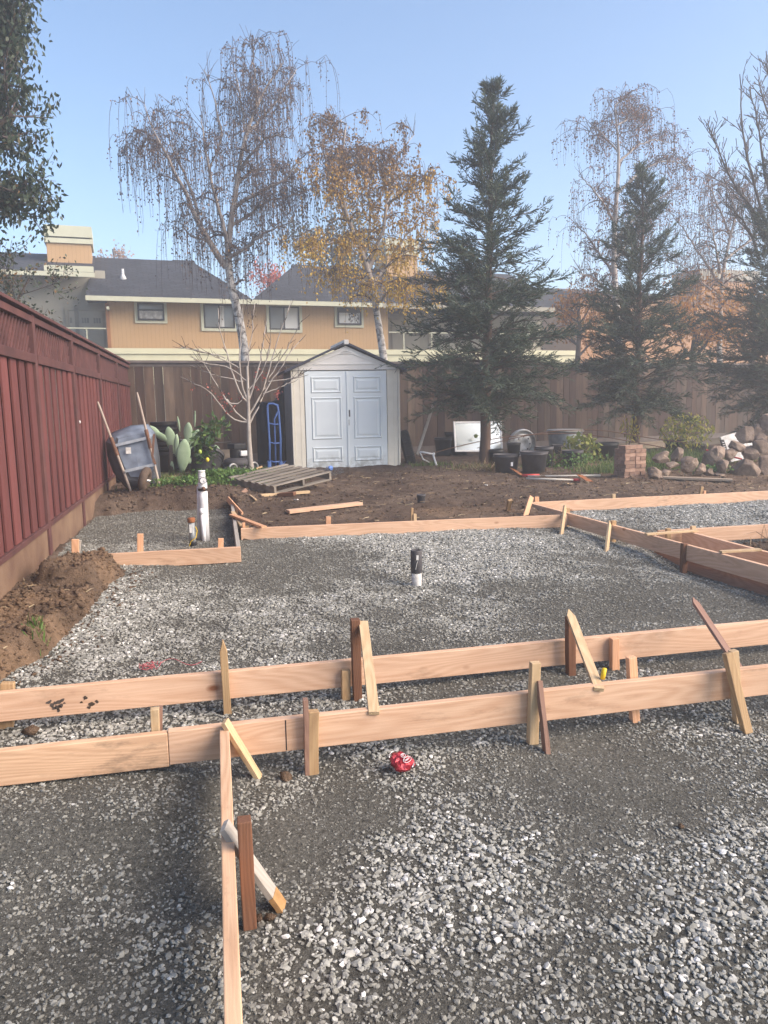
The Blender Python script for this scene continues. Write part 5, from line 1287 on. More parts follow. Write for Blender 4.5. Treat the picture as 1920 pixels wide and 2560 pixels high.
redwood('redwood cut off by the right edge of the view, above the rocks', (b3.x, b3.y, .25), a3, .8, 2.0, 14, GRW, 310, .09)

def branching(label, name, base, trunk_pts, r0, gen, leaf, group=None, leaf_n=0, lsz=.1, spread=.55, seed=1, mats=('bark', 'twig'), leaf_tone=(.45, .22), drop=.5, first_limb=.3, lens=None, kids=4, leaf_w=.42, cluster=.08, cat='tree'):
    rs = random.Random(seed); t = thing(name, label, cat, base, 0, group); o = np.array(base)
    tp = smooth_path([np.array(p) - o for p in trunk_pts], 14, .01); R = np.linspace(r0, r0 * .25, 14)
    tubemesh('trunk', [(tp, R)], MT[mats[0]], t, 9)
    lens = lens or [1.6, .9, .5]
    level = [(tp, R)]; allp = []
    for g in range(gen):
        nxt = []
        for P, Rr in level:
            nk = kids[g] if isinstance(kids, (list, tuple)) else kids
            for _ in range(nk):
                u = rs.uniform(first_limb, 1.0); i = min(int(u * (len(P) - 1)), len(P) - 2); s = P[i]; dd = P[i + 1] - P[i]; dd = dd / (np.linalg.norm(dd) + 1e-9)
                rv = np.array([rs.gauss(0, 1), rs.gauss(0, 1), rs.gauss(.15, .7)]); rv -= dd * rv.dot(dd); rv /= np.linalg.norm(rv) + 1e-9
                d = dd * (1 - spread * .5) + rv * spread; d /= np.linalg.norm(d); L = lens[g] * rs.uniform(.6, 1.15); pts = [s]
                for j in range(6): pts.append(pts[-1] + d * L / 6); d = d + np.array([rs.gauss(0, .09), rs.gauss(0, .09), rs.gauss(.05, .08)]); d /= np.linalg.norm(d)
                nxt.append((np.array(pts), np.linspace(max(.004, Rr[i] * .55), max(.003, Rr[i] * .2), 7)))
        allp.append(nxt); level = nxt
    tubemesh('limbs', allp[0], MT[mats[0]], t, 6)
    if len(allp) > 1: tag(tubemesh('twigs', [q for lv in allp[1:] for q in lv], MT[mats[1]], t, 4), kind='stuff')
    if leaf_n:
        ends = allp[-1] + (allp[-2] if gen > 1 else []); LP = []
        for _ in range(leaf_n):
            P, Rr = rs.choice(ends); i = rs.randint(2, len(P) - 1); LP.append(P[i] + np.array([rs.gauss(0, cluster) for _ in range(3)]))
        LP = np.array(LP); leaves('crown', LP, RNG.uniform(.7, 1.2, len(LP)) * lsz, RNG.uniform(.8, 1.1, len(LP)) * lsz * leaf_w, MT[leaf], t, np.clip(RNG.normal(leaf_tone[0], leaf_tone[1], len(LP)), 0, 1), drop)
    return t
# large evergreen over the fence at the left
E0 = (-3.5, 12.6, 0)
branching('big evergreen with glossy drooping leaves leaning over the red fence', 'evergreen_tree', E0, [E0, (-3.45, 12.6, 3.0), (-3.4, 12.5, 5.0), (-3.35, 12.5, 6.6), (-3.3, 12.4, 9.2)], .16, 3, 'lf_green', None, 42000, .105, .78, 21, leaf_tone=(.42, .24), drop=.75, first_limb=.38, lens=[1.25, .75, .42], kids=[52, 9, 5], leaf_w=.45, cluster=.07)
branching('sparse greyish shrub above the red fence, before the stair tower', 'shrub', (-3.4, 14.0, 0), [(-3.4, 14, 0), (-3.4, 14, 1.6), (-3.2, 13.9, 2.9), (-2.75, 13.8, 3.6)], .05, 3, 'lf_green', None, 1500, .075, .7, 23, leaf_tone=(.75, .2), drop=.3, first_limb=.45, lens=[.8, .5, .28], kids=[9, 5, 3], leaf_w=.5)
# bare tree at the right edge
q = [PY(*p, 16.0) for p in ((1690, 980), (1690, 760), (1680, 620), (1672, 520))]; q[0].z = .2
tb = branching('bare leafless tree with upswept branches at the upper right edge', 'bare_tree', tuple(q[0]), [tuple(p) for p in q], .12, 1, None, None, kids=3, lens=[.5], seed=3)
def bare_limbs(t, o):
    rs = random.Random(4); main = [[(1675, 540), (1640, 440), (1612, 340), (1600, 250), (1598, 160)], [(1665, 530), (1620, 450), (1580, 390), (1552, 330), (1530, 270)], [(1675, 500), (1655, 380), (1640, 280), (1618, 190)], [(1680, 500), (1675, 350), (1668, 230), (1655, 110)], [(1640, 560), (1620, 500), (1600, 470), (1565, 440)], [(1690, 480), (1700, 330), (1700, 200), (1690, 60)], [(1650, 520), (1640, 470), (1600, 420), (1575, 395)], [(1660, 400), (1690, 300), (1650, 220), (1640, 180)]]
    out, tw = [], []
    for pts in main:
        P = smooth_path([np.array(PY(p[0], p[1], 16.0 + random.uniform(-.6, .6))) - o for p in pts], 14, .012); out.append((P, np.linspace(.045, .009, 14)))
        for _ in range(26):
            i = rs.randint(3, 12); d = P[i + 1] - P[i]; d = d / np.linalg.norm(d); rv = np.array([rs.gauss(0, 1), rs.gauss(0, .7), rs.gauss(.4, .5)]); d = d * .6 + rv * .45; d /= np.linalg.norm(d); L = rs.uniform(.18, .55); p = [P[i]]
            for j in range(5): p.append(p[-1] + d * L / 5); d = d * .9 + np.array([rs.gauss(0, .08), rs.gauss(0, .08), .10]); d /= np.linalg.norm(d)
            p = np.array(p); tw.append((p, np.linspace(.010, .006, 6)))
            for _ in range(4):
                k = rs.randint(1, 5); d2 = d + np.array([rs.gauss(0, .55), rs.gauss(0, .55), rs.gauss(.1, .3)]); tw.append((np.array([p[k], p[k] + d2 * .05, p[k] + d2 * .11 + np.array([0, 0, .015])]), [.007, .007, .008]))
    tubemesh('limbs', out, MT['bark'], t, 6); tag(tubemesh('twigs', tw, MT['bark'], t, 4), kind='stuff')
bare_limbs(tb, np.array(q[0]))
# trees beyond the houses
def far_tree(label, px, py_top, py_bot, Y, half, leaf, seed, n, lsz, tone=(.5, .25), name='far_tree', group='trees beyond the houses'):
    top = PY(px, py_top, Y); b = (top.x, Y, 0)
    zc = (top.z + PY(px, py_bot, Y).z) / 2
    rad = top.z - zc
    branching(label, name, b, [b, (top.x, Y, zc * .6), (top.x + .1, Y, zc), (top.x, Y, top.z - rad * .4)], .16, 2, leaf, group, n, lsz, .8, seed, leaf_tone=tone, first_limb=.62, lens=[half * 1.1, half * .55], kids=[16, 7], cluster=half * .12, leaf_w=.7)
far_tree('scarlet-leaved tree peeking through the gap between the two roofs', 580, 582, 640, 40, 1.3, 'lf_red', 31, 1600, .16)
far_tree('pale amber tree top showing above the left roof ridge', 243, 530, 570, 42, 1.0, 'lf_pale', 32, 500, .16)
far_tree('dark green tree behind the right roof, left of the second chimney', 715, 500, 600, 36, 2.4, 'lf_green', 33, 3000, .17, (.45, .2))
far_tree('amber tree crown beside the far house, above the fence', 1500, 620, 800, 21, 1.35, 'lf_orange', 34, 2600, .10)
far_tree('rust-orange tree left of the second redwood, above the fence', 1248, 615, 790, 23, .9, 'lf_orange', 35, 1600, .10, (.3, .2))
far_tree('amber tree low behind the fence at the right edge', 1630, 640, 800, 22, 1.3, 'lf_orange', 36, 1800, .10, (.6, .2))

# young maple in the yard
def maple():
    b = PZ(541, 1026, .27); b = Vector((b.x, b.y, soil_z(b.x, b.y) - .03)); o = np.array(b); Y = b.y
    t = thing('young_maple', 'young leafless maple with pale bark and a few pinkish-red leaves', 'tree', b)
    C = lambda q: np.array(PY((440 + q[0] / 5.184) / SV, (780 + q[1] / 5.184) / SV, Y + (q[2] if len(q) > 2 else 0))) - o
    tr = [(985, 2130), (965, 1950), (950, 1750), (945, 1600), (942, 1450), (940, 1300), (935, 1100), (930, 900), (920, 700), (840, 500), (850, 200), (870, -100), (880, -350)]
    P = smooth_path([C(q) for q in tr[:9]], 18); tubemesh('trunk', [(np.vstack([[0, 0, -.08], P]), np.r_[.062, np.linspace(.052, .016, 18)])], MT['maple'], t, 12)
    limbs = [[(940, 1430), (850, 1430), (770, 1415), (700, 1385), (640, 1310), (560, 1200), (500, 1080), (430, 1020), (300, 960), (60, 840, .3)], [(930, 1420), (860, 1410), (800, 1340), (720, 1230), (650, 1130), (560, 1000), (430, 800), (330, 600), (290, 480, -.4)], [(960, 1440), (1030, 1340), (1090, 1150), (1130, 1050), (1250, 880), (1340, 760), (1480, 520), (1640, 330, .3)],
             [(950, 1330), (1000, 1250), (1080, 1150), (1150, 950), (1220, 700), (1330, 330), (1450, -20), (1500, -150, .2)], [(945, 1200), (880, 1100), (850, 900), (820, 650), (830, 350), (870, 50), (880, -250, -.2)], [(940, 1150), (1010, 980), (1060, 750), (1110, 550), (1140, 340), (1180, 100, .3)], [(940, 1180), (830, 1110), (790, 950), (700, 700), (640, 450), (560, 250), (545, -50, .2)],
             [(1130, 1060), (1290, 1010), (1450, 920), (1659, 800, .4)], [(950, 1000), (1080, 850), (1170, 650), (1220, 450), (1230, 200, -.3)], [(840, 740), (760, 690), (630, 620), (400, 530), (60, 460, .4)], [(930, 900), (860, 830), (700, 720), (600, 690), (400, 680), (180, 580, -.3)], [(870, 900), (620, 850), (400, 780), (180, 690, .2)], [(1200, 900), (1400, 880), (1560, 850), (1700, 740, -.2)], [(620, 1110), (700, 1180), (800, 1200), (860, 1130), (890, 1080, .1)], [(640, 600), (470, 540), (200, 480), (60, 460, -.2)], [(940, 880), (920, 600), (990, 300), (1000, 60), (1010, -120, .3)], [(1150, 1000), (1300, 700), (1480, 400), (1659, 60, -.3)]]
    lp, tw = [], []; rs = random.Random(8)
    for L in limbs:
        Q = smooth_path([C(q) for q in L], 14, .006); lp.append((Q, np.linspace(.017 if L[0][1] > 1100 else .010, .0045, 14)))
        for _ in range(7):
            i = rs.randint(4, 12); d = Q[i + 1] - Q[i]; d = d / np.linalg.norm(d) + np.array([rs.gauss(0, .5), rs.gauss(0, .5), rs.gauss(.25, .3)]); d /= np.linalg.norm(d); l = rs.uniform(.10, .34); p = [Q[i]]
            for j in range(4): p.append(p[-1] + d * l / 4); d = d + np.array([rs.gauss(0, .1), rs.gauss(0, .1), .06]); d /= np.linalg.norm(d)
            tw.append((np.array(p), np.linspace(.006, .0035, 5)))
    tubemesh('limbs', lp, MT['maple'], t, 7); tag(tubemesh('twigs', tw, MT['bark'], t, 4), kind='stuff')
    LP = []
    for (x, y, n, s) in ((590, 1090, 26, 45), (640, 1160, 18, 40), (670, 1300, 6, 14), (720, 1270, 5, 16), (830, 1100, 9, 28), (450, 1000, 8, 30), (200, 990, 5, 15), (740, 1215, 5, 12), (1290, 1060, 12, 26), (1340, 1030, 7, 18), (1050, 990, 12, 34), (1090, 790, 10, 40), (1120, 840, 8, 30)):
        for _ in range(n): LP.append(C((rs.gauss(x, s), rs.gauss(y, s), rs.gauss(0, .06))))
    LP = np.array(LP); leaves('crown', LP, RNG.uniform(.035, .06, len(LP)), RNG.uniform(.022, .04, len(LP)), MT['lf_maple'], t, RNG.random(len(LP)), .6)
maple()

# ------------------------------------------------------------------ things by the left fence
def on_ground(px, py, z=.27):
    p = PZ(px, py, z)
    for _ in range(3): p = PZ(px, py, ground_z(p.x, p.y))
    return p
def wheelbarrow():
    Yb = 11.35
    b = PY(315, 1060, Yb); o = Vector((b.x, Yb, ground_z(b.x, Yb)))
    t = thing('wheelbarrow', 'upturned wheelbarrow with blue-grey tray leaning on the red fence', 'wheelbarrow', o)
    Q = lambda x, y, d=0.0: PY(x, y, Yb + d) - o
    rim = [(243, 935), (283, 920), (320, 917), (334, 935), (343, 985), (346, 1028), (334, 1052), (304, 1064), (270, 1050), (246, 1020), (233, 985), (230, 955)]
    rdep = [.42, .42, .42, .38, .30, .22, .12, .06, .10, .18, .28, .36]
    flo = [(256, 948), (285, 941), (314, 936), (322, 950), (328, 985), (332, 1012), (326, 1022), (304, 1030), (283, 1030), (270, 1010), (260, 985), (254, 962)]
    fdep = [.16, .16, .16, .14, .08, .02, .0, -.02, .0, .04, .08, .13]
    A = [Q(p[0], p[1], d) for p, d in zip(rim, rdep)]; B = [Q(p[0], p[1], d) for p, d in zip(flo, fdep)]
    n = len(A); rows = [A, [a.lerp(c, .30) + Vector((0, -.05, 0)) for a, c in zip(A, B)], [a.lerp(c, .72) + Vector((0, -.05, 0)) for a, c in zip(A, B)], B]
    m = MB(); m.v = [tuple(p) for r in rows for p in r]
    for i in range(3):
        for k in range(n): k2 = (k + 1) % n; m.f.append((i * n + k, i * n + k2, (i + 1) * n + k2, (i + 1) * n + k))
    q_ = len(m.v); m.v.append(tuple(sum(B, Vector()) / n)); m.f += [(3 * n + k, 3 * n + (k + 1) % n, q_) for k in range(n)]
    tray = m.build('tray', [MT['barrowdark'], MT['barrow']], t, True)
    for pl in tray.data.polygons:
        if pl.center.z > .86 * (A[0].z): pl.material_index = 1
    for i, pl in enumerate(tray.data.polygons):
        if i >= 2 * n: pl.use_smooth = False
    so = tray.modifiers.new('gauge', 'SOLIDIFY'); so.thickness = .006
    cen = sum(B, Vector()) / n + Vector((0, -.035, 0)); fr = [p + Vector((0, -.022, 0)) for p in B]
    MB().add([*fr, *[p + Vector((0, .012, 0)) for p in fr], cen], [((k + 1) % n, k, 2 * n) for k in range(n)] + [(k, (k + 1) % n, n + (k + 1) % n, n + k) for k in range(n)]).build('pan', MT['barrow'], t)
    MB().tube([*A, A[0]], .010, 6, False).build('rolled_rim', MT['barrowdark'], t, True)
    for (p0, d0), (p1, d1), nm in ((((211, 868), .22), ((283, 1062), -.10), 'handle'), (((296, 848), .22), ((345, 1050), -.10), 'handle')):
        a, c = Q(*p0, d0), Q(*p1, d1)
        MB().tube([a, a.lerp(c, .05), a.lerp(c, .42), a.lerp(c, .43), c], [.012, .017, .017, .018, .018], 8).build(nm, MT['handle'], t)
        h = MB().tube([a.lerp(c, .40), a.lerp(c, .60)], .027, 8).build('rust_bracket', MT['rustbracket'], t)
    for (p0, p1, dd) in (((250, 962), (326, 944), .07), ((270, 1018), (336, 1003), -.07)):
        stick_child = stick('cross_bar', Q(*p0, dd), Q(*p1, dd), (.040), .03, MT['barbar'], (0, -1, 0)); stick_child.parent = t
    for p0, p1 in (((333, 938), (329, 985)), ((329, 985), (336, 1003))):
        s = stick('leg_strap', Q(*p0, -.06), Q(*p1, -.10), .03, .012, MT['rustbracket'], (0, -1, 0)); s.parent = t
    w = Q(313, 1037, -.16); rot = Matrix.Translation(w) @ Matrix.Rotation(R_(14), 4, 'Y') @ Matrix.Rotation(R_(80), 4, 'Z') @ Matrix.Rotation(math.pi / 2, 4, 'X')
    wh = MB().torus(.132, .058, rot, 26, 10).build('wheel', MT['dustrubber'], t, True)
    MB().lathe([(.085, -.03), (.06, -.035), (.0, -.035)], 18, rot).build('rim', MT['steel'], wh, True)
    MB().lathe([(.02, -.09), (.02, .09)], 10, rot).build('axle', MT['steel'], wh, True)
    s = MB().box((-.035, -.004, -.045), (.035, 0, .045)).build('sticker', MT['whitedirty'], t, loc=Q(278, 973, .06) + Vector((0, -.035, 0)))
wheelbarrow()

def pot(label, x, y, z, r, h, mat='black', cat='pot', group=None, name='plant_pot', soil=True, tilt=None, lab=False):
    t = thing(name, label, cat, (x, y, z), random.random() * 0, group)
    if tilt: t.rotation_euler = tilt
    MB().lathe([(r * .80, 0), (r * .96, h * .86), (r * 1.0, h * .865), (r * 1.0, h * .90), (r * .93, h * .90), (r * .90, h * .80)], 26, cap1=False).build('body', MT[mat], t, True)
    MB().torus(r * 1.01, r * .035, Matrix.Translation((0, 0, h * .985)) , 26, 6).build('rim', MT[mat], t, True)
    MB().lathe([(r * 1.0, h * .90), (r * 1.02, h * .985), (r * .96, h * .985), (r * .92, h * .86)], 26, cap0=False, cap1=False).build('collar', MT[mat], t, True)
    if soil: MB().lathe([(r * .92, h * .84), (0, h * .87)], 22, cap0=False, cap1=False).build('potting_soil', MT['soil'], t, True)
    if lab: MB().box((.0, -r * .95, h * .42), (r * .17, -r * .89, h * .62)).build('label_tag', MT['white'], t)
    return t
def pot_at(label, px, py, wpx, hpx, **k):
    p = on_ground(px, py); sc = (p - Vector((0, 0, EYE))).dot(Vector(CR[:, 2])) / (FPX / SV)
    return pot(label, p.x, p.y + wpx * sc / 2 * .8, p.z - .01, wpx * sc / 2, hpx * sc, **k)
GP = 'black and grey nursery pots'
# stacked pots and crates behind the cactus
p = on_ground(357, 1022)
for k in range(7):
    pot(['lowest', 'second lowest', 'third lowest', 'middle', 'third highest', 'second highest', 'topmost'][k] + ' black pot of the nested stack behind the cactus', p.x + .03 * (k % 2), p.y + .35, p.z + .09 * k, .26 - .004 * k, .36, group='nested black pots behind the cactus', soil=False)
pot('ribbed black drum between cactus and citrus', PY(408, 960, 14.4).x, 14.4, .27, .26, .62, name='ribbed_drum', cat='drum', mat='blackgrey', soil=False)
for k in range(6):
    MB().torus(.262 - .008 * (5 - k) * .4, .008, Matrix.Translation((0, 0, .10 + .08 * k)), 26, 6).build('rib', MT['black'], bpy.data.objects['ribbed_drum'], True)
pot('black round pot holding greenery behind the wheelbarrow', PY(272, 915, 13.2).x, 13.2, .30, .30, .62, soil=True)

def prickly_pear():
    Y = 13.7; b = PY(386, 1030, Y); o = Vector((b.x, Y, soil_z(b.x, Y)))
    t = thing('prickly_pear', 'grey-green prickly pear cactus with broad upright pads', 'cactus', o)
    #  cx, cy, half width, half height (photo px), lean, depth
    pads = [(369, 951, 14, 29, -8, .10), (396, 985, 17, 36, 8, -.10), (406, 936, 12, 23, 6, .0), (419, 951, 13, 25, 25, .08), (332, 930, 9, 17, -58, .16), (350, 944, 9, 20, -55, .12), (381, 962, 7, 24, 5, -.06), (386, 916, 3.2, 16, -6, .05), (421, 905, 2.6, 17, 4, .05), (470, 975, 9, 15, -20, .25), (463, 991, 10, 20, 62, .30), (412, 995, 7, 14, 65, .05), (372, 1010, 5, 18, -4, .0), (390, 1022, 5, 12, 2, -.05), (337, 1050, 7, 12, 20, -.9)]
    for i, (cx, cy, hw, hh, lean, dep) in enumerate(pads):
        c = PY(cx, cy, Y + dep) - o; k = Y / (FPX / SV) * .985
        m = MB(); n = 16; prof = []
        th = .028 if hw > 5 else .02
        mat = Matrix.Translation(c) @ Matrix.Rotation(R_(lean), 4, 'Y') @ Matrix.Rotation(R_(random.uniform(-30, 30)), 4, 'Z')
        rows = 9
        for r in range(rows + 1):
            u = r / rows; z = -hh * k + 2 * hh * k * u; w = hw * k * math.sin(math.pi * (u * .93 + .05)) ** .75 * (.62 + .45 * u); w = max(w, .008)
            for q in range(n):
                a = 2 * math.pi * q / n; m.v.append(tuple(mat @ Vector((w * math.cos(a), th * math.sin(a) * min(1, w / .03), z))))
        for r in range(rows):
            for q in range(n): q2 = (q + 1) % n; m.f.append((r * n + q, r * n + q2, (r + 1) * n + q2, (r + 1) * n + q))
        m.f.append(tuple(range(n))[::-1]); m.f.append(tuple(rows * n + q for q in range(n)))
        pd = m.build('pad', MT['cactus'], t, True)
    MB().tube([(-.10, 0, -.03), (-.12, .02, .25), (-.10, .02, .55)], [.045, .04, .03], 8).build('stem', MT['bark'], t, True)
    return t
prickly_pear()

def leafy(name, label, cat, o, ctr, rad, n, lsz, mat, tone=(.5, .25), stems=6, drop=.2, lw=.4, group=None, stem_mat='bark'):
    t = thing(name, label, cat, o, 0, group); c = Vector(ctr) - Vector(o)
    P = RNG.normal(size=(n, 3)); P /= np.linalg.norm(P, axis=1)[:, None]; P = P * (RNG.random(n) ** .4)[:, None] * np.array(rad) + np.array(c)
    P[:, 2] = np.maximum(P[:, 2], .02)
    leaves('foliage', P, RNG.uniform(.7, 1.2, n) * lsz, RNG.uniform(.8, 1.1, n) * lsz * lw, MT[mat], t, np.clip(RNG.normal(tone[0], tone[1], n), 0, 1), drop)
    for k in range(stems):
        e = P[RNG.integers(n)]; MB().tube([(random.uniform(-.03, .03), random.uniform(-.03, .03), -.02), Vector(e) * .55 + Vector((0, 0, c.z * .15)), e], [.010, .007, .003], 5).build('stem', MT[stem_mat], t)
    return t
Y = 12.9; b = PY(437, 1020, Y); zc = soil_z(b.x, Y)
ct = leafy('citrus_bush', 'small citrus bush with one ripe lemon, behind the tipped black pot', 'bush', (b.x, Y, zc), PY(441, 966, Y), (.17, .16, .40), 360, .13, 'lf_citrus', (.45, .25), 7, .1, .38)
e = PY(468, 925, Y); 
P2 = np.array(e - Vector((b.x, Y, zc))) + RNG.normal(0, .075, (90, 3)) * np.array([1, 1, 1.3]); leaves('foliage', P2, .12, .045, MT['lf_citrus'], ct, np.clip(RNG.normal(.5, .2, 90), 0, 1), -.2)
for (px, py, m_) in ((448, 993, 'lemon'), (432, 976, 'limegreen')):
    c = PY(px, py, Y - .2) - Vector((b.x, Y, zc)); MB().lathe([(.0, -.038), (.016, -.035), (.029, -.016), (.031, 0), (.028, .017), (.014, .033), (.0, .037)], 14, Matrix.Translation(c), cap0=False, cap1=False).build('lemon', MT[m_], ct, True)
pot('black pot under the citrus bush', PY(452, 1005, 13.0).x, 13.05, soil_z(.1, 13), .20, .42, group=GP)
p = on_ground(441, 1040); pt = pot('tipped grey-black ringed pot in front of the citrus bush', p.x, p.y + .28, p.z + .10, .27, .40, mat='blackgrey', soil=False, tilt=(R_(-30), R_(14), 0))
for k in range(3): MB().torus(.245 + .012 * k, .010, Matrix.Translation((0, 0, .25 + .05 * k)), 26, 6).build('ring', MT['black'], pt, True)

grass('grass', [(PZ(490, 1020, .28).x, 12.6, .75, .75, 1700, .16), (PZ(400, 1040, .3).x, 11.5, .55, .35, 700, .16), (PZ(480, 1055, .3).x, 11.5, .35, .25, 500, .10), (PZ(380, 1005, .28).x, 13, .5, .5, 400, .18),
               (1.0, 13.9, .5, .3, 260, .12), (4.9, 13.2, .8, .5, 420, .13), (7.6, 12.0, .8, .35, 1500, .26), (6.7, 11.8, .6, .3, 700, .24), (8.9, 12.6, .9, .4, 1100, .32), (8.2, 13.6, 1.3, .5, 900, .3), (4.0, 13.9, .4, .3, 240, .12), (-1.1, 4.95, .07, .10, 45, .10)])
def weeds(name, spots):
    P = []
    for (x, y, rx, ry, n, h) in spots:
        px = x + rx * RNG.normal(0, .5, n); py = y + ry * RNG.normal(0, .5, n); P.append(np.stack([px, py, soil_h(px, py) + h * RNG.random(n)], 1))
    P = np.concatenate(P); n = len(P)
    o = leaves(name, P, RNG.uniform(.03, .07, n), RNG.uniform(.025, .05, n), MT['weed'], None, RNG.random(n), -.1); tag(o, kind='stuff')
weeds('weed_leaves', [(PZ(490, 1045, .3).x, 11.7, .42, .28, 1500, .22), (PZ(500, 1010, .28).x, 12.9, .6, .5, 900, .14), (PZ(415, 1060, .3).x, 11.2, .5, .2, 600, .10), (8.0, 10.9, .35, .15, 420, .12), (6.4, 12.6, .5, .3, 400, .25)])
def drystems(name, spots):
    Ps, Ls, Ds = [], [], []
    for (x, y, r, n, L) in spots:
        px = x + r * RNG.normal(0, .5, n); py = y + r * RNG.normal(0, .4, n); Ps.append(np.stack([px, py, soil_h(px, py)], 1)); Ls.append(RNG.uniform(.4, 1, n) * L); Ds.append(np.stack([RNG.normal(0, .8, n), RNG.normal(0, .5, n), RNG.uniform(.2, 1, n)], 1))
    P, L, D = np.concatenate(Ps), np.concatenate(Ls), np.concatenate(Ds); D /= np.linalg.norm(D, axis=1)[:, None]; n = len(P)
    V, F = blades(P, D, L, RNG.uniform(.005, .012, n), .3); tag(npmesh(name, V, F, MT['dry'], None, {'tone': np.repeat(RNG.random(n) * .8, 6)}), kind='stuff')
drystems('dry_stems', [(PZ(400, 1035, .3).x - .05, 11.9, .22, 170, .34), (4.75, 12.95, .5, 260, .30), (6.6, 13.4, .4, 260, .55), (1.1, 13.2, .6, 160, .18), (5.6, 5.75, .7, 260, .40), (6.3, 5.8, .8, 200, .4)])

def mower():
    p = on_ground(510, 1008); t = thing('lawn_mower', 'old dark lawn mower with a white engine cover and pale wheels', 'mower', (p.x, 14.2, .30), .5)
    MB().lathe([(.24, .10), (.26, .12), (.25, .20), (.15, .24)], 22).build('deck', MT['blackgrey'], t, True)
    MB().lathe([(.12, .24), (.13, .26), (.13, .38), (.10, .43), (.04, .44)], 18).build('engine', MT['black'], t, True)
    MB().box((-.14, -.15, .40), (.12, .10, .50)).build('fuel_tank', MT['black'], t, bevel=.02)
    MB().box((-.02, -.18, .27), (.16, -.12, .37)).build('engine_cover', MT['white'], t, bevel=.02)
    for x, y in ((-.22, -.22), (.22, -.22), (-.22, .2), (.22, .2)):
        w = MB().torus(.075, .022, Matrix.Translation((x, y, .07)) @ Matrix.Rotation(math.pi / 2, 4, 'X'), 20, 8).build('wheel', MT['steel'], t, True)
        MB().lathe([(.06, -.01), (.03, -.015), (0, -.015)], 14, Matrix.Translation((x, y, .07)) @ Matrix.Rotation(math.pi / 2, 4, 'X'), cap0=False, cap1=False).build('hub', MT['blackgrey'], w, True)
    MB().tube([(-.2, .2, .15), (-.2, .55, .5), (.2, .55, .5), (.2, .2, .15)], .012, 8).build('push_bar', MT['blackgrey'], t, True)
mower()
def hand_truck():
    p = on_ground(593, 1020); Y = 14.15; t = thing('hand_truck', 'blue steel hand truck standing left of the shed', 'hand truck', (p.x, Y, .28))
    Q = lambda x, y, d=0: PY(x, y, Y + d) - Vector((p.x, Y, .28))
    MB().tube([Q(583, 1012), Q(582, 950), Q(578, 890), Q(578, 876), Q(581, 872), Q(590, 872), Q(599, 876), Q(602, 890), Q(606, 945), Q(606, 1012)], .019, 10).build('rail_frame', MT['blue'], t, True)
    MB().tube([Q(590, 872, .04), Q(601, 875, .22), Q(601, 888, .22), Q(593, 905, .06), Q(596, 1010, .06)], .016, 10).build('rear_loop', MT['blue'], t, True)
    for y in (914, 955, 995): MB().tube([Q(580.5 + (y - 914) * .02, y), Q(592, y + 3, .03), Q(604, y + 2)], .013, 8).build('cross_bar', MT['blue'], t, True)
    for x in (582, 607):
        g = MB().box((-.035, -.02, -.12), (.035, .16, .06)).build('wheel_guard', MT['blue'], t, bevel=.02, loc=Q(x, 1003))
        MB().torus(.085, .035, Matrix.Translation((0, .12, -.06)) @ Matrix.Rotation(math.pi / 2, 4, 'Y'), 18, 8).build('wheel', MT['rubber'], g, True)
    stick('toe_plate', Q(581, 1014, -.03), Q(609, 1014, -.03), .16, .008, MT['blue'], (0, 0, 1)).parent = t
    MB().tube([Q(606, 1008, .0), Q(618, 996, .2), Q(607, 1000, .25)], .010, 6).build('axle_brace', MT['blue'], t, True)
hand_truck()
# black plastic sheet standing in the gap by the shed
def black_sheet():
    Y = 15.5; b = PY(588, 1010, Y); o = Vector((b.x, Y, .27)); t = thing('black_sheet', 'dark plastic sheeting standing in the gap between shed and plank fence', 'sheeting', o)
    V = []; nx, nz = 18, 14
    for j in range(nz + 1):
        for i in range(nx + 1):
            u, v = i / nx, j / nz; top = 1.28 + .40 * sstep(.45, .9, u) - .25 * sstep(.93, 1.0, u)
            V.append((-.28 + .72 * u, .03 * math.sin(u * 17 + v * 2) + .02 * math.sin(v * 9), float(v * top)))
    F = [(j * (nx + 1) + i, j * (nx + 1) + i + 1, (j + 1) * (nx + 1) + i + 1, (j + 1) * (nx + 1) + i) for j in range(nz) for i in range(nx)]
    m = MB().add(V, F).build('sheet', MT['black'], t, True); s = m.modifiers.new('gauge', 'SOLIDIFY'); s.thickness = .006
black_sheet()
p = on_ground(536, 1034); o = MB().box((-.26, -.06, -.03), (.26, .06, .10)).build('concrete_edging', MT['concrete'], None, bevel=.015, loc=(p.x, p.y + .06, p.z)); tag(o, 'grey concrete edging piece at the foot of the young maple', 'edging')
p = on_ground(410, 1000); o = MB().box((-.34, -.03, -.1), (.30, .03, .10)).build('grey_board', MT['oldplank'], None, bevel=.006, loc=(PY(477, 965, 14.9).x, 14.9, .55)); tag(o, 'grey board end fixed low on the cedar fence behind the citrus bush', 'board')

def pallet():
    a = on_ground(592, 1070, .27); c = on_ground(740, 1054, .27); u = (c - a); u.z = 0; W = u.length; u.normalize(); v = Vector((-u.y, u.x, 0))
    t = thing('pallet', 'weathered wooden pallet lying tilted on the soil before the shed', 'pallet', (a.x, a.y, max(a.z, .2)), math.atan2(u.y, u.x))
    t.rotation_euler = (R_(4), R_(-6), math.atan2(u.y, u.x) + .02)
    D = 1.05; W = 1.12
    for k in range(7):
        y = .04 + k * (D - .08) / 6
        MB().box((0, y - .036, .115), (W, y + .036, .133)).build('slat', MT['palletwood'], t, bevel=.003)
    for x in (.03, W / 2, W - .03):
        MB().box((x - .02, 0, .022), (x + .02, D, .113)).build('stringer', MT['palletwood'], t, bevel=.003)
    for y in (.05, D / 2, D - .05):
        MB().box((0.001, y - .045, 0), (W - .001, y + .045, .02)).build('bottom_slat', MT['palletwood'], t, bevel=.003)
pallet()
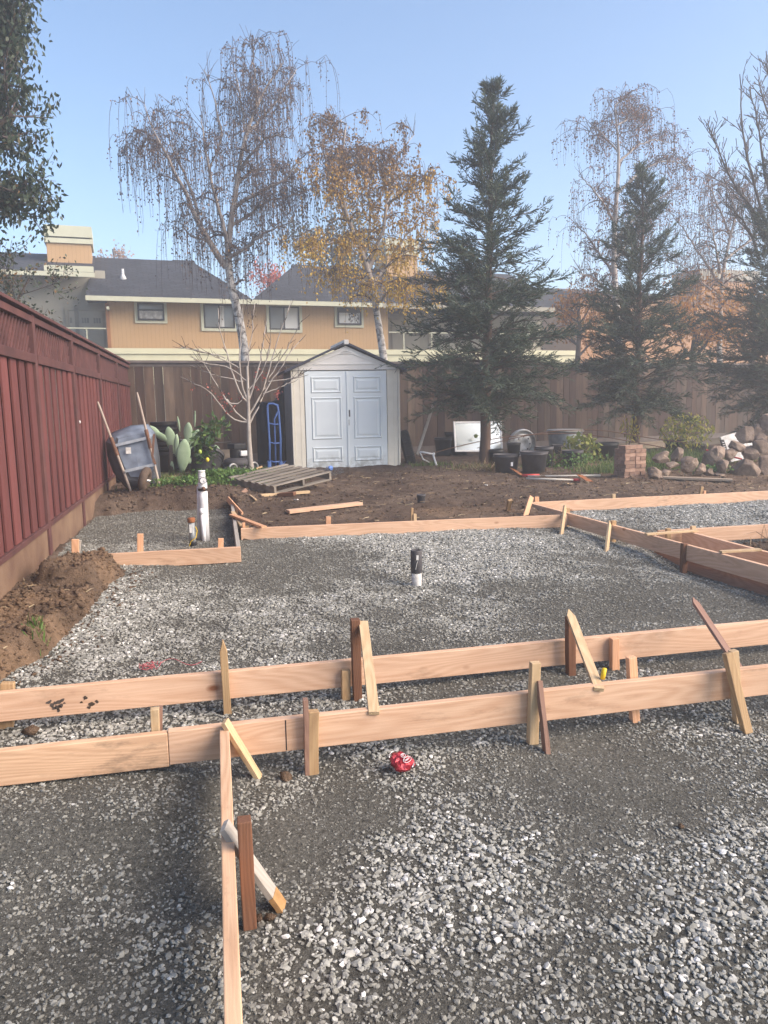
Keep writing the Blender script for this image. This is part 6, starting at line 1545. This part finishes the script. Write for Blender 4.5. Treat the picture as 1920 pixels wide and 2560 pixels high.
def loose_plank(label, p0, p1, w, h, mat, name='plank', cat='plank', face=(0, -1, 0), lift=.02):
    a = on_ground(*p0); c = on_ground(*p1); z = Vector((0, 0, h / 2 + lift)); o = stick(name, a + z, c + z, h, w, MT[mat], face); return tag(o, label, cat)
loose_plank('pale offcut plank lying alone on the soil before the far form board', (622, 1112), (779, 1094), .14, .038, 'lumber')
loose_plank('pale plank lying in front of the pallet', (563, 1076), (668, 1068), .09, .035, 'stake_pale')
loose_plank('dark brown wood block lying across the plank by the pallet', (602, 1076), (637, 1073), .09, .05, 'stake_dark', 'wood_block', 'block')
loose_plank('red-brown brick-like block beside the pallet corner', (500, 1075), (528, 1070), .10, .06, 'brick', 'clay_block', 'block')
loose_plank('thin pale splinter of wood near the pallet corner', (540, 1074), (553, 1084), .03, .015, 'stake_pale', 'wood_splinter', 'offcut')
loose_plank('grey-brown old plank lying in front of the rocks', (1432, 1036), (1582, 1042), .16, .03, 'oldplank')
loose_plank('stubby yellowish stick by the end of the concrete edging', (548, 1030), (566, 1022), .03, .03, 'stake_tan', 'stick', 'stick', lift=.1)
p = on_ground(712, 1024); o = MB().lathe([(.0, -.05), (.04, -.05), (.042, -.02), (.042, .05), (.03, .055), (.0, .055)], 16, Matrix.Rotation(R_(80), 4, 'X') @ Matrix.Rotation(.4, 4, 'Y'), False, False).build('bottle_base', MT['bluecap'], None, True, loc=(p.x, p.y, p.z + .10)); tag(o, 'white and blue bottle end at the corner of the pallet', 'bottle')
MB().lathe([(.0431, -.03), (.0431, .03)], 16, Matrix.Rotation(R_(80), 4, 'X') @ Matrix.Rotation(.4, 4, 'Y'), False, False).build('white_band', MT['white'], o, True)
def chicken_wire():
    p = on_ground(690, 1036); t = MB(); nx, ny, s = 15, 9, .055
    def P(i, j):
        x = (i - nx / 2) * s * 1.0; y = (j - ny / 2) * s * 1.5
        return Vector((x + .15 * y, y * .8 + .02 * math.sin(x * 9), .03 + .075 * abs(math.sin(x * 4 + y * 3)) + .05 * math.sin(y * 7 + x * 2) ** 2))
    for j in range(ny):
        for i in range(nx):
            a = P(i + .5 * (j % 2), j); 
            for b in (P(i + .5 * (j % 2) + .5, j + .38), P(i + .5 * (j % 2) - .5, j + .38)): t.tube([a, b], .0028, 3, False)
            for k in (.5, -.5):
                c = P(i + .5 * (j % 2) + k, j + .38); 
            t.tube([P(i + .5 * (j % 2) + .5, j + .38), P(i + .5 * (j % 2) + .5, j + 1)], .0028, 3, False)
    o = t.build('chicken_wire', MT['cloth'], None, loc=(p.x, p.y + .1, p.z)); tag(o, 'crumpled piece of grey chicken wire in front of the shed doors', 'wire mesh')
chicken_wire()

# ------------------------------------------------------------------ things right of the shed
def tyre():
    p = PY(888, 962, 14.55); t = thing('tyre', 'worn car tyre leaning against the right side of the shed', 'tyre', (p.x, 14.55, .26)); t.rotation_euler = (0, R_(-13), R_(-12))
    c = Matrix.Translation((0, 0, .345)) @ Matrix.Rotation(math.pi / 2, 4, 'Y')
    prof = [(.20, -.085), (.25, -.10), (.31, -.095), (.335, -.075), (.345, -.04), (.345, .04), (.335, .075), (.31, .095), (.25, .10), (.20, .085), (.21, .0)]
    n = 40; m = MB()
    for r, z in prof:
        for k in range(n):
            a = 2 * math.pi * k / n; m.v.append(tuple(c @ Vector((r * math.cos(a), r * math.sin(a), z))))
    q = len(prof)
    for i in range(q):
        for k in range(n): i2, k2 = (i + 1) % q, (k + 1) % n; m.f.append((i * n + k, i * n + k2, i2 * n + k2, i2 * n + k))
    m.build('carcass', MT['rubber'], t, True)
    tr = MB()
    for k in range(48):
        a = 2 * math.pi * k / 48
        for z0, z1 in ((-.07, -.028), (-.02, .02), (.028, .07)):
            mm = c @ Matrix.Rotation(a + (.04 if z0 == -.02 else 0), 4, 'Z'); tr.box((.338, -.016, z0), (.353, .016, z1), mm)
    tag(tr.build('tread_blocks', MT['rubber'], t), kind='stuff')
tyre()
a, c = PY(938, 869, 14.9), PY(903, 976, 14.5)
o = stick('fence_post', a, c + (c - a) * .06, .055, .03, MT['greypost'], (0, -1, 0)); tag(o, 'grey metal post leaning on the back fence beside the tyre', 'post')
def pipe_rack():
    Y = 13.9; b = PY(920, 1005, Y); o = Vector((b.x, Y, soil_z(b.x, Y))); t = thing('pipe_rack', 'bent white pipe frame lying by the tyre', 'pipe rack', o)
    Q = lambda x, y, d=0: PY(x, y, Y + d) - o
    MB().tube([Q(907, 976), Q(938, 981)], .018, 10).build('pipe', MT['white'], t, True); MB().tube([Q(935, 981), Q(943, 1005, -.15)], .018, 10).build('pipe', MT['white'], t, True)
    MB().tube([Q(907, 977), Q(914, 992), Q(930, 1000)], .014, 8).build('pipe', MT['whitedirty'], t, True)
    MB().lathe([(.024, -.02), (.024, .03)], 10, Matrix.Translation(Q(937, 981))).build('tee', MT['white'], t, True)
pipe_rack()
pot_at('black pot nearest the tyre, half in shade', 962, 985, 38, 40, group=GP)
pot_at('taller black pot behind the two left ones by the leaning window', 980, 974, 52, 42, group=GP)
pot_at('black pot between the two others in front of the leaning window', 997, 984, 44, 40, group=GP)
def leaning_window():
    Y = 15.6; c4 = [PY(983, 976, Y), PY(1086, 976, Y), PY(1083, 910, Y + .22), PY(979, 911, Y + .22)]
    o = c4[0].copy(); t = thing('window_sash', 'white framed window sash leaning behind the first redwood', 'window', o)
    q = [p - o for p in c4]; nrm = (q[1] - q[0]).cross(q[3] - q[0]).normalized()
    w = .035
    for i in range(4):
        a, b = q[i], q[(i + 1) % 4]; d = (b - a).normalized(); off = nrm.cross(d) * (w / 2)
        s = stick('frame', a + off + d * (w if i % 2 else 0), b + off - d * (w if i % 2 else 0), w, .03, MT['white'], nrm); s.parent = t
    gl, nt, nd, lk, p = _new('dusty_mirror_glass'); p.inputs['Base Color'].default_value = (.50, .54, .54, 1); p.inputs['Metallic'].default_value = .7; p.inputs['Roughness'].default_value = .22
    ins = [q[0].lerp(q[2], .02), q[1].lerp(q[3], .02), q[2].lerp(q[0], .02), q[3].lerp(q[1], .02)]
    MB().add([p_ + nrm * .002 for p_ in ins] + [p_ - nrm * .006 for p_ in ins], [(0, 1, 2, 3), (7, 6, 5, 4), (0, 4, 5, 1), (1, 5, 6, 2), (2, 6, 7, 3), (3, 7, 4, 0)]).build('pane', gl, t)
    # stuck leaf
    c = PY(1027, 976 - 34, Y - .02) - o
    MB().add([c + Vector(k) for k in ((-.05, -.02, .02), (0, -.03, .05), (.06, -.02, .01), (.02, -.025, -.045), (-.03, -.02, -.03))], [(0, 1, 2, 3, 4)]).build('stuck_leaf', MT['lf_yellowing'], t)
leaning_window()
def wheel_rim():
    Y = 15.2; p = PY(1128, 958, Y); t = thing('steel_wheel', 'round silver steel wheel standing behind the grey pots', 'wheel', (p.x, Y, .30)); c = Matrix.Translation((0, 0, p.z - .30)) @ Matrix.Rotation(math.pi / 2 + .12, 4, 'X')
    MB().lathe([(.30, -.06), (.315, .0), (.30, .035), (.275, .03), (.262, .0), (.20, .01)], 36, c, False, False).build('rim', MT['steel'], t, True)
    MB().lathe([(.21, .01), (.17, .05), (.10, .045), (.07, .02), (.0, .02)], 30, c, False, False).build('disc', MT['whitedirty'], t, True)
    for k in range(8):
        MB().lathe([(.017, .052), (.0, .052)], 10, c @ Matrix.Rotation(k * math.pi / 4, 4, 'Z') @ Matrix.Translation((.155, 0, 0)), False, False).build('vent_hole', MT['black'], t)
wheel_rim()
pot_at('large grey pot with a white tag in front of the steel wheel', 1102, 1023, 56, 42, mat='blackgrey', group=GP, lab=True)
pot_at('widest grey pot, right of the tagged one', 1163, 1021, 60, 46, mat='blackgrey', group=GP)
pot_at('dark pot tucked behind the tagged grey pot on its left', 1077, 1008, 34, 38, mat='black', group=GP)
pot_at('grey pot behind the widest one', 1182, 1008, 40, 44, mat='blackgrey', group=GP)
p = on_ground(1118, 1000); pot('small ringed black pot perched between the grey pots', p.x, p.y + .2, p.z + .16, .14, .22, group=GP, soil=False)
pot_at('dark pot in the grass right of the widest grey pot', 1245, 1010, 46, 38, mat='blackgrey', group=GP)
pot_at('dark pot left of the brick stack', 1318, 996, 58, 40, mat='black', group=GP)
pot_at('narrow dark pot under the vine by the grey bin', 1212, 996, 30, 36, mat='blackgrey', group=GP)
pot_at('black pot holding the yellowing citrus behind the brick stack', 1470, 985, 46, 36, mat='black', group=GP)
pot_at('low black pot right of the yellowing citrus', 1512, 985, 40, 26, mat='black', group=GP)
def bin_():
    Y = 14.6; p = PY(1220, 990, Y); o = Vector((p.x, Y, .26)); t = thing('storage_bin', 'grey lidded tub standing before the plank fence', 'tub', o)
    MB().lathe([(.30, 0), (.35, .55), (.34, .56)], 26).build('body', MT['greysteel'], t, True)
    MB().lathe([(.37, .56), (.385, .57), (.385, .60), (.36, .615), (.0, .625)], 26, cap1=False).build('lid', MT['greypost'], t, True)
bin_()
o = leafy('squash_vine', 'leafy green vine growing among the pots by the grey tub', 'vine', (6.85, 13.2, .26), (6.85, 13.2, .55), (.42, .3, .34), 260, .11, 'lf_yellowing', (.15, .15), 6, .1, .8)
Y = 13.6
leafy('yellowing_citrus', 'sprawling citrus with yellowing leaves behind the brick stack', 'bush', (PY(1480, 980, Y).x, Y, .26), PY(1482, 930, Y), (.62, .35, .38), 620, .11, 'lf_yellowing', (.35, .28), 9, .5, .36)
leafy('yellow_leaved_sapling', 'thin sapling with long yellow leaves just left of the second redwood', 'sapling', (PY(1352, 985, 14.2).x, 14.2, .26), PY(1362, 920, 14.2), (.22, .15, .30), 90, .14, 'lf_yellowing', (.7, .2), 3, .9, .28)
# low timber edging along the back
a = PY(1278, 962, 14.4); c = PY(1560, 962, 15.3); 
for i, (q0, q1) in enumerate(((0, .33), (.34, .66), (.67, 1))):
    o = stick('edging_board', Vector((a.x + (c.x - a.x) * q0, a.y + (c.y - a.y) * q0, .48)), Vector((a.x + (c.x - a.x) * q1, a.y + (c.y - a.y) * q1, .48)), .14, .04, MT['oldplank'], (0, -1, 0))
    tag(o, ['low grey edging board behind the pots, left length', 'low grey edging board behind the brick stack, middle length', 'low grey edging board under the yellowing citrus, right length'][i], 'board', 'edging boards along the back fence')
def cords():
    for k, (pts, lab) in enumerate((([(1030, 968, 14.6), (1100, 985 - 37, 14.4), (1200, 930, 14.2), (1300, 928, 14.0), (1400, 946, 13.6), (1480, 956, 13.2)], 'upper slack cord'), ([(905, 987, 14.0), (985, 965, 14.2), (1060, 948, 14.3), (1150, 938, 14.2), (1260, 936, 14.0), (1360, 953, 13.4), (1440, 968, 13.0)], 'lower slack cord'))):
        P = smooth_path([PY(*q) for q in pts], 24); o = tubemesh('cord', [(P, .009)], MT['rustbracket'], None, 5); tag(o, lab + ' strung across the pots in front of the back fence', 'cord', 'cords strung before the back fence')
cords()
def brick_stack():
    p = on_ground(1369, 1034); t = thing('brick_stack', 'neat stack of old red clay bricks beside the rocks', 'brick stack', (p.x, p.y + .18, p.z - .01), .10)
    bl, bw, bh = .195, .092, .057; me = None
    for k in range(9):
        z = k * (bh + .003)
        if k % 2 == 0: spots = [(-.098, -.14, 0), (-.098, -.045, 0), (-.098, .05, 0), (.099, -.14, 0), (.099, -.045, 0), (.099, .05, 0)]
        else: spots = [(-.148, -.093, 90), (-.051, -.093, 90), (.049, -.093, 90), (.147, -.093, 90), (-.1, .06, 0), (.1, .06, 0)]
        if k == 8: spots = [(-.098, -.14, 0), (-.098, -.045, 0), (.09, -.06, 4)]
        for (x, y, r) in spots:
            if me is None:
                o = MB().box((-bl / 2, -bw / 2, 0), (bl / 2, bw / 2, bh)).build('brick', MT['brick'], t, bevel=.003); me = o.data
            else:
                o = bpy.data.objects.new('brick', me); link(o, t); b = o.modifiers.new('edge', 'BEVEL'); b.width = .003; b.segments = 2
            o.location = (x + random.uniform(-.006, .006), y + random.uniform(-.008, .006), z); o.rotation_euler = (0, 0, R_(r + random.uniform(-2, 2)))
brick_stack()

def rock(label, px, py, wpx, hpx, dz=None, Y=None, mat='rock', seed=0, depth=.8):
    if Y is None: p = on_ground(px, py + hpx / 2); Y = p.y + .1
    c = PY(px, py, Y); k = Y / (FPX / SV) * .985; rs = np.random.default_rng(seed)
    bm_v = np.array([(-1, 0, 0)]); t = (1 + 5 ** .5) / 2
    v = np.array([(-1, t, 0), (1, t, 0), (-1, -t, 0), (1, -t, 0), (0, -1, t), (0, 1, t), (0, -1, -t), (0, 1, -t), (t, 0, -1), (t, 0, 1), (-t, 0, -1), (-t, 0, 1)]) / 1.902
    f = ICO_F
    for _ in range(3):
        ed = {}; nv = list(map(tuple, v)); nf = []
        def midp(a, b):
            key = (min(a, b), max(a, b))
            if key not in ed: q = (np.array(nv[a]) + np.array(nv[b])) / 2; q /= np.linalg.norm(q); ed[key] = len(nv); nv.append(tuple(q))
            return ed[key]
        for a, b, c_ in f: x, y, z = midp(a, b), midp(b, c_), midp(c_, a); nf += [(a, x, z), (b, y, x), (c_, z, y), (x, y, z)]
        v, f = np.array(nv), np.array(nf)
    r = 1 + .34 * np.array([fbm(q[0] * 1.3 + seed, q[1] * 1.3 + q[2] * 1.7 + seed * 2, 1.0, 4, seed) for q in v]) * 1.6
    v = v * r[:, None]
    for _ in range(11):
        d = rs.normal(size=3); d /= np.linalg.norm(d); h = v @ d; lim = rs.uniform(.42, .78); v = v - np.outer(np.clip(h - lim, 0, None) * .96, d)
    v = v * (1 + .05 * np.array([fbm(q[0] * 5 + seed, q[1] * 5 + q[2] * 6, 1.0, 3, seed + 5) for q in v]))[:, None]
    v = v / (v.max(0) - v.min(0)) * 2
    v = v * np.array([wpx * k / 2, (wpx + hpx) / 2 * k / 2 * depth, hpx * k / 2 * 1.08])
    o = npmesh('rock', v, f, MT[mat], None, None, True); o.location = c; return tag(o, label, 'rock', 'rocks heaped at the right end of the yard')
for i, a in enumerate((('pale lichen-flecked boulder just right of the brick stack', 1415, 1021, 44, 34), ('flat grey rock between the brick stack and the broad tan rock', 1452, 1003, 42, 16), ('broad tan rock leaning in the middle of the heap', 1484, 1008, 46, 42), ('upright brown rock behind the broad tan one', 1466, 978, 38, 36), ('brown rock behind the lichen-flecked boulder', 1424, 990, 44, 30),
                       ('small chip of rock at the right end of the old plank', 1518, 1029, 14, 11), ('low mossy rock right of the old plank', 1553, 1027, 46, 22), ('squared upright stone in the middle of the heap', 1536, 990, 36, 58), ('round brown rock behind the squared stone', 1545, 975, 56, 46), ('dark rock right of the squared stone', 1562, 1005, 34, 38),
                       ('large rough boulder low at the right of the heap', 1612, 1010, 84, 60), ('white crusted rock sitting on the large rough boulder', 1592, 963, 40, 30), ('tan boulder propped against the white panel', 1612, 936, 46, 44), ('topmost big boulder at the right edge', 1660, 918, 70, 66), ('grey-brown boulder below the topmost one at the right edge', 1648, 966, 60, 40), ('boulder at the foot of the heap by the right edge', 1664, 1004, 62, 48), ('flat pale stone on the soil at the right edge', 1640, 1040, 60, 14), ('tan rock wedged behind the squared stone, under the white panel', 1576, 982, 46, 36), ('low brown rock between the broad tan rock and the squared stone', 1512, 1014, 34, 28), ('russet rock tucked under the tan boulder by the white panel', 1624, 975, 44, 36), ('small tan rock low in front of the squared stone', 1532, 1020, 26, 20), ('reddish rock between the lichen-flecked boulder and the flat grey rock', 1438, 1018, 26, 20), ('dark boulder at the back of the heap beside the topmost one', 1640, 940, 60, 48))):
    rock(a[0], a[1], a[2] + a[4] * .06, a[3] * 1.0, a[4] * .95, Y=10.7 + (.0 if a[2] > 1000 else .55) + (0.25 if a[2] < 950 else 0), seed=i + 3)
def white_panel():
    Y = 12.0; q = [PY(1578, 998, Y), PY(1640, 985, Y), PY(1645, 918, Y + .15), PY(1556, 944, Y + .15)]; o = q[0].copy()
    t = thing('white_panel', 'white metal panel with a dark lettered edge, stuck behind the rocks', 'panel', o); q = [p - o for p in q]; n_ = (q[1] - q[0]).cross(q[3] - q[0]).normalized()
    MB().add(q + [p - n_ * .03 for p in q], [(0, 1, 2, 3), (7, 6, 5, 4), (0, 4, 5, 1), (1, 5, 6, 2), (2, 6, 7, 3), (3, 7, 4, 0)]).build('sheet', MT['whitedirty'], t)
    r = [PY(1556, 950, Y - .06), PY(1564, 950, Y - .04), PY(1580, 998, Y - .04), PY(1570, 996, Y - .06)]; r = [p - o for p in r]
    e = MB().add(r + [p + Vector((0, .02, 0)) for p in r], [(0, 1, 2, 3), (7, 6, 5, 4), (0, 4, 5, 1), (1, 5, 6, 2), (2, 6, 7, 3), (3, 7, 4, 0)]).build('dark_edge', MT['black'], t)
    for k in range(8):
        f = .12 + k * .10; c0 = r[0].lerp(r[3], f); c1 = r[1].lerp(r[2], f); c0, c1 = c0.lerp(c1, .25), c0.lerp(c1, .75); s = stick('lettering_stroke', c0 + Vector((0, -.004, 0)), c1 + Vector((0, -.004, 0)), .013, .002, MT['white'], (0, -1, 0)); s.parent = e
white_panel()
o = tubemesh('red_rod', [(np.array([PY(1525, 972, 11.6), PY(1603, 992, 11.2)]), .014)], MT['redplastic'], None, 8); tag(o, 'thin red rod slanting across the white panel', 'rod')
def shovel(label, h0, h1, g0, g1, b0, b1, blade_mat, grip_mat, bw):
    a, c = on_ground(*h0), on_ground(*h1); z = Vector((0, 0, .03)); t = thing('shovel', label, 'shovel', a, 0, 'long-handled tools lying on the soil')
    L = lambda p: p - a
    MB().tube([L(a + z), L(c + z)], .017, 9).build('handle', MT['shaft'], t, True)
    g, gg = on_ground(*g0), on_ground(*g1); MB().tube([L(g + z), L(gg + z)], .024, 9).build('grip', MT[grip_mat], t, True)
    p, q = on_ground(*b0), on_ground(*b1); s = stick('blade', L(p + z + Vector((0, 0, .05))), L(q + z), bw, .006, MT[blade_mat], (0.2, -.6, .8)); s.parent = t
shovel('long shovel with white shaft and red grip, lying before the grey pots', (1297, 1031), (1140, 1033), (1128, 1031), (1165, 1031), (1106, 1022), (1130, 1032), 'rust', 'redplastic', .10)
shovel('shorter white-shafted tool with a rusty head, lying in front of the shovel', (1136, 1038), (1242, 1041), (1232, 1041), (1252, 1041), (1252, 1037), (1274, 1044), 'rust', 'redplastic', .12)
# bits of litter on the soil
for i, (px, py, w, m_, lab) in enumerate(((1050, 1050, .05, 'whitedirty', 'scrap of white plastic on the soil before the first redwood'), (1222, 1047, .10, 'stake_pale', 'pale wood chip on the soil below the tools'), (640, 1082, .05, 'whitedirty', 'white scrap left of the lone offcut plank'), (505, 1093, .05, 'whitedirty', 'white scrap by the far end of the greyed board'))):
    p = on_ground(px, py); o = MB().box((-w / 2, -.02, 0), (w / 2, .02, .012)).build('scrap', MT[m_], None, loc=(p.x, p.y, p.z + .012)); o.rotation_euler = (.2, .1, random.random() * 3); tag(o, lab, 'scrap')
# big clods and stones standing out on the gravel
for i, (px, py, s, lab) in enumerate(((622, 1674, .032, 'round brown clod at the foot of the split pale brace'), (66, 1582, .05, 'brown clod under the left end of the second board'), (252, 1662, .03, 'tan clod against the muddy plank'), (672, 2290 - 2, .02, 'clod'), (585, 1968, .022, 'small brown clod beside the bare tan end of the grey lath'), (560, 1965, .018, 'smaller brown clod next to the dark stake foot'), (1472, 1780, .020, 'brown clod on the sandy patch at right'))):
    if lab == 'clod': continue
    p = PZ(px, py, .01); V, F, nv = scatter_mesh(np.zeros((1, 3)), np.array([s]), stone_protos(1, 20), ICO_F); o = npmesh('clod', V, F, MT['soil'], None, {'tan': np.full(nv, .35)}, True); o.location = (p.x, p.y, grav_z(p.x, p.y) + s * .4); tag(o, lab, 'clod')

# ------------------------------------------------------------------ air
if HAZE > 0:
    m = bpy.data.materials.new('thin_haze'); m.use_nodes = True; nd = m.node_tree.nodes; lk = m.node_tree.links
    nd.remove(nd['Principled BSDF']); v = nd.new('ShaderNodeVolumePrincipled'); v.inputs['Density'].default_value = HAZE; v.inputs['Color'].default_value = (.92, .95, 1.0, 1); v.inputs['Anisotropy'].default_value = .45
    lk.new(v.outputs[0], nd['Material Output'].inputs['Volume'])
    o = MB().box((-82, -32, -1.2), (82, 132, 14)).build('haze', m); tag(o, kind='stuff')
